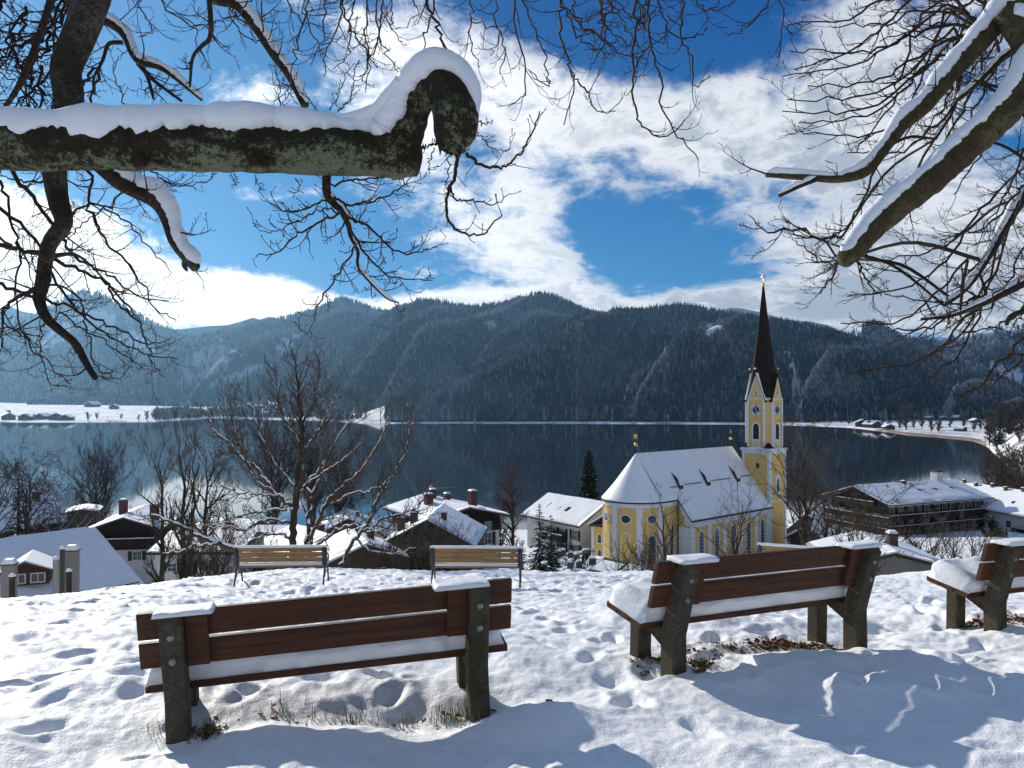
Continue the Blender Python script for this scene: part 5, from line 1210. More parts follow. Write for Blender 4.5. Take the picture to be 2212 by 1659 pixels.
def snow_on(name, pts, rad, thick, parent, cover=1.2, seed=0, m=14, step=None, ragged=.35, steep=.9, mat=None, outward=None):
    Pn = np.array(pts); seg = np.linalg.norm(np.diff(Pn, axis=0), axis=1).sum(); n = int(seg / (step or max(.012, np.mean(rad) * .14))); n = max(12, min(n, 420))
    S4 = spline(np.column_stack([Pn, rad]), n); Pn = S4[:, :3]; rd = S4[:, 3]; T = np.gradient(Pn, axis=0); T /= np.linalg.norm(T, axis=1, keepdims=True)
    s = np.linspace(0, seg, n); V = []; k = 1.0 / max(np.mean(rad), .02)
    e1 = .55 * fbm(s * k * .13, s * 0 + seed, 2, seed, .5) + .36 * fbm(s * k * 1.3, s * 0 + seed, 5, seed + 1, .75); e2 = .55 * fbm(s * k * .13, s * 0 + seed + 9, 2, seed + 3, .5) + .36 * fbm(s * k * 1.3, s * 0 + seed + 9, 5, seed + 4, .75); th = fbm(s * k * .35, s * 0 + 2, 3, seed + 5)
    z = np.array([0, 0, 1.0])
    for i in range(n):
        t = T[i]; up = z - t * t[2]; ul = np.linalg.norm(up); up = up / (ul + 1e-6); sd = np.cross(t, up); q = np.clip((ul - (1 - steep)) / .35, 0, 1)
        if outward:
            up = np.array([-t[2], 0, t[0]]); up = up / np.linalg.norm(up); sd = np.cross(t, up); q = outward(i / (n - 1))
        end = min(1, min(i, n - 1 - i) / 5.0) ** .5
        c1 = cover * (1 + ragged * 2 * e1[i]) * (.25 + .75 * q) * (.3 + .7 * end); c2 = cover * (1 + ragged * 2 * e2[i]) * (.25 + .75 * q) * (.3 + .7 * end)
        h = thick * q * end * max(.15, 1 + 1.0 * th[i])
        if q < .02: c1 = c2 = .02
        for j in range(m + 1):
            f = j / m; a = -c1 + (c1 + c2) * f; bell = math.sin(math.pi * f) ** .42 if 0 < f < 1 else 0
            R_ = rd[i] * (1.035 if 0 < f < 1 else .90) + h * bell * (max(0, math.cos(a)) ** .8 * .85 + .15)
            nz = 0
            V.append(Pn[i] + sd * math.sin(a) * R_ + up * math.cos(a) * R_)
        V.append(Pn[i] + up * rd[i] * .45)
    w = m + 2; return np_mesh(name, np.array(V), grid_faces(n, w, True), mat or M['cap_snow'], parent)

# ------------------------------------------------------------------ the old tree whose limbs reach in from the left
rg = random.Random(11)
OT = thing('old_lime_tree', 'old tree with a thick snow laden hooked limb reaching in from the left', 'tree', (-7.7, 9.7, G(-7.7, 9.7)), 0)
o0 = np.array([-7.7, 9.7, G(-7.7, 9.7)]); WI = Matrix.Translation(-Vector(o0))
def loc(p, o): return np.array(p) - o
tp = spline([(-7.7, 9.7, o0[2] - .4), (-7.7, 9.7, 0), (-7.3, 9.6, 2.2), (-6.9, 9.4, 4.6), (-6.2, 9.0, 8.0)], 40)
limb_mesh('trunk', loc(tp, o0), np.linspace(.52, .30, 40), M['bark'], OT, 20, .08, 3)
def limb(o0, root, pts, D, r, snow=0.0, cover=1.15, name='limb', mat=None, n=None, tail=None, sides=14, amp=.05, seed=0, twigs=None, out=None, twig_n=0, twig_l=.5, lv=2, capend=True, fr=3.2, **kw):
    p, rr = traced(pts, D, r, n)
    if tail is not None:                                   # part outside the picture that joins the trunk
        m_ = 14; tl = spline([tuple(t_) for t_ in tail] + [tuple(p[0]), tuple(p[1])], m_ + 2)[:m_]; rt = np.linspace(max(rr[0] * 1.25, rr[0]), rr[0], m_)
        p = np.vstack([tl, p]); rr = np.concatenate([rt, rr])
    o = limb_mesh(name, loc(p, o0), rr, mat or M['bark'], root, sides, amp, seed, capend, fr)
    if snow: snow_on('limb_snow', loc(p, o0), rr, snow, o, cover, seed + 1, **kw)
    LP.setdefault(root.name, []).append((p, rr))
    if out is not None and twig_n: sprout(out, rg, [tuple(q) for q in p], list(rr), lv, twig_l, twig_n)
    return p, rr, o
TW = []; LP = {}
def attach(root, p, rr, reach=2.2):
    """let a traced twig start on the nearest limb of its tree"""
    if root not in LP: return p, rr
    A_ = np.vstack([q[0] for q in LP[root]]); B_ = np.concatenate([q[1] for q in LP[root]]); d = np.linalg.norm(A_ - p[0], axis=1); i = int(np.argmin(d))
    if d[i] > reach or d[i] < .02: return p, rr
    n = 8; mid = (A_[i] + p[0]) / 2 + np.array([0, 0, .12 * d[i]]); head = spline([tuple(A_[i]) + (min(B_[i] * .6, rr[0] * 1.5),), tuple(mid) + (rr[0] * 1.15,), tuple(p[0]) + (rr[0],), tuple(p[1]) + (rr[1],)], n + 2)[:n]
    return np.vstack([head[:, :3], p]), np.concatenate([head[:, 3], rr])
TK = (-6.6, 9.3, 3.2)
main_pts = [(-120, 309), (0, 311), (200, 313), (400, 317), (550, 322), (700, 328), (800, 333), (860, 336), (900, 338)]
p, rr, mo = limb(o0, OT, main_pts, [4.8, 4.7, 4.65, 4.6], [58, 56, 55, 54, 52, 50, 49, 46, 40], snow=.085, cover=1.12, mat=M['bark_lichen'], n=170, fr=7.5, tail=[(-7.3, 9.4, 1.2), (-6.1, 7.8, 1.5), (-4.3, 5.8, 1.5)], sides=44, amp=.075, seed=2, m=26, step=.013, ragged=.48)
# hooked end: the limb turns up, arches over and breaks off
p, rr, ho = limb(o0, OT, [(836, 335), (866, 308), (884, 268), (898, 228), (921, 196), (950, 188), (974, 208), (981, 240), (983, 272), (980, 300), (976, 318)], [4.6, 4.55, 4.4, 4.35], [46, 43, 38, 34, 33, 38, 44, 49, 49, 44, 30], snow=.12, cover=1.38, name='hooked_limb', mat=M['bark_lichen'], n=60, sides=26, amp=.09, seed=6, m=22, step=.009, ragged=.3,
    outward=lambda f: float(np.interp(f, [0, .12, .3, .52, .62, .74, .82, 1], [.5, .9, 1, .95, .5, .16, 0, 0])))
dp_, dr_ = traced([(700, 262), (760, 262), (815, 250), (848, 218), (872, 176)], [4.68, 4.62, 4.5], [10, 20, 29, 30, 20], 40); b = MB(); b.tube([tuple(q) for q in dp_ - o0], list(dr_), 16); b.build('snow_drift', M['cap_snow'], ho, True)
for (x, y, r_) in ((876, 352, 28), (862, 366, 22), (560, 352, 20), (300, 348, 17)):
    b = MB(); q = P(x, y, 4.56) - Vector(o0); rr_ = r_ * 4.6 / FPX
    b.lathe([(rr_ * math.sin(a) + .001, q.z - rr_ * math.cos(a)) for a in np.linspace(0, math.pi, 8)], 12, c=(q.x, q.y))
    b.build('burl', M['bark_lichen'], ho, True)
b = MB()
for i in range(26):                                    # splintered wood where the hook broke off
    x = 948 + 60 * rg.random(); y0 = 300 - abs(x - 978) * .3; q = P(x, y0, 4.36 + rg.uniform(-.05, .05)) - Vector(o0); l = rg.uniform(.05, .11)
    b.tube([tuple(q), tuple(q + Vector((rg.uniform(-.015, .015), rg.uniform(-.01, .01), -l * .6))), tuple(q + Vector((rg.uniform(-.02, .02), rg.uniform(-.01, .01), -l)))], [.018, .012, .002], 4)
b.build('splintered_end', M['bark_lichen'], ho)
# lesser limbs
def L_(pts, D, r, **kw):
    kw.setdefault('out', TW); return limb(o0, OT, pts, D, r, **kw)
L_([(215, -60), (200, 0), (165, 90), (143, 150), (148, 215), (128, 300), (118, 377), (128, 440), (137, 483), (106, 530), (91, 614), (85, 648), (100, 686), (135, 718), (163, 743), (185, 783), (206, 818)],
   [6.4, 6.1, 5.9, 5.8, 5.6], [36, 34, 32, 29, 25, 20, 16, 14, 11, 9, 8, 6], snow=0, seed=4, tail=[(-6.6, 9.3, 5.2), (-5.0, 8.0, 5.0)], n=90, twig_n=14, twig_l=.75)
L_([(200, 340), (232, 368), (267, 396), (334, 432), (361, 471), (377, 522), (404, 557), (423, 578)], [5.6, 5.4], [18, 20, 20, 17, 15, 13, 12, 11], snow=.05, cover=1.05, mat=M['bark'], seed=7, n=46, tail=[(-6.5, 9.3, 2.6), (-4.8, 7.4, 2.4)], twig_n=5, twig_l=.5)
L_([(404, 557), (398, 572), (404, 585)], [5.42, 5.4], [7, 6, 3], seed=8, n=8)
L_([(420, -40), (459, -6), (510, 8), (549, 51), (589, 110), (628, 165), (659, 228)], [7.0, 6.4], [15, 14, 13, 12.5, 12, 11, 9], snow=.025, cover=1.0, seed=9, n=44, twig_n=9, twig_l=.7, tail=[(-6.4, 9.2, 6.0), (-4.2, 8.0, 5.2)])
L_([(120, -40), (157, 0), (220, 39), (267, 71), (298, 130), (353, 149), (436, 216)], [7.2, 6.6], [13, 12, 11, 10, 8, 6, 3], snow=.025, cover=1.0, seed=10, n=40, twig_n=9, twig_l=.7, tail=[(-6.5, 9.2, 5.6)])
L_([(298, 130), (318, 165), (332, 214)], [6.9, 6.8], [6, 4, 3], seed=11, twig_n=4, twig_l=.35)
L_([(300, 138), (330, 172), (392, 218)], [6.9, 6.7], [6, 4, 3], seed=12, twig_n=4, twig_l=.35)
L_([(265, 92), (235, 95), (222, 130), (202, 170), (204, 205)], [6.9, 6.8], [5, 4, 3, 2], seed=13, twig_n=8, twig_l=.4)
L_([(115, -30), (110, 0), (94, 51), (75, 102), (39, 188), (-10, 260)], [7.5, 7.2], [9, 8, 7, 6, 5], seed=14, twig_n=12, twig_l=.7, tail=[(-6.5, 9.5, 6.0)])
L_([(451, -20), (455, 75), (435, 100), (416, 126), (410, 188)], [6.6, 6.5], [6, 5, 4, 2.4], seed=15, twig_n=9, twig_l=.38)
L_([(706, 360), (706, 416), (722, 440), (737, 455), (753, 487), (757, 510), (773, 542), (776, 581), (830, 640), (862, 655)], [4.75, 4.9], [10, 9, 8, 7, 6, 4.5, 4, 3, 2.2, 1.5], snow=.014, cover=.9, seed=16, twig_n=10, twig_l=.34)
for i, (pts, r0) in enumerate([
    ([(737, 455), (690, 480), (640, 510), (600, 545), (558, 548)], 3.2), ([(725, 425), (660, 450), (610, 455), (575, 428)], 2.6), ([(753, 470), (800, 492), (850, 540), (905, 545), (945, 532)], 3.0),
    ([(757, 495), (800, 560), (850, 598), (930, 605)], 2.8), ([(768, 530), (725, 600), (692, 650), (675, 690), (662, 728)], 2.6), ([(706, 405), (760, 388), (850, 385), (882, 402)], 2.8), ([(740, 455), (690, 455), (640, 478), (590, 500), (562, 500)], 2.4),
    ([(712, 430), (760, 440), (820, 430), (870, 400), (890, 380)], 3.0), ([(985, 318), (985, 370), (968, 410), (963, 450), (978, 490), (1010, 508), (1045, 503), (1085, 463)], 4.4), ([(1008, 330), (1030, 350), (1060, 362), (1095, 358), (1130, 325), (1150, 285), (1166, 240)], 4.0),
    ([(972, 400), (985, 430), (1020, 432), (1065, 440), (1105, 420)], 2.6), ([(905, 322), (930, 314), (950, 310)], 4.0), ([(972, 322), (965, 380), (958, 425)], 1.8), ([(1028, 275), (1050, 310), (1090, 325), (1108, 292)], 1.8), ([(1030, 262), (1045, 268), (1065, 264)], 1.6), ([(938, 320), (930, 350), (925, 366), (946, 355)], 1.4),
    ([(606, 235), (612, 262), (618, 272)], 3.0), ([(606, 240), (604, 200), (593, 130), (590, 110)], 1.6), ([(606, 240), (630, 190), (640, 165)], 1.4),
    ([(712, 240), (735, 190), (750, 150), (756, 135)], 1.6), ([(730, 240), (755, 215), (768, 150), (775, 130)], 2.0), ([(690, 242), (675, 225), (655, 205), (600, 185)], 1.4),
    ([(270, 240), (262, 200), (245, 150), (262, 120), (295, 100)], 1.6), ([(640, 385), (646, 410), (634, 420)], 1.4), ([(500, 375), (508, 400), (512, 380)], 1.2), ([(550, 378), (560, 405), (568, 412)], 1.2)]):
    p, r = traced(pts, [4.65, 4.75] if i < 8 or i > 15 else [4.4, 4.35], [r0, r0 * .35], None, .006, rg); TW.append((p, r)); q = [tuple(x) for x in p]
    ln = float(np.linalg.norm(np.diff(p, axis=0), axis=1).sum()); sprout(TW, rg, q, list(r), 1 if i < 8 else 0, ln * (.32 if i < 8 else .15), int(5 + ln * 9), up=.22, rmin=.0017)
# lower left network
for i, (pts, D, r) in enumerate([
    ([(91, 614), (60, 632), (19, 655), (6, 690), (6, 750)], [5.7, 5.7], [8, 3]), ([(-30, 528), (40, 536), (110, 560), (165, 580), (225, 610), (285, 668)], [7.4, 7.0], [8, 3]), ([(229, 608), (248, 648), (282, 677), (314, 727), (323, 771), (355, 815)], [6.8, 6.6], [4, 1.5]),
    ([(176, 648), (188, 702), (201, 783), (219, 802), (254, 821), (279, 795)], [6.2, 6.2], [3, 1.4]), ([(200, 380), (190, 440), (230, 520), (300, 600), (330, 660), (380, 690)], [7.2, 6.9], [5, 1.5]), ([(30, 375), (80, 440), (120, 500), (170, 560), (240, 600), (300, 640), (365, 650)], [7.6, 7.2], [7, 1.5]),
    ([(300, 380), (255, 430), (205, 465), (160, 500), (130, 520)], [6.6, 6.2], [4, 2]), ([(0, 390), (20, 460), (45, 560), (30, 640), (60, 740), (110, 790), (150, 830)], [7.2, 6.9], [5, 1.4]), ([(-20, 440), (60, 500), (140, 640), (200, 700), (300, 760), (385, 775)], [8.2, 7.8], [6, 1.4]),
    ([(-20, 600), (60, 640), (140, 660), (230, 700), (320, 740), (372, 730)], [8.0, 7.6], [6, 1.4]), ([(85, 650), (95, 700), (85, 760), (110, 820), (150, 838)], [5.7, 5.7], [3, 1.3]), ([(290, 375), (350, 395), (420, 400), (470, 372)], [6.6, 6.6], [3, 1.2]),
    ([(330, 372), (380, 400), (420, 388)], [6.2, 6.2], [2.5, 1.1]), ([(120, 380), (60, 395), (0, 380)], [6.4, 6.2], [4, 2]), ([(140, 480), (190, 440), (260, 470), (330, 540), (372, 590)], [6.4, 6.6], [4, 1.2]), ([(-20, 700), (40, 720), (90, 760)], [6.0, 6.0], [3, 1.2]),
    ([(-20, 480), (10, 520), (60, 560), (70, 620)], [6.6, 6.6], [5, 1.5]), ([(100, 686), (150, 690), (230, 740), (300, 790), (345, 800)], [5.7, 5.8], [3, 1.1])]):
    p, rr_ = traced(pts, D, [q * .72 for q in r], None, .012, rg)
    if pts[0][0] > 10: p, rr_ = attach(OT.name, p, rr_)
    TW.append((p, rr_)); ln = float(np.linalg.norm(np.diff(p, axis=0), axis=1).sum())
    sprout(TW, rg, [tuple(x) for x in p], list(rr_), 2, .46, int(3 + ln * 3.4), up=.13, rmin=.0015)
# upper left: dense far twigs behind
for i in range(24):
    x = rg.uniform(-60, 240); y = rg.uniform(-60, 160); pts = [(x, y), (x - rg.uniform(0, 60), y + rg.uniform(30, 80)), (x - rg.uniform(20, 110), y + rg.uniform(70, 170)), (x - rg.uniform(-30, 120), y + rg.uniform(140, 230))]
    p, rr_ = traced(pts, [8.6, 8.2], [4, 1.4], None, .02, rg); TW.append((p, rr_)); sprout(TW, rg, [tuple(x_) for x_ in p], list(rr_), 2, .5, 7, up=.10, rmin=.0022)
# hanging sprays along the top of the view, from limbs above the frame
def over_limb(pts, D, r, o0, root): return limb(o0, root, pts, D, r, seed=21, n=30, sides=10)
over_limb([(80, -260), (400, -200), (800, -130), (1150, -110), (1450, -140), (1700, -170)], [7.6, 6.8, 6.4, 6.4], [34, 26, 18, 10], o0, OT)
over_limb([(300, -140), (560, -95), (760, -70), (900, -55)], [6.6, 6.2], [18, 8], o0, OT)
for i, (pts, r) in enumerate([
    ([(895, -110), (918, 0), (948, 60), (968, 120), (985, 155), (1012, 185)], 4.5), ([(935, -100), (938, 0), (925, 60), (914, 110)], 3.4), ([(1010, -110), (1018, 0), (1015, 60), (1022, 110), (1036, 145)], 2.4), ([(1015, 40), (1075, 75), (1060, 120)], 1.8), ([(1075, -110), (1072, 40), (1090, 105), (1080, 160)], 2.4),
    ([(1100, -110), (1108, 40), (1128, 120), (1135, 200), (1098, 230)], 2.8), ([(1128, 0), (1160, 80), (1190, 180), (1140, 150)], 2.4), ([(1200, -110), (1212, 30), (1213, 90), (1232, 150), (1240, 190), (1218, 270)], 3.4), ([(1213, 10), (1260, 90), (1290, 110), (1320, 118)], 2.6), ([(1232, 150), (1275, 215), (1300, 245), (1330, 240)], 2.4),
    ([(1228, 20), (1280, 70), (1345, 118), (1400, 128)], 2.2), ([(1370, -110), (1375, 30), (1368, 120), (1370, 200), (1378, 260), (1415, 290), (1450, 290), (1478, 258)], 3.6), ([(1408, -110), (1402, 60), (1420, 150), (1432, 230), (1470, 300), (1508, 345)], 3.4), ([(1402, 95), (1375, 140), (1372, 180)], 2.4),
    ([(1470, -110), (1473, 60), (1490, 120), (1503, 185), (1535, 165)], 3.2), ([(1420, 0), (1450, 70), (1500, 80), (1530, 60)], 2.6), ([(1460, -20), (1540, 25), (1590, 0)], 2.2), ([(1692, -110), (1690, 40), (1680, 125)], 2.4), ([(1700, -60), (1640, 30), (1575, 78)], 2.4), ([(1600, -110), (1560, -20), (1540, 20), (1500, 10)], 2.0),
    ([(690, -90), (655, 40), (640, 120), (625, 190)], 3.0), ([(700, -90), (700, 60), (672, 140)], 2.6), ([(745, -90), (735, 40), (705, 110), (700, 165)], 2.8), ([(780, -90), (760, 40), (752, 110), (720, 150)], 2.6), ([(800, -90), (790, 60), (800, 140), (790, 200)], 2.6), ([(815, -90), (812, 40), (830, 100), (860, 155)], 2.8),
    ([(850, -90), (845, 20), (850, 60), (870, 90)], 2.0), ([(560, -60), (520, 30), (480, 40), (430, 60), (390, 30)], 2.4), ([(600, -60), (640, 30), (700, 60)], 2.2), ([(340, -60), (360, 20), (420, 60), (425, 100)], 2.2), ([(330, -60), (300, 10), (330, 60), (300, 80)], 2.0), ([(480, -60), (500, 40), (555, 90), (600, 60)], 2.0),
    ([(650, -60), (665, 50), (690, 95), (740, 75)], 2.0), ([(880, -90), (900, 20), (880, 60)], 1.8), ([(1250, -60), (1330, 10), (1390, 50)], 2.2), ([(1290, -60), (1340, 40), (1380, 95), (1440, 75)], 2.2)]):
    D0 = 6.2 + rg.uniform(-.5, .5); p, rr_ = traced(pts, [D0, D0 - .2], [r * .85, max(1.1, r * .36)], None, .012, rg); TW.append((p, rr_)); ln = float(np.linalg.norm(np.diff(p, axis=0), axis=1).sum())
    sprout(TW, rg, [tuple(x) for x in p], list(rr_), 1, .34, int(3 + ln * 3.4), up=.30, rmin=.0016, ang=(.35, .8), start=.2)
for i in range(9):
    x = rg.uniform(380, 1500); l = rg.uniform(60, 190) * (1 if x < 900 else .8); D0 = rg.uniform(6.2, 8.0); x2 = x + rg.uniform(-30, 60)
    p, rr_ = traced([(x, -90), (x + rg.uniform(-14, 14), l * .3), (x2, l * .7), (x2 + rg.uniform(-30, 40), l)], [D0, D0], [2.4, 1.2], None, .015, rg); TW.append((p, rr_)); sprout(TW, rg, [tuple(q) for q in p], list(rr_), 1, .32, 8, up=.24, rmin=.0022, start=.35)
tubes('twigs', [([tuple(np.array(q) - o0) for q in p_], r_) for p_, r_ in TW], M['twig'], OT, 4)

# ------------------------------------------------------------------ the tree at the right edge
RT0 = np.array([8.6, 8.2, G(8.6, 8.2)]); RT = thing('old_beech_tree', 'tree at the right edge with two snow lined limbs slanting down and dense twigs', 'tree', tuple(RT0))
tp = spline([(8.6, 8.2, RT0[2] - .4), (8.6, 8.2, 0), (8.5, 8.1, 2.4), (8.2, 7.9, 5.0), (8.0, 7.6, 8.5)], 30); limb_mesh('trunk', loc(tp, RT0), np.linspace(.45, .24, 30), M['bark'], RT, 18, .08, 5)
TR = []
def R_(pts, D, r, **kw):
    kw.setdefault('out', TR); return limb(RT0, RT, pts, D, r, **kw)
R_([(2300, 60), (2232, 34), (2172, 28), (2150, 48), (2109, 95), (2055, 155), (1996, 226), (1948, 268), (1908, 322), (1870, 368), (1812, 386), (1740, 383), (1690, 380), (1656, 378)], [6.6, 6.3, 6.0], [27, 27, 27, 26, 24, 21, 19, 17, 14, 13, 9, 7, 6, 5], snow=.032, cover=.80, mat=M['bark_moss'], fr=7, seed=31, n=90, tail=[(8.3, 8.0, 3.9), (7.6, 7.4, 3.6)], twig_n=9, twig_l=.5, ragged=.45)
R_([(1765, 386), (1735, 398), (1705, 412), (1683, 423)], [6.03, 6.0], [6, 5, 4], snow=.02, cover=.9, seed=32, n=14)
R_([(2172, 28), (2200, 60), (2240, 110)], [6.3, 6.2], [24, 30, 34], snow=.04, mat=M['bark_moss'], seed=33, n=14)
R_([(2330, 70), (2262, 110), (2216, 165), (2172, 238), (2096, 312), (2018, 384), (1940, 446), (1880, 500), (1845, 540), (1825, 560)], [6.2, 5.6], [38, 37, 35, 34, 31, 30, 27, 24, 22, 19], snow=.036, cover=.72, mat=M['bark_moss'], fr=7, amp=.08, seed=34, n=80, tail=[(8.3, 8.0, 3.0), (7.2, 7.2, 3.0)], twig_n=7, twig_l=.5, ragged=.45, sides=22)
R_([(2260, 665), (2212, 673), (2182, 684), (2174, 702)], [5.6, 5.6], [6, 6, 5, 4], seed=35, n=12)
R_([(2290, 330), (2232, 400), (2190, 455), (2140, 545), (2090, 620), (2040, 660)], [7.6, 7.2], [15, 13, 10, 6, 4], snow=.02, cover=.8, seed=36, n=36, twig_n=16, twig_l=.8, tail=[(8.2, 8.0, 2.2)])
R_([(2290, 560), (2212, 610), (2130, 652), (2060, 680), (1990, 690)], [7.2, 6.9], [11, 9, 5, 3], snow=.02, cover=.8, seed=37, n=36, twig_n=16, twig_l=.7)
R_([(2120, 70), (2114, 110), (2075, 150), (2060, 230), (2020, 300)], [7.4, 7.2], [10, 8, 6, 4], snow=.015, cover=.8, seed=38, n=30, twig_n=12, twig_l=.7)
R_([(2212, 92), (2160, 130), (2110, 180), (2070, 215)], [7.0, 6.9], [9, 7, 5], snow=.02, cover=.8, seed=39, n=24, twig_n=10, twig_l=.7)
def fan(x0, y0, x1, y1, bend, r=3.2):
    mx, my = (x0 + x1) / 2, (y0 + y1) / 2; return [(x0, y0), (mx + bend * .3, my + bend), (x1, y1)], r
spec = []
for (x0, y0, x1, y1, bd) in ((1960, -30, 1700, 55, 25), (1990, -20, 1715, 150, 30), (2040, 10, 1690, 165, 40), (2010, 60, 1705, 110, 25), (2020, 100, 1745, 185, 30), (2060, 60, 1700, 215, 60), (2000, 150, 1690, 240, 45), (2030, 120, 1725, 265, 50), (2050, 190, 1735, 290, 45), (1990, 30, 1850, 330, 30),
    (2040, 20, 1900, 350, 20), (2090, 40, 1935, 330, 10), (2130, 20, 1990, 300, 20), (2080, -20, 1800, 60, 20), (2140, -30, 1900, 90, 20), (2200, 10, 2040, 200, 20), (2160, 120, 2000, 400, 20), (2120, 160, 1930, 430, 25), (2180, 200, 2060, 420, 10), (2060, 230, 1830, 330, 40),
    (2100, 300, 1850, 420, 50), (1900, 330, 1760, 530, 40), (1960, 440, 1790, 520, 30), (2150, 420, 1900, 560, 40), (2120, 470, 1830, 640, 50), (2090, 560, 1816, 698, 50), (2160, 560, 1925, 849, 70), (2110, 640, 1870, 700, 40), (2130, 650, 1825, 808, 45), (2230, 380, 2030, 520, 30),
    (2240, 480, 2100, 700, 20), (2250, 560, 2180, 720, 10), (2200, 610, 1935, 640, 30), (2240, 250, 2120, 500, 20), (2250, 300, 2150, 560, 10), (2240, 640, 2080, 720, 20), (2140, 600, 1980, 790, 30), (1830, 560, 1720, 520, 30), (1820, 510, 1690, 495, 14), (1815, 545, 1770, 632, 10), (1850, 560, 1905, 640, 20)):
    spec.append(fan(x0, y0, x1, y1, bd))
spec.append(([(2250, 700), (2192, 752), (2145, 802), (2092, 852), (2051, 838)], 4)); spec.append(([(2250, 740), (2180, 800), (2120, 830)], 3)); spec.append(([(1820, 560), (1760, 505), (1700, 500), (1650, 497), (1618, 465)], 3.4))
for i, (pts, r) in enumerate(spec):
    D0 = rg.uniform(6.4, 8.4) if i < len(spec) - 1 else 5.6; p, rr_ = traced(pts, [D0 + .3, D0 - .2], [r * .95, r * .38], 16, .014, rg); p, rr_ = attach(RT.name, p, rr_, 2.6); TR.append((p, rr_)); ln = float(np.linalg.norm(np.diff(p, axis=0), axis=1).sum())
    sprout(TR, rg, [tuple(x) for x in p], list(rr_), 2, .42, int(3 + ln * 3.6), up=.13, rmin=.0016, ang=(.35, .8))
tubes('twigs', [([tuple(np.array(q) - RT0) for q in p_], r_) for p_, r_ in TR], M['twig'], RT, 4)
# ------------------------------------------------------------------ the big bare tree in the middle distance
rg = random.Random(23)
g0 = P(636, 1215, 32); B0 = np.array([g0.x, 32.0, G(g0.x, 32)]); BT = thing('ash_tree', 'big bare tree with snow lined branches behind the left slatted bench', 'tree', tuple(B0))
TB = []; TS = []
def stem(pts, D, r, snow=.0, sn_from=0, name=None, lv=2, n=10, l=1.5, **kw):
    p, rr = traced(pts, D, r, None, .03, rg); rr = rr * .68; q = p - B0
    limb_mesh(name, q, rr, M['bark'], BT, 10, .05, 1) if name else TB.append(([tuple(x) for x in q], list(rr)))
    if snow: snow_on('branch_snow', q, rr * 1.02, snow * .30, BT, .85, len(TB), m=8, step=.04, ragged=.5)
    sprout(TB, rg, [tuple(x) for x in q], list(rr), lv, l, int(n * 1.6), up=kw.get('up', .22), rmin=.0062, ang=kw.get('ang', (.45, .95)), start=kw.get('start', .2), kink=.13, ratio=.46)
stem([(637, 1250), (634, 1190), (634, 1130), (641, 1060), (650, 985), (651, 910), (646, 850), (640, 800), (636, 765)], [32, 32], [13, 12, 11, 10, 8.5, 6, 4, 2.4, 1.3], .0, name='trunk', n=30, l=1.9, start=.33, up=.25)
stem([(664, 1250), (664, 1190), (668, 1120), (667, 1075), (661, 1036)], [31.6, 31.6], [9, 8, 7, 6.5, 5], .10, name='trunk', n=2)
stem([(664, 1045), (700, 1022), (740, 992), (785, 958)], [31.6, 31], [4, 3, 2, 1.2], .06, n=8)
stem([(672, 1068), (692, 1030), (703, 1000)], [31.6, 31.4], [3.5, 2.4, 1.4], .06, n=5, l=1.0)
stem([(664, 1210), (672, 1170), (700, 1096), (728, 1061), (775, 1021), (801, 985), (830, 930), (846, 880)], [31.5, 30], [6.5, 6, 5.5, 5, 4, 3, 2, 1], .06, n=20, l=1.6)
stem([(716, 1089), (764, 1064), (790, 1062), (835, 1045), (865, 1000)], [31, 30], [3.6, 3, 2.4, 1.2], .06, n=9)
stem([(735, 1232), (740, 1214), (773, 1155), (801, 1120), (820, 1068), (844, 1033), (877, 978), (884, 920), (880, 870)], [29, 29], [6.5, 6, 5.5, 4.5, 4, 3.2, 2.4, 1.5, 1], .05, n=26, l=1.5)
stem([(636, 1108), (608, 1077), (585, 1056), (547, 1004), (523, 990), (493, 955), (462, 928), (447, 895)], [32, 31], [6, 6, 5.5, 4.5, 4, 3, 2, 1], .09, n=22, l=1.7)
stem([(590, 1060), (545, 1030), (520, 960), (500, 900), (478, 850)], [31.5, 31], [4, 3, 2.4, 1], .03, n=16, l=1.4)
stem([(599, 1072), (566, 1068), (514, 1064), (481, 1051)], [31.7, 31.7], [3.4, 2.6, 1.4], .06, n=8)
stem([(625, 1129), (585, 1121), (547, 1134), (523, 1146), (493, 1136), (450, 1140)], [32, 31], [4.4, 4, 3.4, 2.6, 1.4], .09, n=9, l=.9)
stem([(620, 1101), (575, 1103), (540, 1110), (512, 1117), (469, 1134), (430, 1134)], [32, 31.3], [3.6, 3, 2, 1.2], .08, n=9, l=.9)
stem([(625, 1163), (599, 1154), (575, 1156), (547, 1167), (520, 1184)], [32, 31], [3.6, 3, 2.2, 1.4], .08, n=7, l=.8)
stem([(600, 1230), (518, 1192), (471, 1174), (440, 1162), (396, 1141), (353, 1120), (325, 1112)], [29, 28.5], [10, 9.5, 8.5, 7, 5.5, 3.5, 2], .12, n=20, l=1.2)
stem([(471, 1174), (430, 1178), (390, 1190), (350, 1196)], [28.7, 28], [5, 4, 2], .07, n=8, l=.8)
stem([(668, 1192), (707, 1160), (740, 1138), (768, 1136), (801, 1150), (835, 1142)], [31.4, 30], [4.4, 4, 3, 1.6], .08, n=10, l=1.0)
stem([(778, 1150), (800, 1142), (830, 1118), (870, 1110), (905, 1092), (935, 1040)], [29, 28.5], [4, 3.6, 2.6, 1.2], .06, n=14, l=1.1)
stem([(768, 1165), (800, 1190), (850, 1195), (900, 1182)], [29, 28.5], [3.4, 2.6, 1.4], .06, n=8, l=.8)
stem([(650, 985), (690, 930), (715, 880), (730, 830)], [32, 32], [4.5, 3.4, 2, 1], .02, n=16, l=1.5)
stem([(650, 960), (610, 900), (600, 850), (598, 790)], [32, 32], [4.5, 3, 2, 1], .02, n=16, l=1.5)
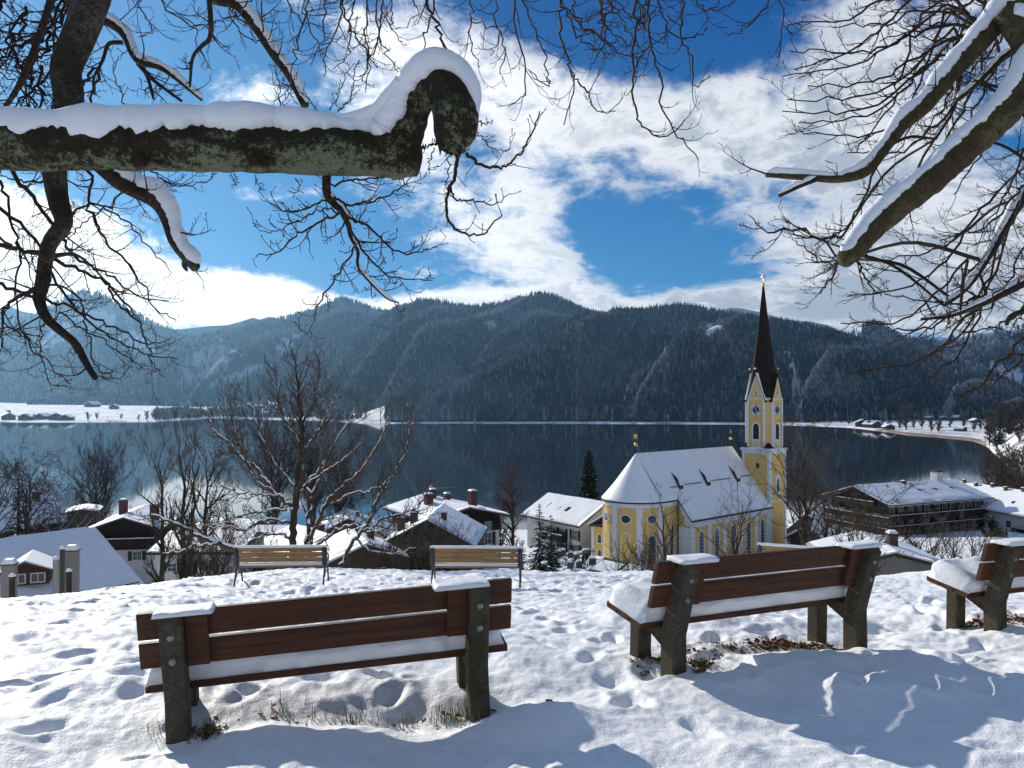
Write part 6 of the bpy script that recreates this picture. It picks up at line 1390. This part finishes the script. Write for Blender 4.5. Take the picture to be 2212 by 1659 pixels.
stem([(651, 920), (680, 860), (690, 800), (688, 775)], [32, 32], [3.8, 2.6, 1.6, .9], .0, n=14, l=1.2)
stem([(645, 1060), (600, 1010), (565, 950), (548, 890), (540, 860)], [32, 32.5], [4.5, 3.4, 2.2, 1], .05, n=16, l=1.6)
stem([(641, 1075), (700, 1000), (740, 930), (770, 880)], [32, 33], [4.5, 3.4, 2, 1], .04, n=16, l=1.6)
tubes('branches', TB, M['twig_warm'], BT, 4)

# ------------------------------------------------------------------ tree generators (meshes shared by repeats)
def gen_bare(rg, H, spread=.5, trunk=.25, lv=3, n0=12, r0=.02, up=.2, rmin=.012, stems=1, droop=0.0, crown=.55, narrow=1.0, kink=.14):
    wood_, tw = [], []
    for s in range(stems):
        a = rg.uniform(0, 6.28); lean_ = (.0 if stems == 1 else .28) * rg.uniform(.5, 1.2); k = 12; pts = []
        for i in range(k):
            f = i / (k - 1); h = H * f * (1 if s == 0 else rg.uniform(.75, .98)); pts.append((math.cos(a) * lean_ * h * .5 + rg.gauss(0, .012) * H * f, math.sin(a) * lean_ * h * .5 + rg.gauss(0, .012) * H * f, h - .3 * (i == 0)))
        rr = [r0 * H * (1 - f) ** .9 + rmin for f in np.linspace(0, 1, k)]; wood_.append((pts, rr)); m = n0 // stems + 3
        for i in range(m):
            f = trunk + (1 - trunk) * (i + rg.random() * .8) / m; j = min(k - 2, int(f * (k - 1))); p = Vector(pts[j]).lerp(Vector(pts[j + 1]), f * (k - 1) - j)
            az = rg.uniform(0, 6.28); th = rg.uniform(.55, 1.0) * narrow; d = Vector((math.cos(az) * math.sin(th), math.sin(az) * math.sin(th), math.cos(th)))
            prof = math.sin(math.pi * min(1, .18 + .82 * (1 - f) ** .8)) ** .7; L = H * spread * (.35 + .65 * prof) * rg.uniform(.75, 1.15); q = [tuple(p)]; rs = [rr[j] * .6]; c = p
            for t_ in range(1, 8):
                d = (d + Vector((rg.gauss(0, kink), rg.gauss(0, kink), rg.gauss(0, kink * .7) + up * .5 - droop * t_ * .12))).normalized(); c = c + d * L / 7; q.append(tuple(c)); rs.append(rs[0] + (rmin - rs[0]) * t_ / 7)
            wood_.append((q, rs)); sprout(tw, rg, q, rs, lv - 1, L * .42, 8, up=up - droop * .5, rmin=rmin * .8, ang=(.4, .9), start=.15, kink=.13, ratio=.5)
    return wood_, tw
def bare_tree(label, loc_, H, group=None, twig='twig', snow=0.0, cat='tree', name='bare_tree', seed=0, **kw):
    r_ = random.Random(seed); t = thing(name, label, cat, loc_, r_.uniform(0, 6), group); w, tw = gen_bare(r_, H, **kw)
    tubes('trunk', w, M['bark'], t, 6); tubes('crown', tw, M[twig], t, 3)
    if snow:
        sw = [([(x, y, z + r * .75) for (x, y, z), r in zip(p, rr)], [r * .8 for r in rr]) for p, rr in w[1:]]; tubes('branch_snow', sw, M['cap_snow'], t, 5)
    return t
def gpos(px, D, dz=0): x = (px - CX) / FPX * D; return (x, D, G(x, D) + dz)
def hfor(px, ytop, D): x = (px - CX) / FPX * D; return Z(ytop, D) - G(x, D)
def T_(label, px, ytop, D, **kw):
    return bare_tree(label, gpos(px, D), hfor(px, ytop, D), seed=int(px), **kw)
T_('dense round crowned dark tree by the lake at left', 210, 1005, 128, spread=.60, trunk=.08, n0=50, lv=3, up=.22, rmin=.022, stems=3, twig='twig_grey', narrow=1.05, kink=.10)
T_('thin young tree left of the big bare tree, tallest of its clump', 398, 945, 46, spread=.22, trunk=.15, n0=16, lv=3, up=.35, rmin=.009, stems=2, narrow=.6, twig='twig_warm')
T_('thin leaning young tree at the left of the clump', 352, 985, 44, spread=.26, trunk=.2, n0=14, lv=3, up=.33, rmin=.009, twig='twig_warm', narrow=.7)
T_('crooked bare tree between the two young ones and the big tree', 445, 985, 62, spread=.3, trunk=.3, n0=20, lv=3, up=.12, rmin=.013, twig='twig_grey')
T_('purple grey dense tree by the shore, left of the big trunk', 592, 955, 125, spread=.42, trunk=.2, n0=40, lv=3, up=.22, rmin=.024, twig='twig_grey', stems=2)
T_('purple grey dense tree by the shore, behind the big trunk', 676, 965, 130, spread=.42, trunk=.2, n0=40, lv=3, up=.22, rmin=.024, twig='twig_grey', stems=2)
T_('purple grey dense tree by the shore, right of the big trunk', 742, 985, 122, spread=.42, trunk=.22, n0=36, lv=3, up=.2, rmin=.024, twig='twig_grey', stems=2)
T_('dark bare tree in front of the brown house at the far left', 60, 1020, 72, spread=.42, trunk=.2, n0=26, lv=3, up=.03, rmin=.016, twig='twig', stems=2, droop=.2)
T_('low spreading bare tree left of the dark chalet', 130, 1092, 68, spread=.5, trunk=.2, n0=22, lv=3, up=.06, rmin=.013, twig='twig', snow=.1)
T_('bare tree cut by the left edge before the brown house', -12, 1040, 66, spread=.46, trunk=.2, n0=22, lv=3, up=.06, rmin=.015, twig='twig')
T_('slender reddish birch right of the dark chalets', 1107, 1030, 92, spread=.28, trunk=.12, n0=34, lv=3, up=.2, rmin=.014, twig='twig_red', droop=.25, narrow=.7)
T_('low reddish birch beside the slender one', 1080, 1085, 104, spread=.34, trunk=.12, n0=24, lv=3, up=.15, rmin=.015, twig='twig_red')
T_('small bare tree in front of the choir of the church', 1445, 1085, 44, spread=.34, trunk=.3, n0=9, lv=2, up=.25, rmin=.008, twig='twig_warm', stems=2)
T_('bare tree before the nave, leaning over the bench', 1575, 1100, 40, spread=.55, trunk=.3, n0=11, lv=2, up=.05, rmin=.0062, twig='twig_warm', stems=2)
T_('broad bare tree covering the foot of the church tower', 1738, 985, 52, spread=.42, trunk=.30, n0=26, lv=3, up=.14, rmin=.009, twig='twig_warm')
T_('spreading bare tree right of the tower foot', 1800, 1065, 47, spread=.5, trunk=.25, n0=22, lv=3, up=.05, rmin=.009, twig='twig_warm', stems=2)
T_('spreading bare tree before the hotel gable', 1885, 1090, 52, spread=.55, trunk=.22, n0=24, lv=3, up=.02, rmin=.010, twig='twig_warm', stems=2)
T_('brown bush of branches before the hotel balconies', 1850, 1128, 36, spread=.6, trunk=.1, n0=22, lv=3, up=.05, rmin=.007, twig='twig_warm', stems=3)
for i, (px, yt, D) in enumerate(((2058, 1150, 60), (2010, 1165, 52), (2100, 1168, 58), (1985, 1172, 44), (2150, 1170, 66))):
    T_(['upright bare fruit tree below the snowy car park', 'bare fruit tree just right of the low grey house', 'bare fruit tree left of the right edge bench', 'small bare shrub tree beside the dark chimney', 'small bare tree behind the right edge bench'][i], px, yt, D, spread=.45, trunk=.25, n0=16, lv=2, up=.15, rmin=.012, twig='twig_warm', group='fruit trees below the car park')
for i, (px, yt, D) in enumerate(((2180, 985, 215), (2215, 970, 200), (2150, 1010, 235))):
    T_(['brown lakeside tree at the right edge behind the apartment house', 'tall brown lakeside tree cut by the right edge', 'smaller brown lakeside tree by the dark water'][i], px, yt, D, spread=.4, trunk=.15, n0=26, lv=3, up=.15, rmin=.05, twig='twig_warm', stems=2, group='brown trees on the right shore')
# tangled vine and shrubs around the weathered chalet
for i, (px, yt, D, lab) in enumerate(((900, 1150, 60, 'tall tangled brambles before the vine covered chalet'), (955, 1158, 60, 'tangled brambles at the right foot of the chalet gable'), (845, 1180, 55, 'low tangled shrub left of the chalet'), (480, 1150, 56, 'brown thicket behind the low snowy branch'), (430, 1190, 48, 'low brown thicket beside the white house'),
                                      (1400, 1185, 50, 'snow dusted hedge at the foot of the choir'), (1345, 1208, 60, 'low shrub beside the green tin roof'), (560, 1165, 60, 'thin brushwood left of the big trunk'))):
    T_(lab, px, yt, D, spread=.5, trunk=.02, n0=24, lv=2, up=.2, rmin=.011, twig='twig_warm', stems=6, name='shrub', cat='shrub')

def conifer(label, loc_, H, Wd, seed=0, mat='needle', snow=.3, group=None, dens=1.0, name='conifer', frac=.06, column=False, fat=1.25):
    r_ = random.Random(seed); t = thing(name, label, 'tree', loc_, r_.uniform(0, 6), group); b = MB(); b.tube([(0, 0, -.5), (0, 0, H * .5), (0, 0, H * .98)], [H * .018, H * .012, .02], 7); b.build('trunk', M['bark'], t)
    V = []; F = []; VS = []; FS = []
    nl = int(26 * dens) + int(H * .8)
    for i in range(nl):
        f = frac + (1 - frac) * (i + r_.random() * .6) / nl; z = H * f; RR = Wd / 2 * ((1 - f) ** (.75 if not column else .42) * (1 if f > .12 else .75)) * r_.uniform(.8, 1.12) + .06; nb = max(5, int(9 * dens * (1 - f) + 5))
        for k in range(nb):
            a = r_.uniform(0, 6.28); L = RR * r_.uniform(.7, 1.15); dr = r_.uniform(.10, .45) if not column else r_.uniform(-.3, .15); m = max(3, int(L / (.10 * H ** .5)) + 2)
            for s in range(m):
                g = (s + r_.random()) / m; rr = L * g; sp_ = (1 - g * .55) * L * .30 + .05 * H ** .5 * .5; x = math.cos(a) * rr; y = math.sin(a) * rr; zz = z - dr * rr + .12 * rr * g
                for e in range(2):
                    aa = a + r_.uniform(-1.1, 1.1); l2 = sp_ * r_.uniform(.6, 1.3) * fat; dx, dy = math.cos(aa) * l2, math.sin(aa) * l2; w = l2 * .32; px_, py_ = -math.sin(aa) * w, math.cos(aa) * w; dz = -l2 * r_.uniform(.0, .6)
                    n = len(V); ht_ = r_.uniform(-.4, .4) * w; V += [(x, y, zz), (x + dx * .5 + px_, y + dy * .5 + py_, zz + dz * .4 + ht_), (x + dx, y + dy, zz + dz), (x + dx * .5 - px_, y + dy * .5 - py_, zz + dz * .4 - ht_)]; F.append((n, n + 1, n + 2, n + 3))
                    if r_.random() < snow * .5:
                        n = len(VS); o = .012 * H ** .5; VS += [(x, y, zz + o), (x + (dx * .5 + px_) * .8, y + (dy * .5 + py_) * .8, zz + dz * .35 + ht_ + o), (x + dx * .8, y + dy * .8, zz + dz * .75 + o), (x + (dx * .5 - px_) * .8, y + (dy * .5 - py_) * .8, zz + dz * .35 - ht_ + o)]; FS.append((n, n + 1, n + 2, n + 3))
    np_mesh('crown', np.array(V), np.array(F), M[mat], t, False)
    if FS: np_mesh('crown_snow', np.array(VS), np.array(FS), M['roof_snow'], t, False)
    return t
def C_(label, px, ytop, D, wpx, **kw):
    return conifer(label, gpos(px, D), hfor(px, ytop, D), wpx / FPX * D, seed=int(px), **kw)
C_('tall narrow dark conifer left of the church roof', 1271, 972, 122, 44, column=True, snow=.10, dens=2.4, fat=2.2)
C_('snow dusted spruce before the white inn, taller of the pair', 1165, 1085, 74, 66, snow=.55, dens=1.2)
C_('snow dusted spruce before the white inn, right of the pair', 1190, 1108, 76, 62, snow=.55, dens=1.2)
C_('low snowy yew at the foot of the birch', 1128, 1165, 62, 60, snow=.7, dens=1.1)
C_('small dark spruce behind the thin young trees', 378, 1075, 92, 36, snow=.1)
C_('round dark yew behind the low snowy branch', 490, 1075, 88, 44, snow=.05, mat='needle', column=True)
C_('wide brown tinged conifer left of the round yew', 455, 1085, 90, 46, snow=.05, mat='needle_brown', column=True)
C_('spruce top above the roof at the far left', 42, 1000, 100, 60, snow=.2)
C_('green garden conifer between the hotel and the apartment house', 2140, 1112, 158, 38, snow=.2, column=True)
C_('little snowy spruce by the inn balcony', 1232, 1160, 100, 16, snow=.4)
# promontory spruces on the right shore
def gfar(px, D):
    x = (px - CX) / FPX * D; return (x, D, float(far_z(np.array([float(px)]), np.array([float(D)]))[0]))
for i, (px, yt, D, w, mt, lab) in enumerate(((2160, 872, 640, 26, 'needle', 'dark spruce on the right bank, nearest the water'), (2178, 868, 660, 28, 'needle', 'tallest dark spruce on the right bank'), (2150, 905, 650, 20, 'needle_brown', 'rust brown larch left of the bank spruces'), (2196, 872, 690, 26, 'needle_brown', 'brown larch beside the tallest bank spruce'), (2212, 858, 700, 34, 'needle_brown', 'rust brown larch at the edge on the right bank'), (2232, 850, 690, 34, 'needle', 'dark spruce cut by the edge on the right bank'))):
    p = gfar(px, D); conifer(lab, p, Z(yt, D) - p[2], w / FPX * D, seed=i + 50, mat=mt, snow=.08, group='conifers on the right bank', dens=.9)
# bare trees and bushes along the far shores: three shapes, copied
protos = []
for i in range(3):
    r_ = random.Random(90 + i); w, tw = gen_bare(r_, 10, spread=.42, trunk=.1, lv=2, n0=22, up=.2, rmin=.07, stems=2); t = thing('shore_tree', 'bare tree on the far shore', 'tree', (0, 0, 0), 0); tubes('trunk', w, M['bark'], t, 4); tubes('crown', tw, M['twig_warm'], t, 3); protos.append(t)
used = [False] * 3
def put(px, D, h, label, group, k):
    global used
    t = protos[k] if not used[k] else copy_tree(protos[k]); used[k] = True
    t.location = gfar(px, D); t.scale = (h / 10 * 1.25, h / 10 * 1.25, h / 10); t.rotation_euler = (0, 0, px); tag(t, label, 'tree', group)
put(1957, 1010, 26, 'tallest bare tree among the small houses on the right shore', 'bare trees on the right shore', 0)
for i, px in enumerate([1700, 1716, 1735, 1752, 1768, 1790, 1812, 1835, 1856, 1880, 1902, 1925, 1940, 1972, 1990, 2010, 2030, 2055, 2080, 2104, 2122, 2140]):
    d = float(smooth_pl(float(px), SH, 9)) + rg.uniform(25, 260) * (1 if px > 1850 else .3); put(px + rg.uniform(-6, 6), d, rg.uniform(8, 16), 'low bare tree on the snowy right shore below the hill', 'bare trees on the right shore', i % 3)
for i in range(20):
    px = 2134 + i * 6.5 + rg.uniform(-3, 3); D = float(smooth_pl(px, SH, 9)) + rg.uniform(25, 260); put(px, D, rg.uniform(12, 20), 'brown bare tree on the wooded bank at the right edge', 'bare trees on the right bank', i % 3)
for i in range(34):
    px = [20, 60, 75, 190, 210, 262, 300, 318, 330, 405, 420, 440, 455, 470, 485, 500, 520, 535, 548, 560, 590, 610, 640, 665, 690, 715, 750, 790, 840, 900, 1080, 1180, 1420, 1560][i]
    d = float(smooth_pl(float(px), SH, 9)) + rg.uniform(6, 90); put(px, d, rg.uniform(7, 15), ('low bare tree on the distant snowy peninsula at left' if px < 380 else 'low bare tree on the shore of the small far hillock' if px < 600 else 'low bare tree on the far shore behind the big bare tree' if px < 800 else 'bare tree standing out on the middle far shoreline'), ('bare trees on the left peninsula' if px < 380 else 'bare trees by the far hillock' if px < 600 else 'bare trees on the far left shore' if px < 800 else 'bare trees on the middle shoreline'), i % 3)
cp = conifer('dark spruce on the wooded tongue of the distant left shore', gfar(420, 1500), 26, 8, seed=77, snow=.05, group='spruces on the distant left shore', dens=.6)
for i in range(22):
    c = copy_tree(cp); px = rg.uniform(395, 560); c.location = gfar(px, float(smooth_pl(px, SH, 9)) + rg.uniform(5, 60)); s = rg.uniform(.45, 1.1); c.scale = (s, s, s)
c = copy_tree(cp); c.location = gfar(1110, 1300); c.scale = (1.2, 1.2, 1.25); c['label'] = 'single dark spruce on the middle shoreline below the wooded hill'; del c['group']
c = copy_tree(cp); c.location = gfar(1420, 1270); c.scale = (.9, .9, .8); c['label'] = 'single dark spruce on the shoreline left of the spire'; del c['group']
# small houses far across the water
def cottage(px, D, w, label, group=None, wall='brown_wood', rz=20):
    p = gfar(px, D); t = thing('lakeside_house', label, 'house', p, R(rz), group); b = MB(); h = w * .34; b.prism([(-w / 2, -1), (w / 2, -1), (w / 2, h), (0, h + w * .24), (-w / 2, h)], 'y', 0, w * 1.2); b.build('wall', M[wall], t)
    b = MB(); e = w * .62; k = .48
    for s in (-1, 1):
        q = [(0, -.6, h + w * .27), (s * e, -.6, h + w * .27 - e * k), (s * e, w * 1.2 + .6, h + w * .27 - e * k), (0, w * 1.2 + .6, h + w * .27)]; q += [(a, c_, z_ + .9) for a, c_, z_ in q]; b.add(q, [(0, 1, 2, 3), (4, 5, 6, 7), (0, 1, 5, 4), (1, 2, 6, 5), (2, 3, 7, 6)])
    b.build('roof_snow', M['roof_snow'], t)
    b = MB()
    for u in (-.28, 0, .28): b.add([(u * w - .5, -.05, h * .35), (u * w + .5, -.05, h * .35), (u * w + .5, -.05, h * .8), (u * w - .5, -.05, h * .8)], [(0, 1, 2, 3)])
    b.build('windows', M['pane'], t); return t
for i, (px, off, w, lab) in enumerate(((1862, 30, 16, 'pyramid roofed boathouse on the right shore, left of three'), (1895, 45, 15, 'low snowy boathouse in the middle of three on the right shore'), (1923, 45, 11, 'small round roofed boathouse right of three'), (2084, 150, 9, 'little brown hut alone on the right snow field'), (2075, 520, 13, 'long building at the back of the right snow field'), (2040, 500, 10, 'low white building at the back of the right snow field'), (2012, 480, 9, 'snow roofed barn behind the tallest bare tree'), (2110, 450, 10, 'snow roofed barn near the right bank trees'),
                                       (20, 60, 20, 'dark farmhouse at the left end of the distant peninsula'), (52, 40, 18, 'dark farmhouse second on the distant peninsula'), (85, 70, 17, 'wide dark farmhouse in the middle of the distant peninsula'), (120, 50, 20, 'dark farmhouse near the peninsula tip'), (140, 40, 16, 'low boathouse at the peninsula tip'), (190, 900, 26, 'long far building on the distant snow plain'), (245, 700, 20, 'far snow roofed farm on the distant snow plain'), (560, 250, 14, 'small house on the far hillock behind the big bare tree'))):
    d = float(smooth_pl(float(px), SH, 9)) + off; cottage(px, d, w, lab, 'small houses across the lake', 'beam' if i in (3,) else 'brown_wood', rz=(i * 37) % 60 - 20)
# boat shed reeds are part of the shore sheet
# ------------------------------------------------------------------ churchyard, people, car
a = P(1138, 1210, 98); b_ = P(1262, 1190, 104); t = thing('churchyard_wall', 'low cream wall with snow on top beside the churchyard', 'wall', (a.x, a.y, a.z - 1.6), math.atan2(b_.y - a.y, b_.x - a.x))
Lw = math.hypot(b_.x - a.x, b_.y - a.y); t.rotation_euler = (0, -math.atan2(b_.z - a.z, Lw), math.atan2(b_.y - a.y, b_.x - a.x))
b = MB(); b.box(0, Lw, -.15, .15, -1.5, 1.35); b.build('masonry', M['cream'], t); b = MB(); b.box(-.1, Lw + .1, -.24, .24, 1.35, 1.45); b.build('coping', M['tile'], t); b = MB(); b.box(-.1, Lw + .1, -.22, .22, 1.455, 1.68, top=(.02, .09)); b.build('wall_snow', M['roof_snow'], t)
gr = random.Random(3); LB = ['dark iron grave cross in the churchyard snow', 'grey headstone capped with snow in the churchyard']
def grave(kind):
    t = thing('grave_cross' if kind == 0 else 'headstone', LB[kind], 'grave', (0, 0, 0), 0, ['grave crosses in the churchyard', 'headstones in the churchyard'][kind]); b = MB()
    if kind == 0:
        b.box(-.035, .035, -.03, .03, -.2, 1.25); b.box(-.28, .28, -.028, .028, .86, .93); b.tube([(-.16, 0, .895), (-.11, 0, 1.01), (0, 0, 1.055), (.11, 0, 1.01), (.16, 0, .895), (.11, 0, .78), (0, 0, .735), (-.11, 0, .78), (-.16, 0, .895)], .02, 4); b.build('cross', M['iron'], t)
        b = MB(); b.box(-.22, .22, -.16, .16, -.2, .28, top=(.04, .03)); b.build('plinth', M['stone'], t)
    else:
        b.prism(arch(-.32, .32, -.2, 1.0), 'y', -.08, .08); b.build('stone', M['stone'], t); b = MB(); b.prism([(-.30, .92), (.30, .92), (.2, 1.10), (0, 1.17), (-.2, 1.10)], 'y', -.10, .10); b.build('snow_cap', M['roof_snow'], t)
    b = MB(); b.box(-.4, .4, -1.5, -.1, -.1, .22, top=(.12, .15)); b.build('grave_mound', M['roof_snow'], t); return t
pr = [grave(0), grave(1)]; seen = [0, 0]
for i in range(30):
    k = i % 2; o = pr[k] if not seen[k] else copy_tree(pr[k]); seen[k] = 1; D = gr.uniform(90, 99); px = 1150 + gr.random() * 132; p = gpos(px, D); o.location = p; o.rotation_euler = (0, 0, gr.uniform(-.4, .4))
def person(label, loc_, rz, H=1.75, coat='cloth', trousers='brown_shutter', stride=.12):
    """one skinned body, hair and coat as parts"""
    t = thing('person', label, 'person', loc_, rz); s = H / 1.75
    J = [((0, 0, .96), .13), ((0, .01, 1.15), .125), ((0, 0, 1.38), .145), ((0, 0, 1.50), .06), ((0, .01, 1.58), .07), ((0, .015, 1.68), .085), ((0, .01, 1.75), .05),
         ((.10, 0, .90), .09), ((.11, stride * .5 + .02, .50), .062), ((.11, stride * .3, .10), .045), ((.12, stride * .3 + .16, .03), .035),
         ((-.10, 0, .90), .09), ((-.11, -stride * .3 + .02, .50), .062), ((-.11, -stride, .10), .045), ((-.12, -stride + .16, .03), .035),
         ((.20, 0, 1.40), .06), ((.27, -.03, 1.13), .045), ((.27, .10, .90), .035), ((.26, .13, .82), .03),
         ((-.20, 0, 1.40), .06), ((-.27, -.03, 1.13), .045), ((-.27, .10, .90), .035), ((-.26, .13, .82), .03)]
    E = [(0, 1), (1, 2), (2, 3), (3, 4), (4, 5), (5, 6), (0, 7), (7, 8), (8, 9), (9, 10), (0, 11), (11, 12), (12, 13), (13, 14), (2, 15), (15, 16), (16, 17), (17, 18), (2, 19), (19, 20), (20, 21), (21, 22)]
    for side, b0 in ((1, 18), (-1, 22)):                       # five short fingers on each hand
        hx, hy, hz = J[b0][0]
        for k in range(5):
            n = len(J); dx = (k - 2) * .016; tip = (hx + dx * .6, hy + .02 + (k == 0) * .04, hz - .085 + abs(k - 2) * .012 + (k == 0) * .04); mid = (hx + dx * .6, hy + .01 + (k == 0) * .03, hz - .05)
            J += [(mid, .010), (tip, .008)]; E += [(b0, n), (n, n + 1)]
    me = bpy.data.meshes.new('body'); me.from_pydata([tuple(c * s for c in p) for p, _ in J], E, []); o = bpy.data.objects.new('body', me); COL.objects.link(o); o.parent = t
    sk = o.modifiers.new('skin', 'SKIN'); 
    for v, (p, r) in zip(me.skin_vertices[0].data, J): v.radius = (r * s, r * s)
    me.skin_vertices[0].data[0].use_root = True; sb = o.modifiers.new('sub', 'SUBSURF'); sb.levels = 1; sb.render_levels = 1; me.materials.append(M[coat])
    b = MB(); b.lathe([(.19, .80), (.20, .95), (.17, 1.12), (.20, 1.35), (.15, 1.46), (.075, 1.52)], 14); c = b.build('coat', M[coat], t, True); c.scale = (s * 1.05, s * .72, s)
    b = MB(); b.lathe([(.02, 1.80), (.07, 1.78), (.095, 1.72), (.097, 1.66)][::-1], 12); b.build('woollen_hat', M[trousers], t, True).scale = (s, s, s)
    b = MB(); b.lathe([(.05, 1.58), (.075, 1.62), (.078, 1.69), (.05, 1.74)], 10, c=(0, .045)); f = b.build('face', M['skin'], t, True); f.scale = (s, s, s); return t
def on_g(px, D): x = (px - CX) / FPX * D; return (x, D, G(x, D))
person('person in dark winter clothes standing among the graves, right of two', on_g(1266, 92), 2.2)
person('person in dark winter clothes standing among the graves, left of two', on_g(1259, 91), -1.0, 1.66)
# parked car and its driver on the snowy car park
D = 158; x = (2146 - CX) / FPX * D; cl = (x, D, G(x, D)); ca = thing('parked_car', 'red estate car parked on the snow in front of the hotel', 'car', cl, R(-6))
side = [(-2.1, .30), (-2.15, .62), (-2.0, .86), (-1.75, 1.28), (-1.3, 1.42), (.2, 1.44), (.55, 1.36), (1.15, .94), (1.95, .80), (2.15, .62), (2.15, .34), (1.85, .26), (-1.9, .26)]
b = MB(); b.prism(side, 'y', -.84, .84); b.build('body', M['car_red'], ca, bevel=.07)
for s in (-1, 1):
    b = MB(); b.prism([(-1.62, .92), (-1.45, 1.27), (-1.2, 1.34), (.15, 1.36), (.48, 1.29), (.95, .95)], 'y', s * .845 - .006, s * .845 + .006); b.build('side_window', M['pane'], ca)
    for xx in (-1.3, 1.35):
        b = MB(); Mx = Matrix.Translation((xx, s * .80, .33)) @ Matrix.Rotation(R(90), 4, 'X'); b.lathe([(.20, -.10), (.33, -.10), (.34, -.05), (.34, .05), (.33, .10), (.20, .10)], 18, Mx); w_ = b.build('wheel', M['rubber'], ca)
        b = MB(); b.lathe([(.19, -.105), (.19, .105)], 12, Mx); b.build('rim', M['steel'], w_)
    b = MB(); b.box(2.05, 2.16, s * .72 - .14, s * .72 + .10, .58, .72); b.build('headlight', M['frame'], ca)
    b = MB(); b.box(-2.14, -2.05, s * .70 - .10, s * .70 + .10, .68, .9); b.build('tail_light', M['tile_red'], ca)
b = MB(); b.prism([(.60, 1.352), (1.12, .96), (1.14, .975), (.62, 1.367)], 'y', -.72, .72); b.build('windscreen', M['pane'], ca)
x = (2172 - CX) / FPX * 156; person('person in dark clothes standing beside the red car', (x, 156, G(x, 156)), 1.2, 1.78)
# patches of wet asphalt and a green tin roof at the foot of the choir
a = P(1340, 1214, 82); t = thing('tin_roof', 'small green tin roof poking over the slope below the choir', 'roof', tuple(a), R(40)); b = MB()
q = [(-2.6, -1.2, -.9), (0, -1.2, 0.15), (0, 2.2, 0.15), (-2.6, 2.2, -.9)]; b.add(q + [(x_, y_, z_ - .12) for x_, y_, z_ in q], [(0, 1, 2, 3), (0, 4, 5, 1), (1, 5, 6, 2)]); b.build('sheet', M['shutter'], t)
b = MB(); q = [(-2.3, -1.0, -.72), (-.5, -1.0, 0.02), (-.5, 2.0, 0.02), (-2.3, 2.0, -.72)]; b.add(q + [(x_, y_, z_ - .08) for x_, y_, z_ in q], [(0, 1, 2, 3), (0, 4, 5, 1)]); b.build('snow', M['roof_snow'], t)
# ------------------------------------------------------------------ the air over the valley
mb = MB(); mb.box(-3600, 3600, -420, 4620, -62, 500)
haze = mb.build('haze', None); hm = bpy.data.materials.new('haze_air'); hm.use_nodes = True; ht = hm.node_tree; ht.nodes.clear()
hv = ht.nodes.new('ShaderNodeVolumePrincipled'); hv.inputs['Color'].default_value = (.30, .60, .95, 1); hv.inputs['Density'].default_value = HAZE
hv.inputs['Anisotropy'].default_value = .62
hon = ht.nodes.new('ShaderNodeOutputMaterial'); ht.links.new(hv.outputs[0], hon.inputs['Volume'])
haze.data.materials.append(hm); tag(haze, kind='stuff')
